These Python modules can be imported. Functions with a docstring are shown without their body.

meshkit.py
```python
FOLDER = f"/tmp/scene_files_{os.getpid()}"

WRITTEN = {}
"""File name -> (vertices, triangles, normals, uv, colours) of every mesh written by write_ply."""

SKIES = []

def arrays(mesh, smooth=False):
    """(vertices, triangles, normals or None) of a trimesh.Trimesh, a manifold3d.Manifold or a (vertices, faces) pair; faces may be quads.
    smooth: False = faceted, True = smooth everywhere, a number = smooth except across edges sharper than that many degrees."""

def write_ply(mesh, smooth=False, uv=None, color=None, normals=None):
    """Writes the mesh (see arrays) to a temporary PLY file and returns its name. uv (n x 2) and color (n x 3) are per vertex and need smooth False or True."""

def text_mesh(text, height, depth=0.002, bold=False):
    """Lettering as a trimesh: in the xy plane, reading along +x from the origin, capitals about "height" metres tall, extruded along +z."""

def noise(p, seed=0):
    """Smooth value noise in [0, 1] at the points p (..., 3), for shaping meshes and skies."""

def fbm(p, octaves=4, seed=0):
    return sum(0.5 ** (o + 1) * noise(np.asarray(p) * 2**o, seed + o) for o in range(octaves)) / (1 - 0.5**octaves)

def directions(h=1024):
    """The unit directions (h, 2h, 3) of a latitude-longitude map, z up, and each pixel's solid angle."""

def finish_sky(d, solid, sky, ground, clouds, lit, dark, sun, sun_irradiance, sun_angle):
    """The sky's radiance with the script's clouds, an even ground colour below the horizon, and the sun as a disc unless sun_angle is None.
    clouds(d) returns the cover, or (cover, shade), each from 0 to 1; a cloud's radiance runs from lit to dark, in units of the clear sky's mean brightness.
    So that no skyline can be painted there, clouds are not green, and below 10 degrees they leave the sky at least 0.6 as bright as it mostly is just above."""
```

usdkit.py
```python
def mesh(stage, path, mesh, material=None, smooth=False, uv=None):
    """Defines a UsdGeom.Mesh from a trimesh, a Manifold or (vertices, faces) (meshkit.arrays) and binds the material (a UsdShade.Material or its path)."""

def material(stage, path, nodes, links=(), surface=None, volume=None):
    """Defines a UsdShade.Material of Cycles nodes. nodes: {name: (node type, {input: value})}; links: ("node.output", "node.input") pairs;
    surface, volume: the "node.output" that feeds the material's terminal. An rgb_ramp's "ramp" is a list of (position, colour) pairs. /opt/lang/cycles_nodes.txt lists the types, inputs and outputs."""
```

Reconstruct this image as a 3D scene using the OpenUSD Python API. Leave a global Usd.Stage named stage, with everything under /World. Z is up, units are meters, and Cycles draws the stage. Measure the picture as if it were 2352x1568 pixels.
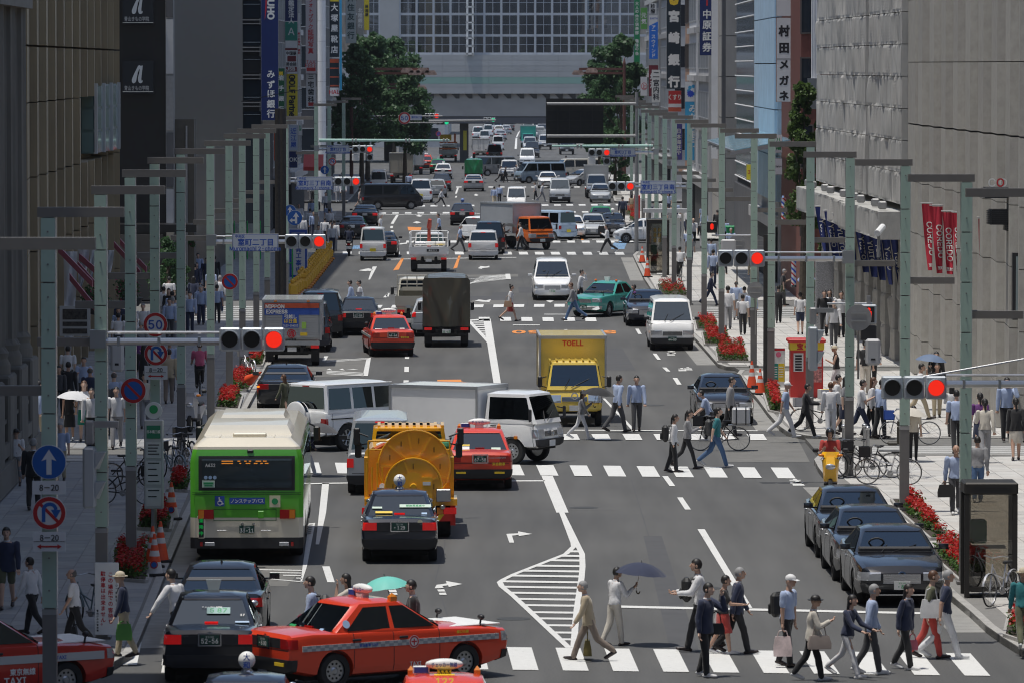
import math,random,glob,colorsys
import numpy as np,trimesh,usdkit,meshkit
import manifold3d as m3
import shapely,shapely.affinity
from shapely.geometry import Polygon,LineString,MultiPolygon,Point,box as sbox
from pxr import Usd,UsdGeom,UsdLux,UsdShade,Gf,Vt,Sdf
PI=math.pi
stage=Usd.Stage.CreateInMemory()
UsdGeom.SetStageUpAxis(stage,'Z');UsdGeom.SetStageMetersPerUnit(stage,1.0)
UsdGeom.Xform.Define(stage,'/World');UsdGeom.Scope.Define(stage,'/World/Looks')
# ---------------------------------------------------------------- camera, sky, sun, exposure
EYE=11.0
FPX=13067.0
PITCH=math.atan(634/FPX)
cam=UsdGeom.Camera.Define(stage,'/World/camera')
cam.CreateHorizontalApertureAttr(36.0);cam.CreateVerticalApertureAttr(24.0)
cam.CreateFocalLengthAttr(36*FPX/2352)
cam.CreateClippingRangeAttr((1.0,20000.0))
cam.CreateFStopAttr(5.6);cam.CreateFocusDistanceAttr(175.0)
cam.CreateExposureAttr(-0.35)
cam.AddTranslateOp().Set(Gf.Vec3d(0,0,EYE));cam.AddRotateXOp().Set(90-math.degrees(PITCH))
SUN=np.array([-0.195,-0.06,1.0]);SUN/=np.linalg.norm(SUN)
sky=UsdLux.DomeLight.Define(stage,'/World/sky')
skm=usdkit.material(stage,'/World/Looks/sky_air',{'sky':('sky_texture',{'sky_type':'single_scattering','sun_disc':False,'sun_elevation':float(math.asin(SUN[2])),'sun_rotation':float(math.atan2(SUN[0],SUN[1])),'air_density':1.0,'aerosol_density':1.6}),'bg':('background_shader',{'strength':0.15})},[('sky.color','bg.color')],surface='bg.background')
UsdShade.MaterialBindingAPI.Apply(sky.GetPrim()).Bind(skm)
sky.GetPrim().SetCustomDataByKey('kind','structure');sky.GetPrim().SetCustomDataByKey('label','clear midday sky above the avenue')
sun=UsdLux.DistantLight.Define(stage,'/World/sun')
sun.CreateNormalizeAttr(True);sun.CreateIntensityAttr(1.12);sun.CreateAngleAttr(0.5);sun.CreateColorAttr(Gf.Vec3f(1,0.965,0.9))
sun.AddRotateZOp().Set(math.degrees(math.atan2(SUN[1],SUN[0]))+90);sun.AddRotateXOp().Set(math.degrees(math.acos(SUN[2])))
# rotate z by (azimuth + 90), tilt about x: the light's -z axis then points away from SUN
# ---------------------------------------------------------------- picture units -> the world
SP,CP=math.sin(PITCH),math.cos(PITCH)
def ray(x,y):
 u,v=(x-1176)/FPX,(784-y)/FPX
 return np.array([u,CP+v*SP,-SP+v*CP])
def G(x,y,z=0.0):
 d=ray(x,y);t=(z-EYE)/d[2]
 return np.array([0,0,EYE])+d*t
def P(x,y,Y):
 d=ray(x,y);return np.array([0,0,EYE])+d*(Y/d[1])
def S(Y,z=0):return FPX/(Y*CP-(z-EYE)*SP)
def px_of(p):
 d=np.asarray(p,float)-[0,0,EYE];f=d[1]*CP-d[2]*SP
 return 1176+FPX*d[0]/f,784-FPX*(d[2]*CP+d[1]*SP)/f
 # ---------------------------------------------------------------- names and prims
used={}
def path_for(parent,name):
 k=(str(parent),name);n=used.get(k,0);used[k]=n+1
 return f'{parent}/{name}'+(f'_{n:03d}'if n else '')
LABELS={}
def tag(p,label=None,cat=None,group=None,kind=None):
 p=p.GetPrim()if hasattr(p,'GetPrim')else p
 for k,v in(('label',label),('category',cat),('group',group),('kind',kind)):
  if v:p.SetCustomDataByKey(k,v)
 if label and str(p.GetPath()).count('/')==2:LABELS.setdefault(label,[]).append((str(p.GetPath()),group))
 return p
def thing(name,label,cat,loc=(0,0,0),rz=0.0,group=None,kind=None,tilt=None):
 x=UsdGeom.Xform.Define(stage,path_for('/World',name))
 x.AddTranslateOp().Set(Gf.Vec3d(*map(float,loc)))
 if rz:x.AddRotateZOp().Set(float(math.degrees(rz)))
 if tilt:x.AddRotateYOp().Set(float(math.degrees(tilt)))
 return tag(x,label,cat,group,kind)
def copy_of(src,name,label,cat,loc,rz=0.0,group=None):
 x=thing(name,label,cat,loc,rz,group)
 x.GetReferences().AddInternalReference(src.GetPath());x.SetInstanceable(True)
 # a reference brings the source's custom data; ours is authored stronger
 return x
def smooth_split(v,f,deg):
 n=np.cross(v[f[:,1]]-v[f[:,0]],v[f[:,2]]-v[f[:,0]])
 ln=np.linalg.norm(n,axis=1,keepdims=True);u=n/np.maximum(ln,1e-12)
 c=f.ravel();fi=np.repeat(np.arange(len(f)),3);order=np.argsort(c,kind='stable')
 cs=c[order];start=np.searchsorted(cs,np.arange(len(v)));cnt=np.bincount(c,minlength=len(v))
 m=cnt[c];rep=np.repeat(np.arange(len(c)),m)
 off=np.arange(len(rep))-np.repeat(np.cumsum(m)-m,m)
 other=fi[order[start[c[rep]]+off]]
 ok=(u[fi[rep]]*u[other]).sum(1)>math.cos(math.radians(deg))
 acc=np.zeros((len(c),3));np.add.at(acc,rep[ok],n[other[ok]])
 acc/=np.maximum(np.linalg.norm(acc,axis=1,keepdims=True),1e-12)
 return v[c],np.arange(len(c)).reshape(-1,3),acc
def arr(m):
 if hasattr(m,'to_mesh'):
  k=m.to_mesh();return np.asarray(k.vert_properties[:,:3],float),np.asarray(k.tri_verts,int)
 if isinstance(m,trimesh.Trimesh):return np.asarray(m.vertices,float),np.asarray(m.faces,int)
 return m
def put(parent,name,m,mat,smooth=False,label=None,cat=None,group=None,kind=None,full=False):
 """One Mesh prim named NAME under PARENT ('/World' for a top-level thing)."""
 v,f=arr(m)
 if len(f)==0:return None
 par=parent if isinstance(parent,str)else str(parent.GetPath())
 path=path_for(par,name)
 g=UsdGeom.Mesh.Define(stage,path);nrm=None
 if smooth is True:nrm=meshkit.arrays((v,f),True)[2]
 elif smooth:v,f,nrm=smooth_split(v,f,smooth)
 g.CreatePointsAttr(Vt.Vec3fArray.FromNumpy(np.ascontiguousarray(v,np.float32)))
 g.CreateFaceVertexCountsAttr(Vt.IntArray.FromNumpy(np.full(len(f),3,np.int32)))
 g.CreateFaceVertexIndicesAttr(Vt.IntArray.FromNumpy(np.ascontiguousarray(f,np.int32).ravel()))
 g.CreateSubdivisionSchemeAttr('none')
 if nrm is not None:
  g.CreateNormalsAttr(Vt.Vec3fArray.FromNumpy(np.ascontiguousarray(nrm,np.float32)));g.SetNormalsInterpolation('vertex')
 UsdShade.MaterialBindingAPI.Apply(g.GetPrim()).Bind(mat)
 if label or cat or group or kind:tag(g,label,cat,group,kind)
 return g.GetPrim()
 # ---------------------------------------------------------------- shapes: (vertices, triangles)
def join(ms):
 vs,fs,n=[],[],0
 for m in ms:
  v,f=arr(m);vs.append(v);fs.append(f+n);n+=len(v)
 return(np.vstack(vs),np.vstack(fs))if vs else(np.zeros((0,3)),np.zeros((0,3),int))
BF=np.array([[0,2,1],[1,2,3],[4,5,6],[5,7,6],[0,1,4],[1,5,4],[2,6,3],[3,6,7],[0,4,2],[2,4,6],[1,3,5],[3,7,5]])
def box(x0,x1,y0,y1,z0,z1):
 return np.array([[x,y,z]for z in(z0,z1)for y in(y0,y1)for x in(x0,x1)],float),BF
def rbox(c,s,rz=0.0,ch=0.0):
 """A box of size s centred at c, turned about z, its edges chamfered by ch."""
 a=np.array(s,float)/2
 if ch:
  pts=[np.array([sx,sy,sz])*(a-ch*np.roll([1,1,0],k))for sx in(-1,1)for sy in(-1,1)for sz in(-1,1)for k in range(3)]
  v,f=arr(m3.Manifold.hull_points(np.array(pts)))
 else:v,f=box(-a[0],a[0],-a[1],a[1],-a[2],a[2])
 return move((v,f),c,rz)
def move(m,t=(0,0,0),rz=0.0,rx=0.0,ry=0.0,sc=None):
 v,f=arr(m);v=np.array(v,float)
 if sc is not None:v=v*np.asarray(sc,float)
 for a,(i,j)in((rx,(1,2)),(ry,(2,0)),(rz,(0,1))):
  if a:
   c,s=math.cos(a),math.sin(a);p,q=v[:,i].copy(),v[:,j].copy()
   v[:,i],v[:,j]=c*p-s*q,s*p+c*q
 if sc is not None and np.prod(np.sign(np.broadcast_to(sc,3)))<0:f=f[:,::-1]
 return v+np.asarray(t,float),f
def frame(m,o,R,U,N=None):
 v,f=arr(m);R,U=np.asarray(R,float),np.asarray(U,float);N=np.cross(R,U)if N is None else np.asarray(N,float)
 return np.asarray(o,float)+v[:,:1]*R+v[:,1:2]*U+v[:,2:3]*N,f
def tube(p0,p1,r0,r1=None,n=10,cap=True):
 p0,p1=np.asarray(p0,float),np.asarray(p1,float);r1=r0 if r1 is None else r1
 d=p1-p0;d/=max(np.linalg.norm(d),1e-9);a=np.cross(d,[0,0,1]if abs(d[2])<.9 else[1,0,0]);a/=np.linalg.norm(a);b=np.cross(d,a)
 t=np.arange(n)/n*2*PI;ring=np.cos(t)[:,None]*a+np.sin(t)[:,None]*b
 v=np.vstack([p0+ring*r0,p1+ring*r1,[p0],[p1]]);i=np.arange(n);j=(i+1)%n
 f=[np.c_[i,j,i+n],np.c_[j,j+n,i+n]]
 if cap:f+=[np.c_[np.full(n,2*n),j,i],np.c_[np.full(n,2*n+1),i+n,j+n]]
 return v,np.vstack(f)
def path_tube(pts,r,n=6):
 return join([tube(a,b,r,r,n)for a,b in zip(pts[:-1],pts[1:])])
def ball(c,r,n=10):
 v,f=arr(m3.Manifold.sphere(1.0,n));return v*np.asarray(r,float)+np.asarray(c,float),f
def lathe(prof,n=16,c=(0,0,0)):
 """prof: (radius, z) pairs from bottom to top; closed at the axis by its own ends."""
 prof=np.array(prof,float);t=np.arange(n)/n*2*PI
 v=np.stack([prof[:,None,0]*np.cos(t),prof[:,None,0]*np.sin(t),np.repeat(prof[:,1:],n,1)],-1).reshape(-1,3)
 k=len(prof);i,j=np.meshgrid(np.arange(k-1),np.arange(n),indexing='ij');j2=(j+1)%n
 a,b,c2,d=i*n+j,i*n+j2,(i+1)*n+j2,(i+1)*n+j
 f=np.vstack([np.stack([a,b,c2],-1).reshape(-1,3),np.stack([a,c2,d],-1).reshape(-1,3)])
 return v+np.asarray(c,float),f
def polys(g):
 if g.is_empty:return[]
 return[p for p in getattr(g,'geoms',[g])if p.geom_type=='Polygon'and p.area>1e-7]
def flat(g,z=0.0):
 """A shapely area as a sheet at height z, facing up."""
 out=[]
 for p in polys(g):
  v,f=trimesh.creation.triangulate_polygon(p,engine='earcut');v=np.c_[v,np.full(len(v),z)]
  n=np.cross(v[f[:,1]]-v[f[:,0]],v[f[:,2]]-v[f[:,0]])[:,2]
  f=np.where((n<0)[:,None],f[:,::-1],f);out.append((v,f))
 return join(out)
def prism(g,z0,z1):
 out=[]
 for p in polys(g):
  c=[np.array(r.coords)[:-1]for r in(p.exterior,*p.interiors)]
  out.append(arr(m3.Manifold.extrude(m3.CrossSection(c,m3.FillRule.EvenOdd),z1-z0).translate((0,0,z0))))
 return join(out)
def hull(pts):return m3.Manifold.hull_points(np.asarray(pts,float))
def solid(v,f):return m3.Manifold(m3.Mesh(np.asarray(v,np.float32),np.asarray(f,np.uint32)))
FONTS={}
def font(cjk,size):
 from PIL import ImageFont
 k=(cjk,size)
 if k not in FONTS:
  pat='/opt/blender-*/*/datafiles/fonts/'+('Noto Sans CJK Regular.woff2'if cjk else 'Inter.woff2')
  FONTS[k]=ImageFont.truetype(glob.glob(pat)[0],size)
 return FONTS[k]
TEXTS={}
def letters(text,h,bold=1,res=44,vertical=False,pitch=1.12):
 """Lettering as a shapely area, capitals or characters about h tall, centred on the origin."""
 k=(text,bold,res,vertical,pitch)
 if k not in TEXTS:
  from PIL import Image,ImageDraw
  cjk=any(ord(c)>0x2000 for c in text);fo=font(cjk,res);parts=[]
  rows=list(text)if vertical else[text]
  for q,t in enumerate(rows):
   if not t.strip():continue
   x0,y0,x1,y1=fo.getbbox(t,anchor='ls',stroke_width=bold)
   im=Image.new('L',(int(x1-x0+8),int(y1-y0+8)))
   ImageDraw.Draw(im).text((4-x0,4-y0),t,255,fo,anchor='ls',stroke_width=bold)
   on=np.pad(np.asarray(im)>127,((0,0),(1,1))).astype(np.int8)
   r,s=np.nonzero(np.diff(on,axis=1)==1);e=np.nonzero(np.diff(on,axis=1)==-1)[1]
   g=shapely.union_all(shapely.box(s,-r-1,e,-r)).buffer(.5).buffer(-.5).simplify(.6)
   if vertical:g=shapely.affinity.translate(g,-(x1-x0+8)/2,-q*res*pitch)
   parts.append(g)
  g=shapely.union_all(parts);a,b,c,d=g.bounds
  g=shapely.affinity.translate(g,-(a+c)/2,-(b+d)/2)
  TEXTS[k]=(g,res*(.88 if cjk else .73))
 g,ref=TEXTS[k];return shapely.affinity.scale(g,h/ref,h/ref,origin=(0,0))
 # ---------------------------------------------------------------- materials
LOOK={}
def srgb(r,g,b):return tuple(((c/255)/12.92 if c<=10 else((c/255+.055)/1.055)**2.4)for c in(r,g,b))
def mat(name,col,rough=.6,metal=0.0,coat=0.0,var=0.0,scale=3.0,bump=0.0,bscale=40.0,spec=.5,emit=0.0,stretch=None,sheen=0.0,detail=4):
 if name in LOOK:return LOOK[name]
 nodes={'p':('principled_bsdf',{'base_color':col,'roughness':rough,'metallic':metal,'specular_ior_level':spec,'coat_weight':coat,'coat_roughness':.04,'sheen_weight':sheen})}
 links=[]
 if emit:nodes['p'][1].update(emission_color=col,emission_strength=emit)
 if var or bump:
  nodes['g']=('geometry',{})
  nodes['mp']=('mapping',{'mapping_type':'point','scale':stretch or(1,1,1)});links.append(('g.position','mp.vector'))
 if var:
  nodes['n']=('noise_texture',{'scale':scale,'detail':detail,'roughness':.62})
  lo,hi=tuple(c*(1-var)for c in col),tuple(min(1,c*(1+var))for c in col)
  nodes['r']=('rgb_ramp',{'ramp':[(.3,lo),(.5,col),(.72,hi)]})
  links+=[('mp.vector','n.vector'),('n.fac','r.fac'),('r.color','p.base_color')]
 if bump:
  nodes['bn']=('noise_texture',{'scale':bscale,'detail':5,'roughness':.6});nodes['b']=('bump',{'strength':bump,'distance':.02})
  links+=[('mp.vector','bn.vector'),('bn.fac','b.height'),('b.normal','p.normal')]
 LOOK[name]=usdkit.material(stage,'/World/Looks/'+name,nodes,links,surface='p.BSDF')
 return LOOK[name]
def pane(name,tint,refl=(1,1,1),base=.06,rough=.0):
 """A window pane: lets light through, tinted, and mirrors more at a flat angle."""
 if name not in LOOK:
  LOOK[name]=usdkit.material(stage,'/World/Looks/'+name,{'t':('transparent_bsdf',{'color':tint}),'g':('glossy_bsdf',{'color':refl,'roughness':rough}),'f':('fresnel',{'IOR':1.52}),'a':('math',{'math_type':'add','use_clamp':True,'value2':base}),'m':('mix_closure',{})},[('f.fac','a.value1'),('a.value','m.fac'),('t.BSDF','m.closure1'),('g.BSDF','m.closure2')],surface='m.closure')
 return LOOK[name]
def lamp(name,col,strength):
 if name not in LOOK:
  LOOK[name]=usdkit.material(stage,'/World/Looks/'+name,{'e':('emission',{'color':col,'strength':strength})},[],surface='e.emission')
 return LOOK[name]
def paint(name,col,rough=.28):return mat('paint_'+name,col,rough,coat=.7,var=.04,scale=1.5)
MK=lambda n,c,**k:mat(n,c,**k)
WHITE=mat('white_paint',(.78,.78,.76),.5,var=.05,scale=4);BLACK=mat('black_plastic',(.02,.02,.022),.5);RUBBER=mat('tyre_rubber',(.018,.018,.018),.85,var=.2,scale=9)
STEEL=mat('brushed_steel',(.5,.5,.5),.32,metal=1.0);GREYM=mat('grey_metal',(.3,.3,.3),.5,metal=.3,var=.08,scale=6);CHROME=mat('chrome',(.75,.76,.78),.12,metal=1.0)
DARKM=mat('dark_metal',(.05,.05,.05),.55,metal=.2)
GLASS=pane('car_glass',(.16,.22,.22),(.8,.93,1),base=.09);DGLASS=pane('privacy_glass',(.03,.036,.036),(.86,.97,1),base=.05);WGLASS=pane('window_glass',(.2,.26,.28),base=.1)
RED_ON=lamp('red_signal_light',(1.0,.03,.015),1.15);RED_LAMP=mat('red_lens',(.35,.008,.008),.15,coat=.6);AMBER=mat('amber_lens',(.7,.22,.02),.15,coat=.5)
BRAKE_ON=lamp('lit_brake_light',(1.0,.02,.02),.8);HEADL=mat('headlight_lens',(.55,.57,.6),.08,metal=.6,coat=1.0);GREEN_ON=lamp('green_signal_light',(.02,.9,.4),1.0);AMBER_ON=lamp('lit_amber_light',(1,.3,.02),1.3)
LETTER_W=mat('white_lettering',(.75,.75,.72),.5);LETTER_K=mat('black_lettering',(.015,.015,.018),.5);LETTER_R=mat('red_lettering',(.5,.02,.03),.5);LETTER_B=mat('blue_lettering',(.03,.09,.4),.5);LETTER_G=mat('green_lettering',(.02,.3,.1),.5);LETTER_Y=mat('yellow_lettering',(.8,.55,.03),.5)
FR=(np.array([1.,0,0]),np.array([0,0,1.]))
def print_on(parent,text,h,o,R,U,m,vertical=False,bold=1,name='lettering',res=44,pitch=1.12,maxw=None,sx=1.0):
 g=letters(text,h,bold,res,vertical,pitch)
 if maxw:
  a,b,c,d=g.bounds;w=c-a
  if w>maxw:sx=sx*maxw/w
 if sx!=1.0:g=shapely.affinity.scale(g,sx,1,origin=(0,0))
 R,U=np.asarray(R,float),np.asarray(U,float)
 return put(parent,name,frame(flat(g),np.asarray(o,float)+np.cross(R,U)*.004,R,U),m)
 # ================================================================ ground, roads, pavements
rng=np.random.default_rng(7)
ASPH=usdkit.material(stage,'/World/Looks/asphalt',{'g':('geometry',{}),'n1':('noise_texture',{'scale':.12,'detail':3}),'mp':('mapping',{'mapping_type':'point','scale':(1.0,.06,1.0)}),'n2':('noise_texture',{'scale':1.3,'detail':4}),'n3':('noise_texture',{'scale':26.0,'detail':3,'roughness':.7}),'m1':('mix',{'mix_type':'multiply','fac':1.0}),'r1':('rgb_ramp',{'ramp':[(.3,(.088,.088,.087)),(.7,(.112,.111,.107))]}),'r2':('rgb_ramp',{'ramp':[(.28,(.80,.80,.80)),(.72,(1.12,1.12,1.12))]}),'r3':('rgb_ramp',{'ramp':[(.25,(.7,.7,.7)),(.75,(1.25,1.25,1.25))]}),'m2':('mix',{'mix_type':'multiply','fac':1.0}),'b':('bump',{'strength':.35,'distance':.01}),'p':('principled_bsdf',{'roughness':.78,'specular_ior_level':.35})},[('g.position','n1.vector'),('g.position','mp.vector'),('mp.vector','n2.vector'),('g.position','n3.vector'),('n1.fac','r1.fac'),('n2.fac','r2.fac'),('n3.fac','r3.fac'),('r1.color','m1.color1'),('r2.color','m1.color2'),('m1.color','m2.color1'),('r3.color','m2.color2'),('m2.color','p.base_color'),('n3.fac','b.height'),('b.normal','p.normal')],surface='p.BSDF')
ASPH2=mat('patched_asphalt',(.15,.147,.138),.85,var=.15,scale=1.2);ASPH3=mat('dark_patched_asphalt',(.075,.076,.08),.85,var=.12,scale=1.2)
def worn(name,col):
 """Road paint, worn through to the asphalt in flecks."""
 return usdkit.material(stage,'/World/Looks/'+name,{'g':('geometry',{}),'n':('noise_texture',{'scale':7.0,'detail':6,'roughness':.75}),'n2':('noise_texture',{'scale':.7,'detail':2}),'a':('math',{'math_type':'multiply_add','value2':.35,'value3':-.1}),'s':('math',{'math_type':'add'}),'r':('rgb_ramp',{'ramp':[(.36,(.16,.16,.155)),(.42,tuple(c*.9 for c in col)),(.75,col)]}),'p':('principled_bsdf',{'roughness':.7})},[('g.position','n.vector'),('g.position','n2.vector'),('n2.fac','a.value1'),('n.fac','s.value1'),('a.value','s.value2'),('s.value','r.fac'),('r.color','p.base_color')],surface='p.BSDF')
ROADW=worn('road_paint_white',(.68,.68,.66));ROADO=worn('road_paint_orange',(.75,.27,.06));ROADB=worn('road_paint_blue',(.25,.45,.7))
put('/World','road',flat(sbox(-150,-40,150,1900)),ASPH,kind='structure',label='grey asphalt avenue running up to the bridge')
def pp(L,z=0.0):return[tuple(G(x,y,z)[:2])for x,y in L]
PAVE=.15
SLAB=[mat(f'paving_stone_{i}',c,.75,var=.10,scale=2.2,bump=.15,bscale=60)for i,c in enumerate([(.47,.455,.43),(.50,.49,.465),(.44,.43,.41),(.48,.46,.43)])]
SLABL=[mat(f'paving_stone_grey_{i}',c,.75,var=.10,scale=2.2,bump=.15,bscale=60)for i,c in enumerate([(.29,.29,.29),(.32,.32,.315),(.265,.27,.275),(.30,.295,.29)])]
PAVBASE=mat('paving_joint',(.20,.195,.185),.9,var=.1);KERB=mat('granite_kerb',(.36,.35,.33),.7,var=.18,scale=5,bump=.2,bscale=50);GUTTER=mat('concrete_gutter',(.27,.265,.25),.8,var=.16,scale=1.6)
ZONES={}
def pavement(key,side,kerb,near,far,n_slabs,label,pitch=(.6,.9)):
 """side -1 left, +1 right; kerb: picture points from near to far; near, far: points that lead away from the kerb's ends to the block's outer side."""
 line=pp(kerb);out=[tuple(p)for p in([G(*q)[:2]for q in near]+line+[G(*q)[:2]for q in far])]
 y0,y1=out[0][1],out[-1][1]
 poly=Polygon([(side*48,y0)]+out+[(side*48,y1)]).buffer(0)
 if poly.geom_type!='Polygon':poly=max(poly.geoms,key=lambda p:p.area)
 ZONES[key]=poly
 x=thing('pavement',label,None,kind='structure')
 put(x,'paving_base',prism(poly,-.1,PAVE-.012),PAVBASE)
 ring=LineString(out);kb=ring.buffer(.17,cap_style=2,join_style=2).intersection(poly)
 L=ring.length;n=max(int(L/.9),1);stones=[]
 for i in range(n):
  a,b=i*L/n+.006,(i+1)*L/n-.006
  seg=shapely.ops.substring(ring,a,b)if hasattr(shapely,'ops')else ring
  g=seg.buffer(.17,cap_style=2,join_style=2).intersection(poly)
  if g.area>.01:stones.append((seg.centroid.y,prism(g,-.02,PAVE+.004)))
 stones.sort(key=lambda s:s[0])
 for _,m in stones[:150]:put(x,'kerb_stone',m,KERB)
 if stones[150:]:put(x,'kerb_stones',join([m for _,m in stones[150:]]),KERB,kind='stuff')
 inner=poly.buffer(-.19);a=np.array(line[0]);b=np.array(line[-1]);d=(b-a)/np.linalg.norm(b-a);e=np.array([d[1],-d[0]])*side
 prep=shapely.prepared.prep(inner);cells=[]
 for i in range(0,22):
  for j in range(-40,int(np.linalg.norm(b-a)/pitch[1])+40):
   o=a+e*(i*pitch[0]+.19)+d*((j+(.5 if i%2 else 0))*pitch[1])
   q=Polygon([o,o+e*pitch[0],o+e*pitch[0]+d*pitch[1],o+d*pitch[1]])
   if prep.contains(q):cells.append((o+e*pitch[0]/2+d*pitch[1]/2,q))
 cells=[(c,q)for c,q in cells if abs(px_of((*c,PAVE))[0]-1176)<1230]
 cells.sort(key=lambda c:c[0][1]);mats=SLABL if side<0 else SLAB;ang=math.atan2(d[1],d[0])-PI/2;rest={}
 for k,(c,q)in enumerate(cells):
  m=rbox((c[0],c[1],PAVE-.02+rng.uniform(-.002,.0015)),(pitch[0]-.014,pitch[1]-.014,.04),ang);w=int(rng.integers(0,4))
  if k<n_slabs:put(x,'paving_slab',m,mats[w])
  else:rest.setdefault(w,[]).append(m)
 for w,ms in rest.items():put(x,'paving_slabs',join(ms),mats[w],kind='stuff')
 return x
import shapely.ops,shapely.prepared
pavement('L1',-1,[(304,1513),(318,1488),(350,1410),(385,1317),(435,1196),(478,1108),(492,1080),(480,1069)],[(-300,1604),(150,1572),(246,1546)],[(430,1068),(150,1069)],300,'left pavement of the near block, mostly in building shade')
pavement('L2',-1,[(522,1034),(562,957),(587,909),(629,830),(660,762),(664,745)],[(150,1041),(480,1041),(508,1041)],[(655,739),(400,739)],300,'left pavement of the second block, with red flower beds along its kerb')
pavement('L3',-1,[(694,692),(747,590)],[(400,697),(684,697)],[(740,586),(500,585)],60,'left pavement beyond the second crossing')
pavement('L4',-1,[(770,548),(796,496)],[(500,554),(758,554)],[(790,490),(560,490)],0,'left pavement of the fourth block')
pavement('L5',-1,[(806,462),(848,408)],[(600,467),(798,467)],[(840,404),(650,404)],0,'left pavement below the street trees')
pavement('R1',1,[(2420,1545),(2352,1511),(2300,1478),(2264,1452),(2230,1420),(2186,1383),(2045,1252),(1905,1118),(1880,1085),(1870,1066)],[(3000,1580)],[(1880,1056),(1925,1053),(2352,1056)],300,'right pavement of the near block beside the parked limousines')
pavement('R2',1,[(1808,1001),(1790,988),(1764,958),(1741,926),(1712,893),(1692,868)],[(2352,1017),(1930,1017),(1850,1010)],[(1700,858),(2100,858)],300,'right pavement of the second block in front of the stone tower')
pavement('R3',1,[(1668,850),(1649,844),(1601,789),(1552,742)],[(2100,851),(1690,851)],[(1560,737),(1900,737)],260,'right pavement of the third block with red flower beds')
pavement('R4',1,[(1512,696),(1479,645),(1454,592)],[(1850,698),(1525,700)],[(1462,584),(1700,584)],60,'right pavement beyond the second crossing with the phone box')
pavement('R5',1,[(1438,550),(1421,490)],[(1650,554),(1446,554)],[(1430,489),(1600,489)],0,'right pavement of the fifth block')
pavement('R6',1,[(1411,466),(1392,405)],[(1600,467),(1420,467)],[(1400,404),(1550,404)],0,'right pavement below the street trees by the bridge')
# concrete gutters along the kerbs, laid in blocks
def gutter(kerb,side,w=.55):
 line=LineString(pp(kerb));g=line.buffer(w,cap_style=2,join_style=2)
 L=line.length;n=max(int(L/.62),1);out=[]
 for i in range(n):
  s=shapely.ops.substring(line,i*L/n,(i+1)*L/n-.012).buffer(w,cap_style=2,join_style=2)
  out.append(flat(s,.006+.0006*(i%3)))
 return put('/World','gutter',join(out),GUTTER,kind='structure')
gutter([(318,1488),(350,1410),(385,1317),(435,1196),(478,1108)],-1);gutter([(530,1018),(562,957),(587,909),(629,830)],-1)
gutter([(2264,1452),(2186,1383),(2045,1252),(1905,1118)],1,.7);gutter([(1790,988),(1741,926),(1695,872)],1,.7);gutter([(1644,838),(1601,789),(1552,742)],1,.7);gutter([(1479,645),(1454,592)],1,.7)
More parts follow.
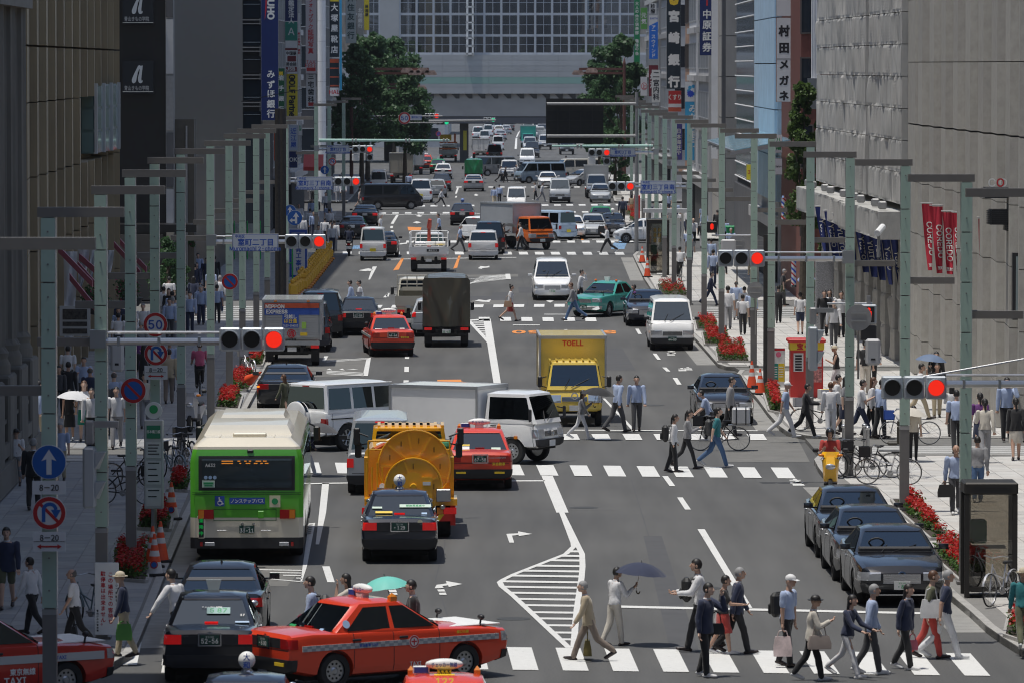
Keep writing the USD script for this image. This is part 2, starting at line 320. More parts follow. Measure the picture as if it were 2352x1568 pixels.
# ---- road markings: each painted shape lies 4 mm above what it is painted on
PATCHES={}
def paint_area(g,m=ROADW,z=.012,name='road_marking'):return put('/World',name,flat(g,z),m,kind='structure')
def quad(L):return Polygon(pp(L)).buffer(0)
def stroke(L,w,cap=2):return LineString(pp(L)).buffer(w/2,cap_style=cap,join_style=1)
def crossing(n0,n1,top,bot,wt,wb,yt,yb,skip=()):
 """Stripes n0..n1; top/bot = (x of stripe 0, spacing); yt/yb = (y at x=top0, slope)."""
 L=[]
 for n in range(n0,n1+1):
  if n in skip:continue
  a,b=top[0]+top[1]*n,bot[0]+bot[1]*n
  f=lambda x,s:s[0]+s[1]*(x-top[0])
  L.append(quad([(a,f(a,yt)),(a+wt,f(a+wt,yt)),(b+wb,f(b+wb,yb)),(b,f(b,yb))]))
 c=thing('zebra_crossing',None,None,kind='structure')
 for g in L:put(c,'painted_stripe',flat(g,.012),ROADW)
crossing(-8,9,(1164,112),(1178,115.3),57,59,(1486,.0137),(1538,.0127))
crossing(-7,7,(1231,77),(1242,77.8),40,41,(1067.4,.011),(1091.6,.011))
crossing(-9,5,(1358,71.3),(1366,71.6),38.5,38,(996.3,.0),(1010,.0))
crossing(-7,3,(1197,48.7),(1198,49.0),25,25.5,(729.3,.003),(738.3,.003))
crossing(-8,4,(1227,46.5),(1226,46.9),24,24,(699.5,-.006),(706,-.006))
crossing(-11,6,(1191,36.7),(1193,36.9),20,20.5,(579.4,.002),(585.6,.002))
crossing(-12,4,(1302,33.5),(1303,33.7),18,18,(553.4,0),(558.2,0))
crossing(-16,4,(1278,29),(1279,29.1),15,15,(486.5,-.006),(489.6,-.006))
crossing(-16,5,(1272,28.3),(1273,28.4),15.5,15.5,(470.3,-.006),(473.6,-.006))
crossing(-6,8,(1171,24.6),(1171,24.7),12.5,12.5,(429.3,0),(431.6,0))
for L in([(1398,1390),(2118,1406),(2118,1410.6),(1398,1395)],[(960,1103.4),(1251,1102.4),(1251,1105),(960,1106)],[(690,1109.5),(800,1107.6),(800,1110),(690,1112)],[(1308,986.6),(1740,988),(1740,989.6),(1308,988.4)],[(1178,746.5),(1240,746.5),(1240,748),(1178,748)],[(868,596.2),(1186,591.5),(1186,592.6),(868,597.3)],[(1360,550.2),(1440,550.2),(1440,551),(1360,551)],[(820,494.6),(1140,491),(1140,491.8),(820,495.4)],[(1310,549.5),(1330,549.5),(1330,550.3),(1310,550.3)],[(1250,722),(1300,722),(1300,723.2),(1250,723.2)]):
 paint_area(quad(L),name='stop_line')
 # the hatched diamond island painted in front
lb=[(1290,1176),(1317,1247),(1318,1255),(1300,1272),(1236,1297),(1180,1319),(1156,1331),(1148,1337),(1153,1347),(1180,1369),(1306,1487)]
rb=[(1290,1176),(1325,1248),(1337,1272),(1338,1300),(1336,1325),(1325,1400),(1321,1440),(1318,1487)]
isl=Polygon(pp(lb+rb[::-1]))
g=[stroke(lb,.13,1),stroke(rb,.13,1)]
ys=[1264,1274.5,1285,1298,1310,1321.5,1335,1347.5,1361,1375,1389,1405,1419,1434.5,1451,1466.5]
for y in ys:g.append(quad([(1120,y-2.6),(1350,y+.4),(1350,y+4.8),(1120,y+1.6)]).intersection(isl))
paint_area(shapely.union_all(g),name='painted_island',z=.0125)
paint_area(quad([(1243,1091),(1269,1091),(1306,1177),(1278,1177)]),name='centre_line')
up=[quad([(1110,733),(1127,733),(1153,895),(1136,895)]),quad([(1076,735),(1110,733),(1110,736),(1077,738)])]
for k in range(9):up.append(quad([(1079+4.6*k,740+5.0*k),(1116,740+5.0*k),(1117,742.4+5.0*k),(1081+4.6*k,742.4+5.0*k)]))
up.append(stroke([(1078,738),(1124,788)],.16))
paint_area(shapely.union_all(up),name='centre_line')
h2=[stroke([(1076,653),(1100,645),(1168,641)],.15),stroke([(1076,642),(1166,633)],.15),stroke([(1166,630),(1168,642)],.25)]
for k in range(8):h2.append(quad([(1082+3*k,650.5-2.2*k),(1166,641-1.4*k),(1166,641.8-1.4*k),(1082+3*k,651.3-2.2*k)]))
paint_area(shapely.union_all(h2),name='painted_island')
for L in([(740,1109),(756,1109),(749,1177),(733,1250),(725,1250),(733,1177)],[(709,1202),(724,1200.5),(705,1301),(693,1337),(690,1337)],[(740,1300.5),(757,1300.5),(769,1337),(752,1337)],[(930,818),(940,818),(939.5,824),(930,824)],[(929,842),(939.5,842),(939,854),(928.5,854)],[(927,873),(938.8,873),(938,887),(926.5,887)],[(842,823),(852,821),(845,863),(833,863)],[(745,818),(754,818),(748,829),(740,829)],[(1499,812),(1508,812),(1518,826),(1510,826)],[(1521,843.7),(1530.5,843.7),(1540,853),(1531,853)],[(1545,867.5),(1555.5,867.5),(1565.5,883),(1555,883)],[(1384,915),(1390,915),(1458,986),(1450,986)],[(1521,1093),(1534,1093),(1551,1116),(1538,1116)],[(1555,1142),(1568,1142),(1587,1170),(1573.5,1170)],[(1602,1215),(1618.5,1215),(1728,1396),(1712,1396)],[(376,1511),(392,1508),(390,1546),(370,1546)],[(1459,756),(1467,756),(1474,768),(1466,768)],[(1296,757),(1303,757),(1303,769),(1296,769)],[(884,680),(892,673),(888,684),(880,684)],[(889,674),(895,674),(893,682),(886,682)],[(911,493),(917,493),(904,515),(897,515)],[(897,520),(903,520),(902,525),(896,525)],[(898,530),(904,530),(903,535),(897,535)],[(856,613),(866,613),(850,643),(846,643)],[(918,560),(935,558),(935,560.5),(918,562.5)],[(1050,432),(1054,432),(1049,446),(1045,446)],[(1046,451),(1050,451),(1049,455),(1045,455)],[(1190,305),(1195,300),(1188,316),(1185,316)],[(1184,318),(1188,318),(1187,343),(1182,343)]):
 paint_area(quad(L),name='lane_line')
hb=[quad([(706-2*k,1205+5*k),(719-1*k,1204+5*k),(718-k,1206.3+5*k),(705-2*k,1207.4+5*k)])for k in range(5)]
hb+=[quad([(590+30*k,1307+6.5*k),(694,1309+6*k),(694,1311+6*k),(590+30*k,1309+6.5*k)])for k in range(4)]+[stroke([(592,1327),(694,1336)],.12)]
paint_area(shapely.union_all(hb),name='bus_lane_hatching')
hb=[quad([(750,828+k*2.5),(845-k,822+k*2.5),(845-k,823+k*2.5),(750,829+k*2.5)])for k in range(2)]+[quad([(750,851+3*k),(836,856+3*k),(836,857.4+3*k),(750,852.4+3*k)])for k in range(3)]
hb+=[quad([(750,849),(763,850),(757,846)]),quad([(779,849),(792,850),(786,846)]),quad([(796,848),(823,849),(812,846.5)])]
paint_area(shapely.union_all(hb),name='bus_lane_hatching')
for L in([(903,622),(916,620),(928,594),(922,594)],[(1041,618),(1050,616),(1058,588),(1053,588)],[(1327,535),(1331,535),(1341,552),(1335,552)],[(1310,502),(1324,502),(1322,507),(1314,507)],[(936,522),(968,523),(966,530),(938,530)]):
 paint_area(quad(L),ROADO,name='orange_lane_line')
 # arrows
def arrow(L,name='lane_arrow'):paint_area(shapely.union_all([quad(q)for q in L]),name=name)
arrow([[(873,1350),(894,1334),(923,1350),(906,1350),(908,1353),(890,1353),(888,1350)],[(892,1355),(909,1354),(912,1360),(895,1360)],[(895,1362),(912,1361.5),(913,1366),(896,1366)]])
arrow([[(998,1351),(1003,1343),(1026,1340),(1024,1334),(1062,1341),(1031,1348),(1029,1344),(1016,1346),(1019,1350)],[(1004,1354),(1020,1353),(1023,1358.5),(1007,1358.5)],[(1008,1361.5),(1024,1361),(1026,1366),(1010,1366)]])
arrow([[(1163,1226),(1190,1224.5),(1190,1220),(1222,1226),(1192,1231),(1191,1228),(1176,1230),(1181,1246),(1170,1246)]])
arrow([[(824,622),(846,617),(857,620),(850,624),(846,623),(838,624)]]);arrow([[(1098,617),(1104,612),(1116,613),(1124,611.5),(1124,615),(1108,617),(1106,619)]])
arrow([[(1090,692),(1100,689),(1116,691),(1128,688),(1124,695),(1108,694)]]);arrow([[(1254,692),(1262,689),(1272,692),(1264,696)]]);arrow([[(955,497),(962,494),(970,497),(964,499)]]);arrow([[(1088,449),(1093,446),(1099,449),(1094,451)]]);arrow([[(948,512),(957,509),(968,512),(958,514)]])
# speed numerals painted for oncoming drivers, so they read upside down from here; an orange U-turn ban further left
for x,n in((1209,'50'),(1382,'50')):
 g=letters(n,1.0,2);a=G(x,763)
 g=shapely.affinity.scale(g,-.58 if 0 else .62,5.4,origin=(0,0));a0,b0,c0,d0=g.bounds
 g=shapely.affinity.rotate(g,180,origin=(0,0));wid=66/S(a[1]);g=shapely.affinity.scale(g,wid/(c0-a0),2.9/(d0-b0)*1.0,origin=(0,0))
 paint_area(shapely.affinity.translate(g,a[0],a[1]),ROADO,name='speed_numerals')
paint_area(shapely.union_all([quad([(1004,872),(1059,871.5),(1060,876),(1079,878),(1049,884),(1049,881),(1040,881),(1040,877),(1017,877),(1019,884),(1006,884)]),stroke([(1011,886),(1060,893.5)],.1),stroke([(1060,885),(1022,893.5)],.1)]),ROADO,name='turn_ban_marking')
for x,y in((1566,848),(1580,846),(1542,808),(1540,812),(1826,1104),(1832,1109)):
 s=1 if y<900 else 1.5
 paint_area(shapely.union_all([quad([(x-8*s,y+1.5*s),(x+9*s,y+1.5*s),(x+11*s,y+4*s),(x-7*s,y+4*s)]),quad([(x-4*s,y-3*s),(x+2*s,y-3*s),(x+5*s,y),(x-1*s,y)]),quad([(x-9*s,y-1.5*s),(x+9*s,y-1.5*s),(x+8*s,y-.3*s),(x-8*s,y-.3*s)])]),name='cycle_marking')
for k in range(7):paint_area(quad([(1412-k*1.3,555+2.6*k),(1441-k,555+2.6*k),(1440-k,556.6+2.6*k),(1411-k*1.3,556.6+2.6*k)]),ROADB,name='cycle_lane_stripe')
for k in range(5):paint_area(quad([(812-k,565+1.6*k),(826+k,565+1.6*k),(827+k,566+1.6*k),(812-k,566+1.6*k)]),ROADB,name='cycle_lane_stripe')
# pavement zebra strips across the side streets
def strips(L,name='side_street_zebra'):
 c=thing(name,None,None,kind='structure')
 for q in L:put(c,'painted_stripe',flat(Polygon(pp(q,PAVE)).buffer(0),PAVE-.014),ROADW)
strips([[(-60,y),(455,y),(453,y+2.1),(-60,y+2.1)]for y in(1044,1048,1052.5,1057,1061.5,1066)])
strips([[(1965,y),(2420,y),(2420,y+2.0),(1968,y+2.0)]for y in(1023,1027.5,1032,1036.5,1041.5,1046.5)])
strips([[(1610,y),(1850,y),(1850,y+1.2),(1612,y+1.2)]for y in(705,709,713,717,721,725.5)])
strips([[(380,y),(650,y),(650,y+1.2),(380,y+1.2)]for y in(703,707.5,712,716.5,721,726)])
# old repairs in the surface
for L,m in(([(1040,632),(1190,630),(1190,636),(1036,637)],ASPH2),([(1085,690),(1178,690),(1178,700),(1080,700)],ASPH2),([(1075,681),(1130,681),(1130,672),(1180,672),(1180,690),(1075,690)],ASPH3),([(900,668),(1070,671),(1060,678),(890,676)],ASPH2),([(1190,660),(1245,660),(1248,673),(1192,673)],ASPH3),([(1052,665),(1062,665),(1042,690),(1030,690)],ASPH3),([(1340,800),(1430,800),(1460,850),(1360,850)],ASPH3),([(690,840),(740,822),(842,824),(834,862),(690,866)],ASPH2),([(1478,1230),(1520,1230),(1620,1540),(1550,1540)],ASPH3),([(1640,1002),(1830,1002),(1860,1060),(1660,1060)],ASPH2),([(530,1300),(700,1298),(660,1345),(520,1345)],ASPH2)):
 put('/World','asphalt_patch',flat(quad(L),.0035),m,kind='structure')
 # the side streets cross the pavements at pavement height
for L in([(-200,1070),(470,1070),(498,1040),(-200,1040)],[(1885,1057),(2700,1057),(2600,1016),(1850,1016)],[(100,740),(652,740),(676,696),(100,696)],[(1564,738),(2100,738),(2000,697),(1528,697)],[(1700,859),(2300,859),(2300,850),(1686,850)]):
 put('/World','side_street',prism(quad(L),-.1,PAVE-.02),ASPH2,kind='structure')
IRON=mat('iron_cover',(.07,.068,.062),.6,metal=.4,var=.3,scale=20)
for x,y,r in((1340,1165,.36),(1180,1420,.34),(880,1215,.33),(1500,930,.36),(1130,960,.33),(1400,690,.36),(1690,1035,.42),(1040,660,.36),(840,905,.36),(1620,1350,.34),(1290,820,.34)):
 g_=G(x,y);put('/World','manhole_cover',flat(Point(g_[0],g_[1]).buffer(r,10),.0045),IRON,kind='structure')
for L,w in(([(1010,1120),(1022,1250),(1000,1330),(1030,1420)],.025),([(1450,1100),(1490,1230),(1530,1380)],.02),([(870,900),(862,960),(880,1010)],.02),([(1200,640),(1212,690),(1206,735)],.03),([(1330,880),(1500,884)],.02),([(1060,1165),(1420,1172)],.018)):
 put('/World','road_crack',flat(stroke(L,w),.0042),ASPH3,kind='structure')
 # ================================================================ buildings, bridge, trees
def wpane(parent,o,R,U,w,h,frame_m,glass_m,fw=.07,proud=.05,cols=1,rows=1,name='window'):
 """One window: a frame standing proud of the wall with its pane(s) a child. o: lower left corner on the wall."""
 R,U=np.asarray(R,float),np.asarray(U,float);N=np.cross(R,U);o=np.asarray(o,float)
 bars=[box(-fw,w+fw,-fw,0,0,proud),box(-fw,w+fw,h,h+fw,0,proud),box(-fw,0,0,h,0,proud),box(w,w+fw,0,h,0,proud)]
 for i in range(1,cols):bars.append(box(w*i/cols-fw/3,w*i/cols+fw/3,0,h,.004,proud*.8))
 for i in range(1,rows):bars.append(box(0,w,h*i/rows-fw/3,h*i/rows+fw/3,.006,proud*.7))
 f=put(parent,name,frame(join(bars),o,R,U,N),frame_m)
 put(f.GetPath().pathString,'pane',frame(box(0,w,0,h,.002,.012),o,R,U,N),glass_m)
def sheet_sign(name,label,x0,x1,y0,y1,Y,m,cat='sign',depth=.35,edge=None,group=None):
 """A box sign that faces the camera: its picture rectangle at depth Y. Returns (thing, print function)."""
 a,b=P(x0,y1,Y),P(x1,y0,Y);w,h=b[0]-a[0],b[2]-a[2]
 t=thing(name,label,cat,(a[0],Y,a[2]),group=group)
 put(t,'sign_box',box(0,w,.02,depth,0,h),edge or GREYM);put(t,'sign_face',box(.015,w-.015,0,.0195,.015,h-.015),m)
 s=S(Y,a[2])
 def say(text,cx,cy,size,mm,vertical=False,bold=1,pitch=1.12,rot=0,sx=1.0,res=40):
  g=letters(text,size/s,bold,res,vertical,pitch)
  if sx!=1:g=shapely.affinity.scale(g,sx,1,origin=(0,0))
  if rot:g=shapely.affinity.rotate(g,rot,origin=(0,0))
  q=P(cx,cy,Y);put(t,'lettering',frame(flat(g),(q[0]-a[0],-.005,q[2]-a[2]),*FR),mm)
 def area(pts,mm,n='panel',lift=.004):
  L=[tuple((P(x,y,Y)-a)[[0,2]])for x,y in pts]
  put(t,n,frame(flat(Polygon(L).buffer(0)),(0,-lift,0),*FR),mm)
 return t,say,area
def rect(x0,x1,y0,y1):return[(x0,y1),(x1,y1),(x1,y0),(x0,y0)]
STONE_D=mat('dark_carved_stone',(.145,.135,.115),.8,var=.2,scale=.8,bump=.3,bscale=18,stretch=(1,1,.35));STONE_B=[mat(f'beige_stone_{i}',c,.75,var=.10,scale=1.5,bump=.2,bscale=25,stretch=(1,1,.25))for i,c in enumerate([(.31,.255,.165),(.28,.23,.15),(.33,.275,.18)])]
BLACKW=mat('black_cladding',(.012,.012,.013),.35);GREYW=mat('grey_facade',(.30,.30,.30),.7,var=.1,scale=.6);LGREYW=mat('light_grey_facade',(.45,.45,.45),.7,var=.1,scale=.6);DGREYW=mat('dark_grey_facade',(.10,.10,.105),.6,var=.15,scale=.6)
BROWNW=mat('brown_tile_facade',(.16,.05,.035),.6,var=.15,scale=6);TANW=mat('tan_brick_facade',(.34,.20,.13),.7,var=.12,scale=4);WHITEW=mat('white_cladding',(.72,.72,.72),.5,var=.06,scale=.8);CONC=mat('board_concrete',(.30,.285,.26),.85,var=.14,scale=.9,bump=.3,bscale=14,stretch=(1,1,.3))
BLIND_GLINT=mat('pale_blind_glint',(.4,.44,.46),.5);FRAMED=mat('bronze_window_frame',(.12,.10,.09),.5,metal=.3);FRAMEL=mat('silver_window_frame',(.5,.51,.52),.4,metal=.5)
NIGHT=mat('dark_interior',(.015,.016,.018),.8)
FACL=lambda Y:-15.0-(Y-164)*.0181
FACR=lambda Y:14.1-(Y-213)*.0181
# ---- left 1: the department store, fluted columns over a moulded plinth
t=thing('department_store','dark fluted stone building front at the left edge of the street','building')
xf=lambda Y:-13.25-(Y-157)*.0181
put(t,'wall',hull([(-40,104,0),(xf(104)-.9,104,0),(xf(157)-.9,157,0),(-40,157,0),(-40,104,34),(xf(104)-.9,104,34),(xf(157)-.9,157,34),(-40,157,34)]),STONE_D)
fl=[(1-.055*(k%2))for k in range(48)]
for Y in(107,111.4,115.8,120.2,124.6,129,133.4,137.8,142.2,146.6,151,155.2):
 c=(xf(Y)-.72,Y,0);prof=[(.84,3.05),(.84,3.3),(.76,3.45),(.8,3.6),(.7,3.75),(.68,20)]
 m=lathe(prof,48);v=m[0].reshape(len(prof),48,3);k=np.arange(48);v[4:,:,:2]*=np.where(k%4<2,1,.9)[None,:,None]
 put(t,'column',(v.reshape(-1,3)+c,m[1]),STONE_D)
 put(t,'pedestal',rbox((xf(Y)-.55,Y,1.55),(1.5,2.0,3.0),0,.06),STONE_D)
for z,o,h in((2.75,.16,.16),(2.5,.28,.12),(2.15,.12,.2),(1.9,.34,.1),(1.2,.42,.35),(.55,.5,.7),(12.8,.3,.5),(20.2,.5,1.0)):
 put(t,'moulding',hull([(xf(Y)+d,Y,z+s)for Y in(104,156.95)for d in(-1.2,o-.25)for s in(-h/2,h/2)]),STONE_D)
 # ---- left 2: beige stone tower of saw-tooth panels with a glass bay
t=thing('beige_stone_building','beige stone building with stepped vertical panels and a small glass bay','building')
put(t,'wall',hull([(-46,164,0),(FACL(164)-.6,164,0),(FACL(240)-.6,240,0),(-46,240,0),(-46,164,31),(FACL(164)-.6,164,31),(FACL(240)-.6,240,31),(-46,240,31)]),STONE_B[1])
ys=np.linspace(164,240,17);zs=[0.1,2.6,5.0,7.4,9.8,11.6,14.0,17,20.5,24,27.5,31]
for i,(a,b)in enumerate(zip(ys[:-1],ys[1:])):
 for j,(z0,z1)in enumerate(zip(zs[:-1],zs[1:])):
  if 10<=i<=12 and j in(3,):continue
  o=.0 if j<5 else .0;gap=.05 if j==5 else .018
  xa,xb=FACL(a)+.08,FACL(b)-.16
  put(t,'stone_panel',hull([(xa,a+.012,z0+gap),(xa,a+.012,z1-.018),(xb,b-.012,z0+gap),(xb,b-.012,z1-.018),(FACL(a)-.59,a+.012,z0+gap),(FACL(a)-.59,a+.012,z1-.018),(FACL(b)-.59,b-.012,z0+gap),(FACL(b)-.59,b-.012,z1-.018)]),STONE_B[(i*7+j*3)%3])
BAYG=mat('pale_green_bay_glass',(.12,.19,.185),.12,coat=.4)
bx0,bx1,by0=P(188,300,218)[0],P(218,300,218)[0],218
b=put(t,'glass_bay',box(bx0-2.4,bx1-.05,by0+.05,by0+13,7.6,10.25),BAYG)
for j in range(3):
 z=7.62+j*.88
 put(b.GetPath().pathString,'bay_pane',box(bx0,bx1-.06,by0-.01,by0+.03,z+.03,z+.8),BAYG)
 for k in range(3):put(b.GetPath().pathString,'bay_pane',box(bx1-.03,bx1+.02,by0+.15+k*4.2,by0+4.0+k*4.2,z+.03,z+.8),BAYG)
for k in range(4):put(b.GetPath().pathString,'mullion',box(bx1-.02,bx1+.1,by0+k*4.2,by0+.16+k*4.2,7.6,10.3),FRAMEL)
PINKM=mat('pink_painted_beam',(.36,.09,.16),.5);CLOTH=mat('white_cloth',(.55,.56,.58),.7,bump=.2,bscale=3)
for k,(a,bq)in enumerate([((134,572),(212,652)),((160,636),(230,722)),((182,590),(240,640)),((178,607),(226,662)),((262,562),(322,628)),((276,556),(337,620))]):
 yy=[192,193,201,199,216,219][k];p,q=P(*a,yy),P(*bq,yy-2)
 tt=thing('pink_beam',['topmost of the pink sloping beams, at the fluted front','long low pink sloping beam ending by the flower baskets','short upper pink sloping beam beside the white drapes','middle pink sloping beam behind the glass post','pink sloping beam over the crowd','far pink sloping beam nearest the dark shop front'][k],'beam')
 d=q-p;put(tt,'beam',move(hull([p+[0,s,z]for s in(-.12,.12)for z in(-.12,.12)]+[q+[0,s,z]for s in(-.12,.12)for z in(-.12,.12)]),(0,0,0)),PINKM)
for k,(x0,x1,y0,y1,yy)in enumerate([(146,178,578,858,194),(178,206,570,660,201),(206,222,565,640,206),(240,262,575,650,214)]):
 n=14;v=[]
 for i in range(n+1):
  w=i/n;yq=y0+(y1-y0)*w;sq=(1-w**1.6*.75)
  for u in(0,.25,.5,.75,1):v.append(P(x0+(x1-x0)*(w*.1+u*sq),yq,yy+.12*math.sin(u*9+i*.6)))
 f=[(i*5+j,i*5+j+1,i*5+j+6)for i in range(n)for j in range(4)]+[(i*5+j,i*5+j+6,i*5+j+5)for i in range(n)for j in range(4)]
 put('/World','hanging_drape',(np.array(v),np.array(f)),CLOTH,smooth=True,label=['long white drape hanging down the beige building to the flower basket','second white drape, behind the long one','narrow third white drape between the pink beams','short white drape near the dark canopy'][k],cat='drape')
t=thing('shop_notice_board','white framed board with three dark photo panels on the beige building','notice board',P(137,772,190))
put(t,'frame',box(0,1.02,.03,.12,0,1.0),FRAMEL)
for k,(z0,z1)in enumerate(((.55,.9),(.33,.48),(.08,.25))):put(t,'photo_panel',box(.1,.92,.0,.029,z0,z1),mat('dark_photo_panel',(.05,.045,.04),.4,var=.9,scale=9))
# ---- left 3: black building with two logo signs
t=thing('black_building','black clad building behind the beige one, with white letter a signs','building')
xa,xb=P(262,100,262)[0],P(399,100,262)[0]
put(t,'wall',box(-44,xb-.1,262,331,0,32),BLACKW);put(t,'corner_pillar',box(xb-.35,xb+.02,261.6,262.2,0,32),GREYM)
for k in range(9):put(t,'pillar_panel',box(xb-.33,xb,261.54,261.58,.2+k*2.6,2.7+k*2.6),[GREYM,LGREYW,DGREYW][k%3])
put(t,'canopy',box(xb-3.5,xb+1.2,258.8,261.5,3.4,3.75),BLACKW);put(t,'shop_front',box(xb-3.4,xb-.5,261.8,261.95,.2,3.2),DGREYW)
put(t,'grey_pier',box(xb+.02,xb+.9,262.4,264,0,8.5),mat('brown_grey_pier',(.10,.09,.075),.8,var=.1));put(t,'drain_pipe',tube((xb+.55,262.3,0),(xb+.55,262.3,8.2),.05),GREYM)
def a_logo():
 p1=Polygon([(-.52,-.9),(-.40,-1.0),(-.24,-.98),(-.1,-.8),(-.02,-.4),(.12,.25),(.42,.95),(.30,1.05),(.16,.92),(-.2,.2),(-.45,-.35),(-.55,-.65)])
 p2=Polygon([(.18,-.75),(.3,-.97),(.48,-1.0),(.62,-.9),(.68,-.7),(.55,-.78),(.50,-.55),(.62,.5),(.68,1.0),(.42,.95),(.3,.1),(.16,-.4)])
 return shapely.union_all([p1,p2]).buffer(.05).buffer(-.03)
for n,(y0,y1,lab)in enumerate(((-72,56,'upper black sign with white brush letter a, cut by the top edge'),(140,216,'lower black sign with white brush letter a and school name'))):
 t,say,area=sheet_sign('logo_sign',lab,281,353,y0,y1,261.2,mat('glossy_black_panel',(.018,.021,.026),.2),edge=BLACKW,depth=.2)
 oy=-159 if n==0 else 0
 ax,az=(P(314,171.5+oy,261.2)-P(281,y1,261.2))[[0,2]]
 put(t,'logo',frame(flat(shapely.affinity.scale(a_logo(),.4,.4,origin=(0,0))),(ax,-.005,az),*FR),mat('pale_lettering',(.42,.45,.48),.5))
 say('青山きもの学院',314,203+oy,10,mat('dim_lettering',(.22,.23,.24),.5),sx=.72);area(rect(282,352,211+oy,212+oy),LETTER_W,'underline')
 # ---- left 4: dark glass office, storey by storey
t=thing('glass_office','dark glass office block with grey bands at every storey','building')
gx0,gx1=P(400,100,356)[0],P(600,100,356)[0];put(t,'wall',box(-46,gx1-.12,356.2,376,0,34),NIGHT)
put(t,'ground_floor_wall',box(gx0-6,gx1-.1,356.05,356.19,0,6.9),mat('blue_black_facade',(.02,.026,.032),.3))
PG=mat('dark_office_glass',(.012,.018,.024),.06,spec=.7);PG2=mat('dim_office_glass',(.022,.024,.026),.1,spec=.6)
cols=[P(x,100,356)[0]for x in(378,423,468,513,557,600)]
for j in range(8):
 z=6.95+j*1.72
 for i in range(5):
  hgt=1.3 if j%2 else 1.05;put(t,'pane',box(cols[i]+.03,cols[i+1]-.03,356.1,356.18,z+.1,z+.1+hgt),PG if(i+j)%3 else PG2)
  put(t,'blind_glint',box(cols[i]+.06,cols[i+1]-.06,356.06,356.09,z+(.3 if j%2 else .95),z+(.33 if j%2 else .975)),BLIND_GLINT)  # pale strip per pane: blind edge and reflected line drawn as one
 put(t,'spandrel_band',box(gx0-2,gx1-.05,355.98,356.09,z-.04,z+.02),GREYM);put(t,'spandrel_band',box(gx0-2,gx1-.05,355.98,356.09,z+1.45,z+1.5),GREYM)
for x in cols:put(t,'mullion',box(x-.025,x+.025,356.02,356.09,7,21),DARKM)
# the side street between them: hoarding, grey building, pole with yellow streamers
t=thing('white_hoarding','tall pale hoarding panels across the side street','hoarding')
for k in range(4):put(t,'hoarding_panel',box(*(P(408+20*k,600,352)[0],P(427+20*k,600,352)[0]),352,352.08,.05,4.4-.4*(k%2)),WHITEW if k%2 else LGREYW)
t=thing('corrugated_fence','low cloth covered fence with green posts on the construction corner','fence')
for k in range(6):
 x0,x1=P(420+30*k,600,318)[0],P(447+30*k,600,318)[0]
 put(t,'cloth_panel',box(x0,x1,318,318.05,.2,2.15),mat('grey_tarpaulin',(.42,.42,.38),.8,var=.2,scale=5,bump=.5,bscale=6));put(t,'green_post',box(x1,x1+.06,317.95,318.1,.15,2.3),mat('green_post_paint',(.03,.45,.1),.5))
t=thing('utility_pole','grey utility pole with spot lamps and yellow paper streamers','pole')
px0=P(458,600,330)[0];put(t,'pole',tube((px0,330,0),(px0,330,10.3),.14,.09,10),GREYM);YEL=mat('yellow_paper',(.75,.5,.03),.6)
for k in range(6):
 a=(px0,329.8,9.4-k*1.15);put(t,'spot_lamp',lathe([(.02,0),(.16,.0),(.05,.32),(.0,.34)],10,(px0+(.55 if k%2 else-.6),329.7,9.1-k*1.1)),CHROME);put(t,'bracket',tube(a,(px0+(.55 if k%2 else-.6),329.7,9.4-k*1.1),.025),GREYM)
for k in range(14):
 a=rng.uniform(-1.1,1.1);z=9.6-k*.42;put(t,'streamer',hull([(px0+a,329.4,z),(px0+a+.22,329.5,z-.05),(px0+a+.1,329.3,z-.45),(px0+a+.12,329.55,z-.4)]),YEL)
put(t,'pole_wire',path_tube([(px0-5,329,8.0),(px0-1,329.2,8.2),(px0+6,329.6,9.6)],.025),BLACK)
# ---- blocks further on, both sides: x range is the side away from the road .. the building line
def block(name,label,side,xl,y0,y1,h,m,wm=None,rows=6,cols=4,fm=FRAMEL,z0=4.2,band=None,front=0,lit=None):
 t=thing(name,label,'building');xo=side*46
 put(t,'wall',box(min(xl,xo),max(xl,xo),y0,y1,0,h),m)
 R=np.array([0,-1.*side,0])*-1 if side<0 else np.array([0,-1.,0]);R=np.array([0,1.,0])if side<0 else np.array([0,-1.,0])
 fh=3.3;w=(y1-y0)/cols
 for j in range(rows):
  for i in range(cols):
   ya=y0+w*i+.5 if side<0 else y1-w*i-.5
   wpane(t,(xl,ya,z0+j*fh),R,(0,0,1),w-1.0,1.7,fm,PG if not lit else lit,cols=2)
 for j in range(rows+1):
  if band:put(t,'floor_band',box(min(xl,xl-side*.18),max(xl,xl-side*.18),y0+.1,y1-.1,z0-.9+j*fh,z0-.5+j*fh),band)
 for i in range(front):
  for j in range(rows):wpane(t,((xl-1.6*(i+1))if side<0 else(xl+.3+1.6*i),y0,z0+j*fh),(1,0,0),(0,0,1),1.2,1.7,fm,PG,cols=1)
 put(t,'shop_front',box(min(xl-side*.05,xl-side*.25),max(xl-side*.05,xl-side*.25),y0+.6,y1-.6,.2,2.9),NIGHT)
 put(t,'shop_fascia',box(min(xl,xl-side*.5),max(xl,xl-side*.5),y0+.3,y1-.3,2.95,3.5),band or m)
 put(t,'roof_parapet',box(min(xl-side*.06,xo),max(xl-side*.06,xo),y0-.05,y1+.05,h,h+.5),m)
 return t
block('office_block','dark bronze office building behind the navy bank sign',-1,-15.9,376.2,398,32,DGREYW,cols=5)
block('office_block','grey office building behind the yellow sports shop sign',-1,-15.7,398.2,424,30,GREYW,cols=6,band=LGREYW)
block('office_block','dark narrow building behind the shoe shop sign',-1,-15.3,455,478,31,DGREYW,cols=5,front=2)
block('office_block','pale building behind the grey bank sign',-1,-16.4,478.2,508,29,LGREYW,cols=6,band=GREYW)
block('office_block','blue grey building half hidden behind the left street trees',-1,-18,508.2,570,30,GREYW,cols=8,band=LGREYW)
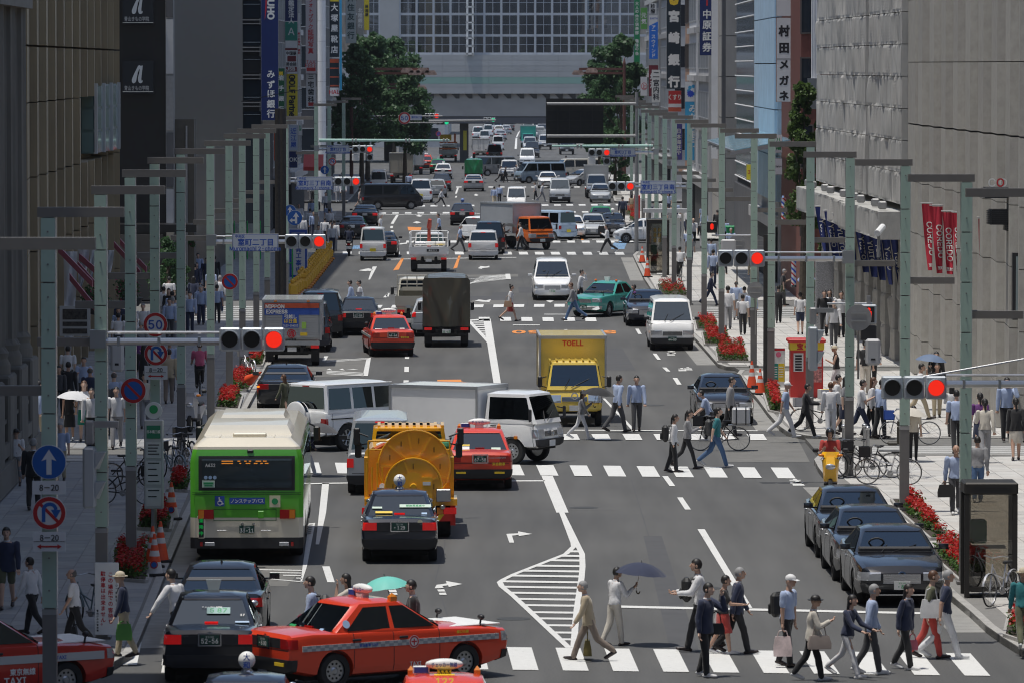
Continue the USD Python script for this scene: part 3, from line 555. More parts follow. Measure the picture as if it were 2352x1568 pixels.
t=thing('round_white_column','white round tiled corner column rising past the shoe shop sign','column');cc=P(739,200,452)
for k in range(12):put(t,'column_drum',tube((cc[0],452,.1+k*1.6),(cc[0],452,1.68+k*1.6),.33,.33,20),WHITEW,smooth=40)
# ---- right: the stone tower
t=thing('stone_tower','grey stone tower with rough cut upper blocks and smooth ribbed piers','building')
xr=FACR;ST=[mat(f'grey_granite_{i}',c,.8,var=.12,scale=3.0,bump=.35,bscale=30)for i,c in enumerate([(.34,.325,.29),(.36,.345,.31),(.325,.31,.28)])];STR=[mat(f'rough_split_stone_{i}',c,.85,var=.16,scale=2.0,bump=.5,bscale=22,stretch=(1,1,.3))for i,c in enumerate([(.40,.395,.375),(.37,.365,.345),(.42,.41,.385)])]
put(t,'wall',hull([(xr(164)+.7,164,0),(48,164,0),(48,246,0),(xr(246)+.7,246,0),(xr(164)+.7,164,26),(48,164,26),(48,246,26),(xr(246)+.7,246,26)]),ST[0])
def rough_block(y0,y1,z0,z1,out,seed,rugged=True):
 """A split-faced block of the facade: its street face is pushed in and out in vertical ridges."""
 ny,nz=(22,10)if rugged else(1,1);Y,Z=np.meshgrid(np.linspace(y0,y1,ny+1),np.linspace(z0,z1,nz+1),indexing='ij')
 d=np.zeros_like(Y)
 if rugged:
  q=np.stack([Y*1.7,Z*.22+seed,np.full_like(Y,seed*3.1)],-1);d=(meshkit.fbm(q,3,seed)-.5)*.34+(meshkit.noise(np.stack([Y*6,Z*.8,Y*0+seed],-1),seed)-.5)*.16
  d[[0,-1],:]*=.3;d[:,[0,-1]]*=.5
 X=xr(Y)-out+d;v=np.stack([X,Y,Z],-1).reshape(-1,3);B=np.stack([xr(Y)+.72,Y,Z],-1).reshape(-1,3);n=len(v);k=nz+1
 i,j=np.meshgrid(np.arange(ny),np.arange(nz),indexing='ij');a=(i*k+j).ravel();f=np.vstack([np.c_[a,a+1,a+k],np.c_[a+1,a+k+1,a+k]])
 e=[(q*k)for q in range(ny+1)];T=[(q*k+nz)for q in range(ny+1)];L=list(range(k));Rr=[ny*k+q for q in range(k)];s=[]
 for line,flip in((e,0),(T,1),(L,1),(Rr,0)):
  for p,q in zip(line[:-1],line[1:]):s+=[(p,q,q+n),(p,q+n,p+n)]if not flip else[(p,q+n,q),(p,p+n,q+n)]
 return np.vstack([v,B]),np.vstack([f,np.array(s)])
zz=[6.0,7.15,8.3,9.45,10.6,11.75,12.9,14.05,15.2,18.5,22,26]
yy=[246,240.5,235,229.5,224,219.5,218,212,207.5,203.5]
for i,(b_,a_)in enumerate(zip(yy[:-1],yy[1:])):
 for j,(z0,z1)in enumerate(zip(zz[:-1],zz[1:])):
  smoothy=i in(5,);put(t,'smooth_block'if smoothy else 'rough_block',rough_block(a_+.015,b_-.015,z0+.012,z1-.012,.35 if not smoothy else .2,i*13+j,not smoothy),(ST if smoothy else STR)[(i+j)%3])
yb=[203.5,199.5,195.2,190.9,186.7,182.6,178.5,174.4,170.3,166.6,164]
for i,(b_,a_)in enumerate(zip(yb[:-1],yb[1:])):
 for j,(z0,z1)in enumerate(zip([.16,1.5,3.3,5.1,6.9,8.9,11.1,13.3,15.5,19,22.5],[1.5,3.3,5.1,6.9,8.9,11.1,13.3,15.5,19,22.5,26])):
  g_=.04 if j==5 else .012;o=.0
  put(t,'granite_panel',hull([(xr(y)-dx,y,z)for y,dx in((a_+.25,.34 if i else .2),(b_-.012,.12))for z in(z0+g_,z1-.012)]+[(xr(y)+.69,y,z)for y in(a_+.012,b_-.012)for z in(z0+g_,z1-.012)]+[(xr(a_)-.1,a_+.012,z)for z in(z0+g_,z1-.012)]),ST[(i*5+j)%3])
  # rough canopy ledge and the piers under the rough part
for i,(a_,b_)in enumerate(((203.8,213.5),(213.6,219),(219.1,229),(229.1,239),(239.1,247))):
 put(t,'canopy_block',rough_block(a_,b_,4.75,5.75,1.15+.25*(i==1),70+i),STR[i%3])
 for k in range(2):put(t,'flood_lamp',rbox((xr(a_)-.9,a_+1.5+4*k,5.95),(.3,.4,.3),0,.05),GREYM)
for i in range(11):
 y=205+i*3.9
 for j in range(4):put(t,'pier_block',rough_block(y,y+1.7,.16+j*1.15,1.3+j*1.15,.12,90+i*4+j),ST[(i+j)%3])
 put(t,'shop_window',box(xr(y)+.45,xr(y)+.6,y+1.72,y+3.88,.3,4.6),PG)
for k,(y0,y1,x0,x1)in enumerate(((431,455,2260,2400),(482,516,2272,2400),(508,530,2310,2400))):
 p,q=P(x0,y1,168),P(x1,y0,168);put(t,'louvre_shelf',join([box(p[0],p[0]+1.6,167.6,169,p[2]+.06*n,p[2]+.06*n+.035)for n in range(int((q[2]-p[2])/.06))]+[box(p[0]+.05,p[0]+1.5,167.65,168.9,p[2],q[2])]),BLACK)
tt=thing('illuminated_shop_sign','row of red and white letters on the louvred shelf at the right edge','sign',P(2268,431,167.4));put(tt,'lettering',frame(flat(letters('C O RE',.24,1)),(.55,0,.14),*FR),LETTER_W);put(tt,'red_letter_o',frame(flat(letters('O',.24,1)),(.38,-.01,.14),*FR),LETTER_R)
tt=thing('display_case','pale glass display case in a dark frame at the right edge of the tower','display case',P(2326,735,166));put(tt,'frame',box(0,1.2,.03,.4,0,1.95),BLACK);put(tt,'glass',box(.09,1.1,0,.028,.12,1.85),mat('pale_case_glass',(.30,.36,.36),.1))
# ---- right beyond the second crossing
t=thing('brown_tile_building','reddish brown tiled building with a fluted white column beside the stone tower','building')
put(t,'wall',box(13.3,46,262,281,0,30),BROWNW)
for j in range(6):wpane(t,(13.32,262,3.2+j*3.1),(1,0,0),(0,0,1),.0+.5,1.9,FRAMED,PG)
for k in range(6):put(t,'white_flute',tube((P(1865+3.4*k,100,259)[0],259,10.4),(P(1865+3.4*k,100,259)[0],259,22),.036,.036,8),WHITEW)
put(t,'column_corbel',hull([(P(x,180,259)[0],259+d,z)for x,z in((1856,10.4),(1888,10.4),(1862,9.0),(1888,9.0))for d in(-.3,.6)]),STEEL)
t=thing('stone_monument','grey speckled stone block standing on the pavement by the tree','monument');a,b_=G(1873,756,PAVE),G(1914,756,PAVE);put(t,'stone',rbox(((a[0]+b_[0])/2,a[1],1.5),(b_[0]-a[0],.5,2.9),0,.02),mat('speckled_granite',(.28,.28,.29),.8,var=.5,scale=22))
t=block('scaffolded_building','building wrapped in pale blue scaffold sheeting',1,13.25,283,307,30,LGREYW,rows=0,cols=1)
SHEET=mat('blue_scaffold_sheet',(.42,.58,.72),.75,var=.1,scale=.7,bump=.25,bscale=2.5)
for i in range(4):
 for j in range(11):put(t,'scaffold_sheet',box(13.05,13.2,283.1+i*6,288.95+i*6,4.2+j*2.3,6.45+j*2.3),SHEET)
for j in range(11):put(t,'scaffold_sheet',box(13.2,16.4,282.7,282.95,4.2+j*2.3,6.45+j*2.3),SHEET)
t=thing('black_glass_building','black glass building with white horizontal bars','building');put(t,'wall',box(13.2,46,307.2,333,0,30),NIGHT)
for j in range(22):put(t,'white_bar',tube((13.05,307.3,4.6+j*.78*1.06),(13.05,332.8,4.6+j*.78*1.06),.04,.04,6),WHITEW)
for j in range(22):put(t,'glass_strip',box(13.12,13.19,307.3,332.9,4.65+j*.827,5.38+j*.827),mat('greenish_black_glass',(.01,.02,.018),.08))
put(t,'shop_front',box(13.0,13.19,307.4,332.6,.2,4.2),DGREYW)
t=thing('concrete_building','bare concrete building with recessed dark joints at the third crossing','building');ca,cb=P(1657,100,356)[0],P(1697,100,356)[0]
put(t,'wall',box(ca+.06,46,356.1,372,0,31),DGREYW)
for j in range(9):put(t,'concrete_panel',box(ca+.28,cb+6,356,356.09,.1+j*2.55,2.6+j*2.55),CONC);put(t,'side_panel',box(ca,ca+.05,356.1,371.9,.1+j*2.55,2.6+j*2.55),CONC)
block('office_block','pale panelled building behind the navy securities sign',1,12.85,372.2,392,29,LGREYW,cols=4,band=GREYW)
block('office_block','white clad building behind the light blue bank sign',1,12.7,392.2,408,30,WHITEW,cols=3,band=LGREYW)
block('office_block','tan brick building behind the dark bank sign',1,12.9,408.2,424,31,TANW,cols=4,fm=FRAMED)
block('office_block','pale building behind the blue and white wind sign',1,12.7,455,485,30,LGREYW,cols=6,front=1,band=GREYW)
block('office_block','grey building behind the green vertical sign',1,12.5,485.2,530,28,GREYW,cols=8,band=LGREYW)
t=thing('white_cloth_screen','tall white cladding strip beside the navy securities sign','screen');a,b_=P(1634,365,362),P(1653,108,362);put(t,'cladding',box(a[0],b_[0],362,362.3,a[2],b_[2]+7),WHITEW);
t=thing('glass_canopy','pale blue glass canopy on steel ribs over the right pavement','canopy')
ka,kb=P(1645,262,300),P(1805,300,264)
CAN=mat('blue_canopy_glass',(.22,.42,.52),.15,coat=.5)
for k in range(6):
 y0,y1=266+k*6,271.8+k*6
 put(t,'canopy_pane',hull([(x,y,z+dz)for y in(y0,y1)for x,z in((10.4,7.0),(13.1,7.5))for dz in(0,.04)]),CAN)
 put(t,'canopy_rib',hull([(x,y,z-dz)for y in(y0-.08,y0)for x,z in((10.2,6.95),(13.2,7.45))for dz in(0,.16)]),GREYM)
put(t,'front_edge',tube((10.35,266,6.98),(10.35,302,6.98),.06),STEEL)
# ---- the railway bridge that closes the view
YB=640;t=thing('railway_bridge','grey bridge with glazed upper wall and a pale green stripe closing the avenue','bridge')
z_=lambda y:P(1176,y,YB)[2];x_=lambda x:P(x,100,YB)[0]
TILE=[mat(f'bridge_tile_{i}',c,.5,var=.05,scale=.5)for i,c in enumerate([(.38,.385,.385),(.36,.365,.365),(.40,.405,.405)])];GRN=mat('bridge_green_stripe',(.24,.38,.33),.5);GIRD=mat('bridge_girder',(.36,.34,.32),.8,var=.12,scale=.35,stretch=(.4,1,1));BFR=mat('bridge_window_frame',(.40,.43,.47),.5)
put(t,'deck',box(-60,60,YB+.4,YB+16,z_(270),z_(128)),GIRD)
put(t,'girder',box(-60,60,YB+.1,YB+.38,z_(268),z_(216)),GIRD);put(t,'soffit',box(-60,60,YB+.35,YB+17,z_(285),z_(268)-.01),DARKM);put(t,'underside_shade',box(-60,60,YB-.1,YB+.34,z_(284),z_(270)),mat('underside_shade_tone',(.10,.10,.11),.7))  # front dark band and dark soffit colour stand in for the shaded underside
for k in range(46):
 x=-30+k*1.45;put(t,'bracket',hull([(x,YB+.09,z_(216)),(x+.9,YB+.09,z_(216)),(x+.9,YB-.35,z_(216)),(x+.2,YB-.35,z_(216)),(x+.9,YB+.09,z_(227)),(x+.5,YB+.09,z_(227))]),DARKM)  # dark wedges join each bracket with the slanting shadow it throws on the girder
ry=[216,201,193.2,177.6,165,152,139,126]
for j,(b_,a_)in enumerate(zip(ry[:-1],ry[1:])):
 for k in range(20):put(t,'fascia_tile',box(-26+k*2.6+.012,-23.4+k*2.6-.012,YB-.4,YB+.05,z_(b_)+.012,z_(a_)-.012),GRN if j==2 else TILE[(k*3+j)%3])
put(t,'fascia_core',box(-27,27,YB-.36,YB+.06,z_(216)+.02,z_(126)-.02),TILE[1])
xs=[845,872]+[918+38.9*k for k in range(15)];ys_=[124,82,33,-20,-70]
BG=pane('bridge_glass',(.42,.45,.48),base=.24);INT=mat('bridge_interior_reflections',(.26,.26,.25),.8,var=.8,scale=.35,stretch=(1.2,1,.35));put(t,'back_wall',box(-26,26,YB+7,YB+7.3,z_(126),z_(126)+14),INT)  # uneven paler wall tone imitates buildings reflected in the glazing
for j in range(4):
 for i in range(len(xs)-1):
  if i==1:continue
  x0,x1,z0,z1=x_(xs[i]),x_(xs[i+1]),z_(ys_[j]),z_(ys_[j+1]);p=put(t,'pane',box(x0+.13,x1-.13,YB+.02,YB+.05,z0+.14,z1-.14),BG)
  put(p.GetPath().pathString,'glazing_bar',join([box((x0+x1)/2-.03,(x0+x1)/2+.03,YB-.05,YB+.015,z0+.14,z1-.14),box(x0+.13,x1-.13,YB-.04,YB+.012,(z0+z1)/2-.03,(z0+z1)/2+.03)]),BFR)
 put(t,'transom',box(-26,26,YB-.12,YB+.16,z_(ys_[j])-.13,z_(ys_[j])+.13),BFR)
for x in xs:put(t,'mullion',box(x_(x)-.12,x_(x)+.12,YB-.16,YB+.2,z_(126),z_(126)+13),BFR)
put(t,'solid_bay',box(x_(873),x_(917),YB-.2,YB+.25,z_(126),z_(126)+13),TILE[0])
put(t,'white_ladder_mast',join([box(x_(1071),x_(1075),YB-.7,YB-.4,z_(128),z_(128)+12),box(x_(1084),x_(1088),YB-.7,YB-.4,z_(128),z_(128)+12)]+[box(x_(1070),x_(1089),YB-.7,YB-.38,z_(126-18*k),z_(123-18*k))for k in range(12)]),WHITE)
for k,(x0,x1,y,lab)in enumerate(((1056,1076,642,''),(1384,1402,646,''))):
 put(t,'pier',box(P(x0,300,y)[0],P(x1,300,y)[0],y,y+1.4,0,z_(284)),DARKM)
 put(t,'hazard_panel',box(P(x0+8,300,y)[0],P(x1-4,300,y)[0],y-.05,y-.005,1.4,3.6),mat('yellow_hazard_panel',(.45,.38,.03),.6))
for k in range(6):put(t,'pier',box(-24+k*9.3,-23+k*9.3,YB+14,YB+15.5,0,z_(284)),DARKM)if abs(-24+k*9.3)>9 else None
# far end of the avenue: low buildings that close the view under the bridge
for k,(x0,x1,y,h,m)in enumerate(((-30,-10,900,12,GREYW),(-26,-9,760,10,LGREYW),(14,34,820,12,GREYW),(13,30,720,11,LGREYW),(-9,15,1500,9,GREYW))):
 tt=thing('far_building',['grey building far beyond the bridge on the left','pale building just beyond the bridge on the left','grey building far beyond the bridge on the right','pale building just beyond the bridge on the right','low grey building at the very end of the avenue'][k],'building');put(tt,'wall',box(x0,x1,y,y+40,0,h),m)
 for j in range(3):
  for i in range(4):wpane(tt,(x0+(x1-x0)*(i+.2)/4,y,1+3*j),(1,0,0),(0,0,1),(x1-x0)*.15,1.6,FRAMEL,PG)
  # ---- trees
LEAF={}
def leaf_mat(name,a,b):
 LEAF[name]=usdkit.material(stage,'/World/Looks/'+name,{'g':('geometry',{}),'r':('rgb_ramp',{'ramp':[(0,a),(1,b)]}),'d':('principled_bsdf',{'roughness':.5,'specular_ior_level':.4}),'t':('translucent_bsdf',{}),'m':('mix_closure',{'fac':.38})},[('g.random_per_island','r.fac'),('r.color','d.base_color'),('r.color','t.color'),('d.BSDF','m.closure1'),('t.BSDF','m.closure2')],surface='m.closure');return LEAF[name]
LEAF_G=leaf_mat('plane_tree_leaves',(.055,.12,.045),(.20,.30,.09));LEAF_O=leaf_mat('evergreen_leaves',(.07,.12,.025),(.24,.31,.07));BARK=mat('bark',(.09,.07,.05),.9,var=.3,scale=6,bump=.5,bscale=15)
FLOWER_R=leaf_mat('red_salvia',(.45,.015,.01),(.75,.05,.02));FLOWER_L=leaf_mat('flower_leaves',(.06,.13,.02),(.16,.26,.05));FLOWER_M=leaf_mat('mixed_blooms',(.3,.05,.1),(.5,.3,.3))
def leaves(centers,n,size,r,spread=1.0,up=.3):
 """n leaf quads thrown round the clump centres."""
 c=centers[r.integers(0,len(centers),n)];d=r.normal(size=(n,3));d/=np.linalg.norm(d,axis=1,keepdims=True)
 p=c[:,:3]+d*(c[:,3:4]*(r.random((n,1))**.4))*spread
 a=r.normal(size=(n,3));a/=np.linalg.norm(a,axis=1,keepdims=True);nn=d*.6+r.normal(size=(n,3))*.5+[0,0,up];nn/=np.linalg.norm(nn,axis=1,keepdims=True)
 a-=nn*(a*nn).sum(1,keepdims=True);a/=np.linalg.norm(a,axis=1,keepdims=True);b=np.cross(nn,a);s=size*r.uniform(.6,1.3,(n,1))
 v=np.stack([p-a*s*.5,p+b*s*.32,p+a*s*.5,p-b*s*.32],1).reshape(-1,3);k=np.arange(n)[:,None]*4
 return v,np.vstack([k+[0,1,2],k+[0,2,3]])
def tree(label,x,y,h,rad,n,size,m,seed,base=.32,cat='tree',shape=1.0,loc_z=PAVE,group=None):
 r=np.random.default_rng(seed);t=thing('street_tree',label,cat,(x,y,loc_z),group=group);cl=[]
 k=60
 for i in range(k):
  w=r.random()**.8;z=h*(base+(1-base)*w);rr=rad*(1-.75*w**1.7)*shape*r.uniform(.35,1.0);th=r.uniform(0,2*PI)
  cl.append((math.cos(th)*rr,math.sin(th)*rr,z,rad*r.uniform(.15,.33)*(1-.35*w)))
 cl=np.array(cl);put(t,'crown',leaves(cl,n,size,r),m)
 put(t,'trunk',join([tube((0,0,0),(.05,0,h*.5),.16+h*.008,.1,9),tube((.05,0,h*.5),(0,.1,h*.9),.1,.03,7)]+[tube((0,0,h*(.3+.05*i)),cl[i*5,:3]*[1,1,.96],.06,.02,5)for i in range(8)]),BARK)
 return t
tree('leafy street tree at the front of the left row, against the shoe shop sign',-12.7,480,12.6,3.3,9000,.36,LEAF_G,11)
tree('tall left street tree in the middle of the row, behind the brown lamp arm',-13.7,540,13.7,3.8,10000,.40,LEAF_G,12)
tree('pointed left street tree nearest the bridge fascia',-12.1,585,13.4,4.1,10000,.42,LEAF_G,13)
tree('low spreading left street tree beside the roadway',-9.9,525,10.0,3.0,8000,.38,LEAF_G,14)
tree('right street tree whose top stands highest against the bridge glass',9.9,520,13.3,3.0,9000,.38,LEAF_G,15)
tree('round right street tree behind the brown lamp mast',9.3,570,12.2,3.4,9000,.40,LEAF_G,16)
tree('low right street tree behind the black gantry board',8.3,540,8.8,2.4,6000,.36,LEAF_G,21)
tree('low bushy tree at the foot of the right street trees',8.6,476,5.6,1.7,4000,.3,LEAF_G,17,base=.15)
tree('broad evergreen tree between the stone tower and the brown building',P(1846,400,255)[0],255,9.9,1.45,7000,.2,LEAF_O,18,base=.36,shape=.9)
tree('bushy evergreen beside the stone monument, at the tower foot',P(1905,400,251)[0],251,3.6,.9,2500,.16,LEAF_O,19,base=.1)
tree('dark shrub tree behind the pink beams on the left pavement',P(385,690,257)[0],257,3.0,1.2,2500,.16,LEAF_G,20,base=.12)
def basket(x,y,Y,r,label,seed):
 t=thing('flower_basket',label,'flower basket',P(x,y,Y));q=np.random.default_rng(seed);cl=np.array([(q.uniform(-r,r)*.7,q.uniform(-.2,.2),q.uniform(-r,r)*.7,r*.5)for _ in range(8)])
 put(t,'foliage',leaves(cl,500,.13,q),LEAF_G);put(t,'blooms',leaves(cl,160,.1,q,1.1),FLOWER_M);put(t,'bowl',lathe([(.02,-r),(r*.5,-r*.9),(r*.8,-r*.4),(0.02,-r*.35)],12),DARKM)
basket(222,690,206,.55,'hanging flower basket by the first glass post',1);basket(300,670,212,.6,'hanging flower basket under the pink beams',2);basket(440,560,214,.1,'small hanging flower pot by the hoarding',3)
# ================================================================ vehicles
SEATM=mat('seat_fabric',(.10,.10,.11),.8);SEATW=mat('white_seat_cover',(.6,.6,.58),.8);DASHM=mat('dashboard',(.03,.03,.033),.7);SHUT=mat('ribbed_aluminium',(.45,.46,.47),.4,metal=.6);PLATE_G=mat('green_plate',(.012,.06,.045),.4);PLATE_W=mat('white_plate',(.72,.72,.70),.4);PLATE_Y=mat('yellow_plate',(.75,.6,.03),.4)
RIMS=mat('wheel_steel',(.45,.46,.47),.3,metal=.8);SEAM=mat('panel_gap',(.01,.01,.01),.7);UNDER=mat('underbody',(.012,.012,.012),.9);GRILLE=mat('grille',(.03,.03,.03),.4);SILV=mat('silver_trim',(.6,.6,.62),.25,metal=.9);WARN=mat('lit_rear_red',(.6,.01,.01),.2,coat=.5,emit=.35)
PAINT={n:paint(n,c,r)for n,c,r in(('red',(.72,.055,.018),.28),('darkred',(.5,.03,.02),.28),('black',(.010,.011,.014),.2),('navy',(.014,.018,.03),.2),('white',(.86,.86,.85),.3),('silver',(.42,.44,.46),.3),('bluegrey',(.22,.29,.37),.3),('lightblue',(.38,.48,.60),.3),('grey',(.16,.165,.17),.3),('teal',(.045,.33,.27),.28),('green',(.02,.22,.08),.28),('orange',(.72,.15,.02),.3),('yellow',(.80,.58,.10),.32),('amberyellow',(.86,.42,.012),.34),('cream',(.72,.66,.53),.35),('busgreen',(.11,.47,.035),.3),('army',(.07,.065,.045),.8),('boxgrey',(.45,.46,.45),.45),('beige',(.5,.47,.4),.4))}
def sec(y,w,zb,zt,cr):
 R=[(0,zb),(w*.75,zb),(w*.95,zb+.05),(w,zb+.18),(w*1.004,zb+(zt-zb)*.6),(w*.985,zt-.10),(w*.955,zt-.035),(w*.87,zt),(w*.45,zt+cr*.8),(0,zt+cr)]
 L=[(-x,z)for x,z in R[-2:0:-1]]
 return[(x,y,z)for x,z in R+L]
def loft(rings):
 n=len(rings[0]);v=np.array([p for r in rings for p in r]+[np.mean(rings[0],0),np.mean(rings[-1],0)]);k=len(rings);f=[]
 i=np.arange(n);j=(i+1)%n
 for a in range(k-1):f+=[np.c_[a*n+i,(a+1)*n+j,a*n+j],np.c_[a*n+i,(a+1)*n+i,(a+1)*n+j]]
 f+=[np.c_[np.full(n,k*n),i,j],np.c_[np.full(n,k*n+1),(k-1)*n+j,(k-1)*n+i]]
 m=solid(v,np.vstack(f)[:,::-1]);return m if m.volume()>0 else solid(v,np.vstack(f))
def wheel(x,y,r,w,side,style=0):
 tyre=move(lathe([(r*.62,-w/2),(r*.93,-w/2),(r,-w*.36),(r,w*.36),(r*.93,w/2),(r*.62,w/2)],26),(0,0,0),0,0,PI/2)
 s=side;face=[tube((0,0,0),(s*w*.30,0,0),r*.64,r*.62,22)]
 if style==0:
  face+=[tube((s*w*.3,0,0),(s*w*.42,0,0),r*.24,r*.16,12)]
  rim=join(face);dark=join([tube((s*w*.3,math.cos(a)*r*.42,math.sin(a)*r*.42),(s*w*.33,math.cos(a)*r*.42,math.sin(a)*r*.42),r*.07,r*.07,6)for a in np.arange(10)*PI/5])
 else:
  rim=join(face+[hull([(s*w*.3,*(np.array([math.cos(a+q),math.sin(a+q)])*rr*r))for rr,q in((.15,.3),(.15,-.3),(.6,.12),(.6,-.12))]+[(s*w*.4,*(np.array([math.cos(a),math.sin(a)])*rr*r))for rr in(.15,.58)])for a in np.arange(7)*2*PI/7])
  dark=join([hull([(s*(w*.3+d),*(np.array([math.cos(a+q),math.sin(a+q)])*rr*r))for rr,q in((.27,.25),(.27,-.25),(.55,.22),(.55,-.22))for d in(0,.004)])for a in np.arange(7)*2*PI/7+PI/7])
 c=(x,y,r);return move(tyre,c),move(rim,c),move(dark,c)
SPECS=dict(comfort=dict(L=4.69,W=1.70,H=1.515,belt=.97,ax=(-1.40,1.38),r=.32,st=[(-1,.78,.44,.92),(-.975,.815,.33,.99),(-.80,.845,.24,1.02),(-.55,.848,.2,1.0),(.38,.848,.2,.975),(.8,.838,.22,.93),(.975,.80,.32,.875),(1,.76,.44,.80)],cab=(-1.52,-.86,.17,.98),wr=.60,wb=.795,kind='sedan',style=0,mirror='fender'),crown=dict(L=4.9,W=1.80,H=1.46,belt=.95,ax=(-1.42,1.45),r=.33,st=[(-1,.74,.44,.90),(-.975,.82,.32,1.0),(-.82,.88,.22,1.04),(-.55,.90,.18,1.0),(.34,.90,.18,.97),(.78,.88,.2,.90),(.955,.80,.28,.80),(1,.66,.42,.68)],cab=(-1.95,-.95,.05,1.05),wr=.62,wb=.83,kind='sedan',style=1,mirror='door'),limo=dict(L=5.09,W=1.87,H=1.47,belt=.98,ax=(-1.50,1.47),r=.345,st=[(-1,.76,.44,.92),(-.975,.85,.32,1.02),(-.82,.91,.22,1.06),(-.55,.935,.18,1.02),(.33,.935,.18,1.0),(.78,.91,.2,.93),(.955,.83,.28,.83),(1,.70,.40,.70)],cab=(-2.02,-1.0,.08,1.12),wr=.64,wb=.86,kind='sedan',style=1,mirror='door',grille='wide'),hatch=dict(L=3.95,W=1.69,H=1.52,belt=.98,ax=(-1.22,1.26),r=.30,st=[(-1,.72,.42,.96),(-.97,.79,.3,1.0),(-.6,.84,.2,1.0),(.42,.845,.18,.98),(.8,.81,.2,.84),(.96,.72,.28,.70),(1,.60,.40,.58)],cab=(-1.9,-1.42,.38,1.38),wr=.60,wb=.80,kind='van',style=1,mirror='door'),minivan=dict(L=4.85,W=1.83,H=1.90,belt=1.06,ax=(-1.45,1.48),r=.34,st=[(-1,.84,.4,1.0),(-.985,.885,.26,1.06),(-.6,.91,.2,1.06),(.6,.912,.2,1.06),(.84,.88,.2,.98),(.97,.80,.26,.84),(1,.70,.38,.72)],cab=(-2.38,-2.22,.55,1.72),wr=.70,wb=.87,kind='van',style=1,mirror='door',grille='wide'),hiace=dict(L=4.70,W=1.70,H=1.98,belt=1.10,ax=(-1.15,1.42),r=.32,st=[(-1,.82,.4,1.06),(-.985,.84,.28,1.10),(-.6,.848,.22,1.10),(.8,.848,.22,1.10),(.95,.82,.24,1.03),(.99,.78,.3,.90),(1,.72,.4,.75)],cab=(-2.32,-2.24,1.50,2.16),wr=.69,wb=.82,kind='van',style=0,mirror='door',bumper='black'),keivan=dict(L=3.40,W=1.48,H=1.89,belt=1.06,ax=(-1.12,1.2),r=.28,st=[(-1,.70,.38,1.0),(-.98,.73,.26,1.06),(-.6,.738,.2,1.06),(.6,.738,.2,1.06),(.9,.71,.2,.98),(.98,.67,.26,.82),(1,.6,.38,.70)],cab=(-1.67,-1.60,.85,1.42),wr=.62,wb=.715,kind='van',style=0,mirror='door'),suv=dict(L=4.45,W=1.80,H=1.95,belt=1.14,ax=(-1.32,1.42),r=.385,st=[(-1,.86,.5,1.08),(-.99,.885,.44,1.14),(-.5,.895,.42,1.14),(.36,.895,.42,1.14),(.40,.86,.42,1.12),(.9,.85,.42,1.07),(.98,.83,.46,1.02),(1,.80,.5,.95)],cab=(-2.18,-2.12,.58,.86),wr=.755,wb=.86,kind='van',style=1,mirror='door'),truckcab=dict(L=1.72,W=1.72,H=2.0,belt=1.18,ax=(None,.05),r=.36,st=[(-1,.83,.5,1.16),(-.9,.85,.46,1.18),(.5,.855,.46,1.18),(.86,.84,.46,1.12),(.97,.80,.5,.95),(1,.76,.56,.80)],cab=(-.84,-.80,.50,.80),wr=.73,wb=.835,kind='cab',style=0,mirror='stalk',bumper='black',cabzr=-.0))
GEO={}
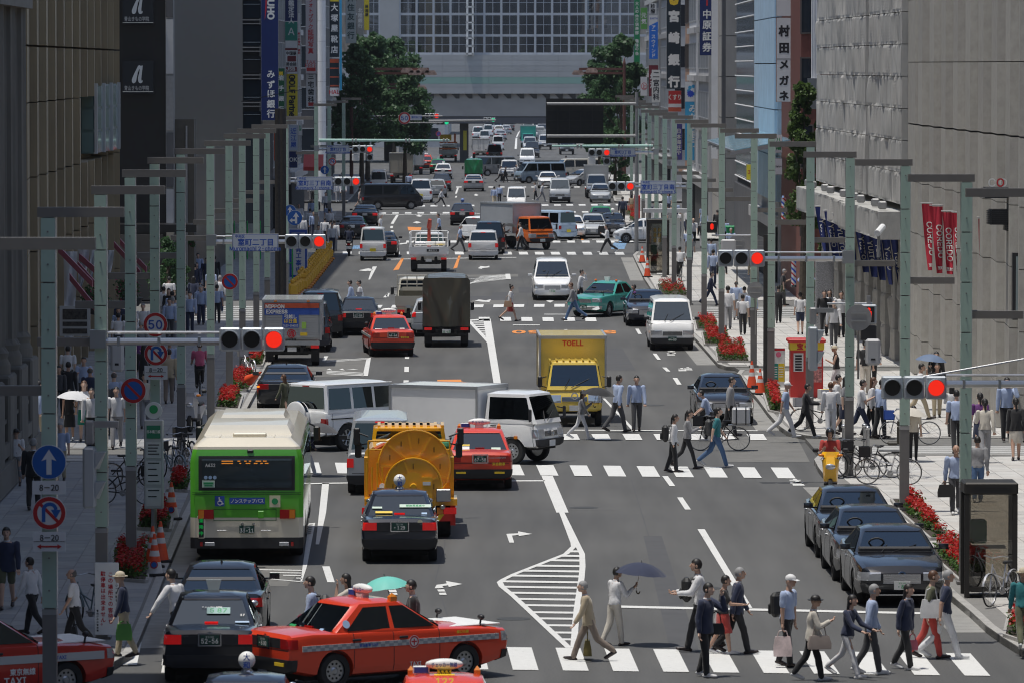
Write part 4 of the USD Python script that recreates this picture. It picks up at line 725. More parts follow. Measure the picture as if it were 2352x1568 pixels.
def car_geo(name):
 if name in GEO:return GEO[name]
 q=SPECS[name];L,W,H,zb,r=q['L'],q['W'],q['H'],q['belt'],q['r'];h=L/2;out=[]
 rings=[sec(a*h,w,b,t,.025 if abs(a)<.96 else .01)for a,w,b,t in q['st']]
 body=loft(rings);body0=body
 for a in q['ax']:
  if a is None:continue
  for s in(-1,1):body=body-solid(*tube((s*(W/2-.26),a,r),(s*(W/2+.2),a,r),r+.055,r+.055,28))
 floor=zb-.02
 rb,rr,fr,fb=q['cab'];wb,wr=q['wb'],q['wr'];zr=H-.06
 def ring(z,w,y0,y1,c):return[(sx*(w-(c if k else 0)),y+(0 if k else-c*np.sign(y-(y0+y1)/2)),z)for sx in(-1,1)for y in(y0,y1)for k in(0,1)]
 outer=hull(ring(zb-.05,wb,rb,fb,.09)+ring(zr,wr,rr,fr,.11)+ring(H,wr-.22,rr+.2,fr-.2,.1)+[(s*(wb+.012),(rb+fb)/2,zb)for s in(-1,1)])
 inner=hull(ring(zb-.2,wb-.06,rb+.07,fb-.07,.07)+ring(zr-.035,wr-.05,rr+.08,fr-.08,.09))
 lerp=lambda a,b,t:a+(b-a)*t
 wins=[]
 def face(y0,y1,w0,w1):
  n=np.array([0,zr-zb,y0-y1]);n/=np.linalg.norm(n);n*=np.sign(n[1]*(y0))if n[1]*y0 else 1
  if(y0>0)!=(n[1]>0):n=-n
  B=.09;return[np.array([sx*lerp(w0,w1,t)-sx*B,lerp(y0,y1,t),lerp(zb,zr,t)])for t,o in((.10,0),(.92,0))for sx in(-1,1)],n
 def sidew(s,ya0,ya1,yb0,yb1):
  n=np.array([s*(zr-zb),0,wb-wr]);n/=np.linalg.norm(n)
  return[np.array([s*lerp(wb+.008,wr,t),y,lerp(zb,zr,t)])for t,(y0,y1)in((.09,(ya0,ya1)),(.88,(yb0,yb1)))for y in(y0,y1)],n
 wins.append(('windscreen',*face(fb,fr,wb,wr)));wins.append(('rear_window',*face(rb,rr,wb,wr)))
 atf=lambda t:lerp(fb,fr,t);atr=lambda t:lerp(rb,rr,t)
 if q['kind']=='sedan':
  m=lerp(rb,fb,.54);sp=[(atr(.09)+.34,m-.045,atr(.88)+.25,m-.03),(m+.045,atf(.09)-.16,m+.03,atf(.88)-.10)]
 elif q['kind']=='cab':sp=[(-.66,atf(.09)-.12,-.66,atf(.88)-.08)]
 else:
  a,b=atr(.09)+.14,atf(.09)-.14;a2,b2=atr(.88)+.14,atf(.88)-.1;m2=lerp(a,b,.66);m1=lerp(a,b,.34)
  sp=[(a,m1-.05,a2,m1-.05),(m1+.05,m2-.05,m1+.05,m2-.05),(m2+.05,b,m2+.05,b2)]
 for s in(-1,1):
  for k in sp:wins.append(('side_window',*sidew(s,*k)))
 shell=outer-inner
 for nm,pts,n in wins:shell=shell-hull([p+n*d for p in pts for d in(-.3,.3)])
 low=1.0
 def skin(x0,x1,y0,y1,z0,z1,off=.006,base=None):
  b=base or body;sx,sy,sz=(W/2+off)/(W/2),(h+off)/h,1+off/.9
  c=(0,0,.55*off/.9*-1)
  return b.scale((sx,sy,sz)).translate(c)^solid(*box(x0,x1,y0,y1,z0,z1))
 out.append(('body',body,'body',38,None));out.append(('cabin',shell,'roof',38,None))
 out.append(('interior_floor',box(-wb+.09,wb-.09,rb+.12,fb-.1,zb-.03,zb+.045),'dash',False,None))
 for nm,pts,n in wins:
  g='glass'if nm in('windscreen',)or q['kind']in('sedan','cab')else 'rglass'
  if nm=='side_window'and q['kind']=='van'and np.mean([p[1]for p in pts])>(rb+fb)/2+(fb-rb)*.16:g='glass'
  out.append((nm,hull([p*[1.02,1,1]+n*d-n*.02 for p in pts for d in(0,.006)]),g,False,None))
 zs=zb+.04
 for s in(-.38,.38):
  y=lerp(rb,fb,.52)if q['kind']=='sedan'else(lerp(rb,fb,.66)if q['kind']=='van'else-.25)
  out.append(('seat',join([rbox((s*wb/.8,y,zs+.1),(.46,.14,.34),0,.04),rbox((s*wb/.8,y-.02,zs+.34),(.24,.09,.16),0,.03)]),'seat',False,None))
 if q['kind']!='cab':out.append(('rear_bench',rbox((0,lerp(rb,fb,.2),zs+.09),(wb*1.6,.16,.3),0,.05),'seat',False,None))
 out.append(('dashboard',rbox((0,fb-.32,zs+.03),(wb*1.75,.3,.12),0,.03),'dash',False,None))
 out.append(('steering_wheel',move(lathe([(.15,-.012),(.185,-.012),(.185,.012),(.15,.012),(.15,-.012)],14),(.36,fb-.55,zs+.12),0,.9),'dash',False,None))
 # lamps, bumpers and trim, cut from the body's own skin
 zf=q['st'][-1][3];wf=q['st'][-2][1];wrr=q['st'][1][1];zt=q['st'][1][3]
 cab=q['kind']=='cab'
 for s in(-1,1):
  o=sorted((s*wf*.52,s*(wf+.2)))
  if not cab:out.append(('headlight',skin(o[0],o[1],h*.86 if q['style']else h*.93,h+.1,zf-.14,zf+.03),'headlight',30,None))
  else:out.append(('headlight',skin(*o,h*.8,h+.1,.74,.98),'headlight',30,None))
  if not cab:
   o=sorted((s*wrr*.62,s*(wrr+.2)))
   if q['kind']=='sedan':out.append(('tail_light',skin(*o,-h-.1,-h*.93,zt-.24,zt-.07),'tail',30,None))
   else:out.append(('tail_light',skin(*sorted((s*wrr*.80,s*(wrr+.2))),-h-.1,-h*.95,*((.72,.95)if name!='hatch'else(.8,1.02))),'tail',30,None))
  out.append(('door_seam',skin(*sorted((s*W*.4,s*W)),sp[-1][0]-.05,sp[-1][0]-.038,.26,zb,.0025),'seam',False,None))
  if not cab:out.append(('door_seam',skin(*sorted((s*W*.4,s*W)),sp[0][0]+.1,sp[0][0]+.112,.34,zb,.0025),'seam',False,None))
  out.append(('door_seam',skin(*sorted((s*W*.4,s*W)),sp[-1][1]+.06,sp[-1][1]+.072,.26,zb,.0025),'seam',False,None))
  for k in sp[-2:]:out.append(('door_handle',rbox((s*(W/2+.005),k[0]+.16,zb-.12),(.03,.18,.04),0,.008),'handle',False,None))
  mm=q['mirror']
  if mm=='fender':out.append(('fender_mirror',join([ball((s*.68,h-.52,1.09),(.085,.06,.055),10),tube((s*.70,h-.56,.92),(s*.69,h-.53,1.06),.02,.02,6)]),'mirror',True,None))
  elif mm=='door':out.append(('door_mirror',join([hull([p+np.array([s*(wb+.16),fb-.42,zb+.12])for p in[np.array([a,b,c])for a in(-.1,.1)for b in(-.05,.05)for c in(-.05,.06)]]+[np.array([s*(wb+.16),fb-.34,zb+.12])]),rbox((s*(wb+.03),fb-.44,zb+.08),(.14,.05,.03))]),'mirror',40,None))
  else:out.append(('door_mirror',join([rbox((s*(wb+.22),h-.12,zb+.20),(.14,.06,.34),0,.03),tube((s*(wb+.02),h-.25,zb+.02),(s*(wb+.22),h-.12,zb+.08),.015),tube((s*(wb+.02),h-.25,zb+.35),(s*(wb+.22),h-.12,zb+.3),.015)]),'black',40,None))
 if not cab:
  out.append(('rear_bumper',skin(-W,W,-h-.1,-h*.94,q['st'][0][2]-.2,.56 if q['kind']=='sedan'else .52,.02),'bumper',38,None))
  if q['kind']=='sedan':
   out.append(('boot_seam',skin(-W*.44,W*.44,-h-.1,-h*.5,zt-.275,zt-.262,.002),'seam',False,None))
   out.append(('tail_panel',skin(-wrr*.62,wrr*.62,-h-.1,-h*.95,zt-.24,zt-.07,.004),'tailpanel',30,None))
  else:out.append(('tailgate_seam',skin(-W*.42,W*.42,-h-.1,-h*.9,.56,.575,.002),'seam',False,None))
  out.append(('rear_brake_lamp',rbox((0,rb+(rr-rb)*.12+(.02 if q['kind']=='sedan'else-.02),zb+.08)if q['kind']=='sedan'else(0,rr-.03,H-.10),(.24,.04,.03)),'brake',False,None))
 out.append(('front_bumper',skin(-W,W,h*.93,h+.1,q['st'][-1][2]-.22,.50 if not cab else .70,.02),'bumper',38,None))
 gz0,gz1=(zf-.17,zf-.01)if not cab else(.78,.92)
 gw=wf*(.48 if q.get('grille')!='wide'else .46)
 out.append(('grille',skin(-gw,gw,h*.9,h+.1,gz0-(.12 if q.get('grille')else 0),gz1,.008),'grille',30,None))
 for k in range(4):out.append(('grille_bar',skin(-gw,gw,h*.9,h+.1,gz0+.01+k*(gz1-gz0)/4,gz0+.022+k*(gz1-gz0)/4,.016),'chrome',30,None))
 out.append(('bonnet_seam',skin(-W*.46,W*.46,h*.5,h*.93,zf-.0,zf+.012,.002),'seam',False,None))
 for k in(-1,1):out.append(('wiper',tube((k*.1+.2,fb+.0,zb+.03),(k*.3-.15,lerp(fb,fr,.42)+.03,lerp(zb,zr,.38)),.012,.008,5),'black',False,None))
 wd=.19 if W>1.6 else .15
 for a in q['ax']:
  if a is None:continue
  for s in(-1,1):
   ty,ri,dk=wheel(s*(W/2-wd/2-.02),a,r,wd,s,q['style'])
   out.append(('wheel',ty,'tyre',40,None));out.append(('rim',ri,'rim',30,'wheel'));out.append(('rim_opening',dk,'seam',False,'wheel'))
 out.append(('underbody',box(-W*.36,W*.36,-h*.82,h*.8,.16 if not cab else .4,.4 if not cab else .6),'under',False,None))
 GEO[name]=out;return out
BASEPAL=dict(glass=GLASS,rglass=DGLASS,seat=SEATM,dash=DASHM,headlight=HEADL,tail=RED_LAMP,seam=SEAM,handle=BLACK,mirror=BLACK,black=BLACK,brake=RED_LAMP,grille=GRILLE,chrome=SILV,tyre=RUBBER,rim=RIMS,under=UNDER,tailpanel=BLACK,bumper=BLACK)
def put_parts(t,parts,pal):
 last={}
 for nm,m,k,sm,par in parts:
  v,f=arr(m)
  if len(f)==0:continue
  p=put(last[par]if par else t,nm,(v,f),pal[k],sm);last[nm]=p.GetPath().pathString
TAN=lambda Y:float(np.interp(Y,[100,190,250,330,450,640],[-.021,-.018,-.011,-.002,.002,.003]))
CARS={}
def heading(dirn,Y):
 if dirn=='away':return-math.atan(TAN(Y))
 if dirn=='toward':return PI-math.atan(TAN(Y))
 if isinstance(dirn,tuple):return(PI if dirn[0]=='toward'else 0)-math.atan(TAN(Y))+math.radians(dirn[1])
 return math.radians(dirn)
def local(t_loc,rz,p):c,s=math.cos(rz),math.sin(rz);return np.array([t_loc[0]+c*p[0]-s*p[1],t_loc[1]+s*p[0]+c*p[1],t_loc[2]+p[2]if len(p)>2 else t_loc[2]])
def spot(x,y,dirn,anchor,z=0):
 g=G(x,y,z);rz=heading(dirn,g[1]);c,s=math.cos(rz),math.sin(rz)
 return np.array([g[0]+s*anchor,g[1]-c*anchor,z]),rz
def plate(t,y,z,text,m,tm,toward,frame_=False,small=''):
 R,N=((-1.,0,0),None)if toward else((1.,0,0),None);U=(0,0,1.);sg=1 if toward else-1
 p=put(t,'number_plate',box(-.165,.165,min(y,y+sg*.02),max(y,y+sg*.02),z-.083,z+.083),m);q=p.GetPath().pathString
 if frame_:put(q,'plate_frame',join([box(-.2,.2,min(y,y+sg*.015),max(y,y+sg*.015),z+s*.105-.012,z+s*.105+.012)for s in(-1,1)]+[box(s*.195-.012,s*.195+.012,min(y,y+sg*.015),max(y,y+sg*.015),z-.11,z+.11)for s in(-1,1)]),CHROME)
 if text:print_on(q,text,.085,(0,y+sg*.021,z-.022),R,U,tm,bold=1,maxw=.30)
 if small:print_on(q,small,.034,(0,y+sg*.021,z+.052),R,U,tm,bold=0,maxw=.22)
def car(spec,color,x,y,dirn,label,name='parked_car',cat='car',near=True,group=None,pal=None,text=None,pm=None,tm=None,extra=None,anchor=None,brake=False,small='足立 500',key=None):
 q=SPECS[spec]
 fwd=(dirn=='toward'or(isinstance(dirn,tuple)and dirn[0]=='toward'))
 if anchor is None:anchor=(q['ax'][1]if fwd else(q['ax'][0]or 0))+(-q['r']*.0)
 loc,rz=spot(x,y,dirn,anchor)
 k=key or(spec,color,brake,text,extra is None and None)
 if extra is None and k in CARS:return copy_of(CARS[k],name,label,cat,loc,rz,group)
 t=thing(name,label,cat,loc,rz,group);b=PAINT[color]
 P_=dict(BASEPAL,body=b,roof=b)
 if q.get('bumper')!='black'and spec not in('comfort',):P_['bumper']=b
 if q['kind']=='van':P_['tailpanel']=b
 if brake:P_['brake']=BRAKE_ON;P_['tail']=WARN
 if color in('black','navy'):P_['handle']=SILV if spec in('comfort','limo')else b;P_['mirror']=b if spec!='comfort'else SILV
 elif spec in('crown','limo','hatch','minivan','suv'):P_['handle']=b;P_['mirror']=b
 P_.update(pal or{});put_parts(t,car_geo(spec),P_)
 h=q['L']/2
 pz=q['st'][1][3]-.155 if q['kind']=='sedan'else(.62 if spec!='hiace'else .74)
 if q['kind']!='cab':plate(t,-h-.028,pz,text if not fwd else None,pm or PLATE_W,tm or LETTER_G,False,spec=='comfort'and near,small if text and not fwd else '')
 plate(t,h+.025,.46 if q['kind']!='cab'else .58,text if fwd else None,pm or PLATE_W,tm or LETTER_G,True,False,small if text and fwd else '')
 if extra:extra(t,q)
 else:CARS[k]=t
 return t
 # ---- roof signs and liveries of the taxis
def checker_roof(t,q,txt='チェッカー',num=None,left=''):
 b=put(t,'roof_sign',ball((.0,-.28,q['H']+.15),(.30,.10,.09),16),WHITE,smooth=True);p=b.GetPath().pathString
 put(p,'sign_foot',rbox((0,-.28,q['H']+.03),(.22,.16,.10),0,.02),LETTER_Y if num else WHITE)
 print_on(p,txt,.075,(0,-.385,q['H']+.15),(1.,0,0),(0,0,1.),LETTER_B,maxw=.4)
 if num:print_on(p,num,.07,(0,-.365,q['H']+.03),(1.,0,0),(0,0,1.),LETTER_K)
 c=put(t,'company_sign',rbox((-.36,-.22,q['H']+.055),(.26,.1,.12),0,.01),WHITE);put(c.GetPath().pathString,'sign_face',box(-.47,-.25,-.276,-.271,q['H']+.01,q['H']+.10),LETTER_B)
 for s in(-1,1):put(t,'corner_lamp',hull([(s*.52+a,.02+b,q['H']-.05+c)for a in(-.05,.05)for b in(-.08,.06)for c in(0,.08)]+[(s*.52,0,q['H']+.1)]),AMBER,30)
def globe_roof(t,q,txt='大和',col=WHITE):
 b=put(t,'roof_globe',ball((0,.02,q['H']+.17),(.135,.135,.14),20),col,smooth=True);p=b.GetPath().pathString
 put(p,'globe_foot',tube((0,.02,q['H']-.02),(0,.02,q['H']+.06),.12,.05,12),CHROME);print_on(p,txt,.10,(0,-.128,q['H']+.17),(1.,0,0),(0,0,1.),LETTER_B,vertical=True)
def shape_roof(t,q,m=SILV):
 put(t,'roof_lamp',hull([(a,b,c)for a,c in((-.09,q['H']-.02),(.09,q['H']-.02),(-.06,q['H']+.1),(.06,q['H']+.1),(-.14,q['H']+.18),(.14,q['H']+.18))for b in(-.1,-.04)]),m)
def rear_window_stickers(t,q,items):
 rb,rr,fr,fb=q['cab'];zb,zr=q['belt'],q['H']-.06;U=np.array([0,rr-rb,zr-zb]);U/=np.linalg.norm(U);N=np.cross([1,0,0],U)
 for u,v,w,hh,m,txt,tm in items:
  o=np.array([u,rb,zb])+U*v+N*.006
  if w:put(t,'window_sticker',frame(box(-w/2,w/2,0,hh,0,.003),o,(1,0,0),U,N),m)
  if txt:put(t,'window_lettering',frame(flat(letters(txt,hh*.62,1)),o+U*hh/2+N*.005,(1,0,0),U,N),tm)
def checker_band(t,q,z0=.70,z1=.80,y0=-2.1,y1=2.1):
 for s in(-1,1):
  X=s*(q['W']/2+.0045);R,U=(0,float(s),0),(0,0,1.)
  put(t,'silver_band',frame(box(y0 if s>0 else-y1,y1 if s>0 else-y0,z0,z1,-.02,0),(X,0,0),R,U),mat('silver_band',(.52,.52,.50),.4))
  n=46;dy=(y1-y0)/n;hz=(z1-z0)/2
  put(t,'check_squares',frame(join([box(y0+dy*k,y0+dy*(k+1),z0+hz*(k%2),z0+hz*(k%2+1),.0,.002)for k in range(n)]),(X,0,0),R,U),mat('grey_check',(.30,.32,.34),.4))
def red_taxi(t,q):checker_roof(t,q);checker_band(t,q)
SPECS['cubecar']=dict(SPECS['keivan'],L=3.9,W=1.70,H=1.65,st=[(a,w*1.148,b,t)for a,w,b,t in SPECS['keivan']['st']],cab=(-1.9,-1.82,.85,1.35),wr=.72,wb=.82,ax=(-1.25,1.3))
def truck(x,y,dirn,label,cabc='white',cargo='box',cc='white',W=1.95,top=2.7,L=3.3,z0=.95,name='truck',cat='truck',group=None,extra=None,text=None,pm=None,tm=None,pal=None,key=None,side=0,brake=True):
 yc=L/2+.98;ra=-L/2+.85
 fwd=dirn=='toward'or(isinstance(dirn,tuple)and dirn[0]=='toward')
 if isinstance(dirn,(int,float)):loc,rz=spot3(x,y,dirn,side,yc+.05)
 else:loc,rz=spot(x,y,dirn,yc+.05 if fwd else ra)
 if key and key in CARS:return copy_of(CARS[key],name,label,cat,loc,rz,group)
 t=thing(name,label,cat,loc,rz,group);b=PAINT[cabc];P_=dict(BASEPAL,body=b,roof=b);P_.update(pal or{})
 put_parts(t,[(n,move(m,(0,yc,0)),k,s,p)for n,m,k,s,p in car_geo('truckcab')],P_)
 put(t,'chassis',join([box(-.42,-.3,-L/2-.1,yc,.5,.7),box(.3,.42,-L/2-.1,yc,.5,.7),box(-.6,.6,-L/2,-L/2+.9,.42,.6)]),UNDER)
 for s in(-1,1):
  ty,ri,dk=wheel(s*(W/2-.22),ra,.36,.28,s,0);w=put(t,'wheel',ty,RUBBER,40).GetPath().pathString;put(w,'rim',ri,RIMS,30)
  put(t,'tail_light',rbox((s*(W/2-.22),-L/2-.06,.72),(.3,.06,.11)),WARN if brake else RED_LAMP);put(t,'mudflap',box(s*(W/2-.22)-.15,s*(W/2-.22)+.15,ra-.46,ra-.44,.16,.6),BLACK)
 put(t,'rear_under_bar',rbox((0,-L/2-.05,.5),(W*.9,.08,.1)),UNDER)
 plate(t,-L/2-.07,.62,text if not fwd else None,pm or PLATE_W,tm or LETTER_G,False);plate(t,yc+.89,.58,text if fwd else None,pm or PLATE_W,tm or LETTER_G,True)
 m=PAINT.get(cc,WHITE)
 if cargo=='box':
  put(t,'cargo_box',rbox((0,0,(z0+top)/2),(W,L,top-z0),0,.035),m)
  put(t,'corner_trim',join([box(s*W/2-.03,s*W/2+.03,e*L/2-.03,e*L/2+.03,z0,top)for s in(-1,1)for e in(-1,1)]+[box(-W/2-.01,W/2+.01,e*L/2-.035,e*L/2+.035,top-.09,top+.01)for e in(-1,1)]+[box(s*W/2-.035,s*W/2+.035,-L/2,L/2,top-.08,top+.01)for s in(-1,1)]),SHUT)
  put(t,'rear_door_seam',box(-.008,.008,-L/2-.006,-L/2,z0+.05,top-.12),SEAM)
  for s in(-1,1):put(t,'door_latch_bar',tube((s*.3,-L/2-.03,z0+.1),(s*.3,-L/2-.03,top-.15),.018,.018,6),SHUT)
 elif cargo=='flat':
  put(t,'bed_floor',box(-W/2,W/2,-L/2,L/2,z0-.08,z0),m)
  put(t,'drop_side',join([box(s*W/2-.025,s*W/2+.025,-L/2,L/2,z0+.004,z0+.4)for s in(-1,1)]),m);put(t,'tail_board',box(-W/2+.03,W/2-.03,-L/2-.02,-L/2+.02,z0-.02,z0+.4),m)
  put(t,'guard_frame',join([tube((s,L/2-.05,z0),(s,L/2-.05,top),.025,.025,6)for s in np.linspace(-W/2+.05,W/2-.05,5)]+[tube((-W/2+.05,L/2-.05,z),(W/2-.05,L/2-.05,z),.025,.025,6)for z in(top,(z0+top)/2+.2)]),m)
 elif cargo=='canvas':
  put(t,'bed',box(-W/2,W/2,-L/2,L/2,z0-.25,z0+.02),UNDER)
  n,k=20,14;zt=top;prof=[(-W/2,z0),(-W/2-.01,z0+.5),(-W/2,zt-.35),(-W/2+.07,zt-.1),(-W/2+.22,zt),(0,zt+.06)];prof=prof+[(-a,z)for a,z in prof[-2::-1]]
  prof=np.array([(np.interp(u,np.linspace(0,1,len(prof)),[p[0]for p in prof]),np.interp(u,np.linspace(0,1,len(prof)),[p[1]for p in prof]))for u in np.linspace(0,1,33)])
  rings=[]
  for i,yy in enumerate(np.linspace(-L/2,L/2,n)):
   w=meshkit.noise(np.c_[prof[:,0]*4,np.full(33,yy*2.2),prof[:,1]*1.3],5)-.5;sag=.035*math.cos(i/(n-1)*6*PI)
   rings.append(np.c_[prof[:,0]*(1+.02*w),np.full(33,yy),prof[:,1]+.05*w-sag*(prof[:,1]>zt-.2)])
  v=np.vstack(rings);a,b_=np.meshgrid(np.arange(n-1),np.arange(32),indexing='ij');q=(a*33+b_).ravel();put(t,'canvas_cover',(v,np.vstack([np.c_[q,q+1,q+33],np.c_[q+1,q+34,q+33]])),m,smooth=True)
  # the rear curtain, gathered into folds
  X,Z=np.meshgrid(np.linspace(-1,1,25),np.linspace(0,1,13),indexing='ij');xx=X*(W/2-.005);zz=z0+Z*(zt-z0-.02)-(np.abs(X)>.92)*Z*.1
  fold=.05*np.sin(X*9+Z*3)*(1-Z)+.06*np.exp(-((np.abs(X)-Z*.7)**2)*30);v=np.stack([xx,-L/2-.02-fold,zz],-1).reshape(-1,3)
  a,b_=np.meshgrid(np.arange(24),np.arange(12),indexing='ij');q=(a*13+b_).ravel();put(t,'rear_curtain',(v,np.vstack([np.c_[q,q+13,q+1],np.c_[q+1,q+13,q+14]])),m,smooth=True)
 if extra:extra(t,dict(L=L,W=W,top=top,z0=z0,yc=yc))
 if key:CARS[key]=t
 return t
def spot3(x,y,deg,lx,ly,z=0):
 """The place of a thing turned deg whose local ground point (lx, ly) stands at the picture point."""
 g=G(x,y,z);rz=math.radians(deg);c,s=math.cos(rz),math.sin(rz)
 return np.array([g[0]-c*lx+s*ly,g[1]-s*lx-c*ly,z]),rz
def car3(spec,color,x,y,deg,lx,ly,label,**k):
 g,rz=spot3(x,y,deg,lx,ly);a,b=px_of(g)
 return car(spec,color,a,b,deg,label,anchor=0.0,**k)
TX=dict(name='taxi',cat='taxi')
GP=dict(pm=PLATE_G,tm=LETTER_W)
# ---- the front row
def left_taxi(t,q):
 put(t,'white_bonnet',(lambda b:b)(rbox((0,1.62,.955),(1.35,1.2,.02),0,.004)),WHITE)
 for s in(-1,1):
  R,U=(0,float(s),0),(0,0,1.);X=s*.858
  put(t,'silver_band',frame(box(-2.1,2.1,.66,.80,-.02,0),(X,0,0),R,U),mat('silver_band',(.52,.52,.50),.4))
  print_on(t,'TAXI',.13,(X+s*.004,.35,.36),R,U,LETTER_W);print_on(t,'東京無線',.11,(X+s*.004,.5,.52),R,U,LETTER_W,bold=1);print_on(t,'TAXI',.06,(X+s*.012,1.25,.73),R,U,LETTER_B)
 globe_roof(t,q,'無線',LETTER_R)
car3('comfort','darkred',150,1602,-58,.76,1.38,'red taxi with white bonnet and silver side band, cut off at the left edge',extra=left_taxi,**TX)
def t5256(t,q):
 shape_roof(t,q,mat('clear_lamp_shell',(.6,.66,.62),.2));rear_window_stickers(t,q,[(-.0,.50,0,.07,None,'チェッカー 5256',LETTER_W),(.12,.36,.42,.17,mat('pale_sticker',(.25,.42,.40),.4),'5 87',LETTER_G),(.55,.28,0,.08,None,'37',LETTER_W),(.55,.12,.25,.04,mat('pale_blue_sticker',(.35,.5,.7),.4),None,None)]);rearbadge(t,q)
def rearbadge(t,q,txt='CROWN',c='SuperDeluxe'):
 y=-q['L']/2+.03;print_on(t,txt,.045,(.56,y-.03,.90),(1.,0,0),(0,0,1.),SILV);print_on(t,c,.035,(-.52,y-.03,.895),(1.,0,0),(0,0,1.),SILV)
 put(t,'badge',frame(flat(shapely.affinity.scale(Point(0,0).buffer(.06),1,.7).difference(shapely.affinity.scale(Point(0,0).buffer(.042),1,.65)).union(shapely.affinity.scale(Point(0,.01).buffer(.02),.8,2))),(0,y-.03,.93),*FR),CHROME)
car('comfort','black',486,1562,'away','black taxi with green plate 52-56 and trapezoid roof lamp, at the near left crossing',text='52-56',extra=t5256,brake=True,**TX,**GP)
car('crown','black',507,1472,'away','black saloon with small roof fin waiting right in front of the 52-56 taxi',extra=lambda t,q:put(t,'roof_fin',hull([(0,-.75,1.46),(0,-.55,1.455),(0,-.72,1.53),(.03,-.7,1.455),(-.03,-.7,1.455)]),BLACK))
def hero(t,q):
 checker_roof(t,q);checker_band(t,q);b=.8575
 put(t,'white_bonnet',rbox((0,1.60,.957),(1.42,1.25,.02),0,.004),WHITE)
 for s in(-1,1):
  R,U=(0,float(s),0),(0,0,1.);X=s*(b+.004)
  print_on(t,'TAXI',.075,(X,.28,.36),R,U,LETTER_W);print_on(t,'東自動車 5268',.055,(X+s*.003,-.72,.75),R,U,LETTER_B,maxw=.55)
  put(t,'crest',frame(flat(Point(0,0).buffer(.11)),(X+s*.004,.25,.755),R,U),LETTER_W);put(t,'crest_ring',frame(flat(Point(0,0).buffer(.10).difference(Point(0,0).buffer(.075)).union(sbox(-.06,-.01,.06,.015)).union(sbox(-.012,-.06,.012,.05))),(X+s*.008,.25,.755),R,U),LETTER_R)
  print_on(t,'■5268■',.055,(X,1.3,.875),R,U,LETTER_Y);put(t,'pillar_sticker',frame(flat(Point(0,0).buffer(.075)),(s*.745,-1.12,1.13),(0,float(s),0),(-s*.38,0,.925)),mat('pale_blue_sticker',(.35,.5,.7),.4))
 rearbadge(t,q,'comfort','');rear_window_stickers(t,q,[(-.5,.08,.2,.05,LETTER_G,None,None),(.45,.06,.12,.06,mat('pale_blue_sticker',(.35,.5,.7),.4),None,None)])
 put(t,'rear_reflector',join([rbox((s*.5,-q['L']/2-.025,.47),(.3,.02,.06))for s in(-1,1)]),LETTER_Y)
car3('comfort','red',766,1581,-55,.76,-1.40,'large orange red taxi with checked band turning across the near crossing',extra=hero,text='・6 00',**TX,**GP)
car('comfort','navy',562,1786,'away','dark blue taxi with round globe lamp cut by the bottom edge',extra=globe_roof,**TX)
def t122(t,q):checker_roof(t,q,'チェッカー無線','333');print_on(t,'122',.11,(0,-.98,1.468),(1.,0,0),(0,.45,.89),LETTER_Y);put(t,'roof_number_patch',box(-.16,.16,-.55,-.35,q['H']-.004,q['H']+.004),LETTER_Y)
car('comfort','red',1022,1788,'away','orange red taxi numbered 122 cut by the bottom edge',extra=t122,**TX)
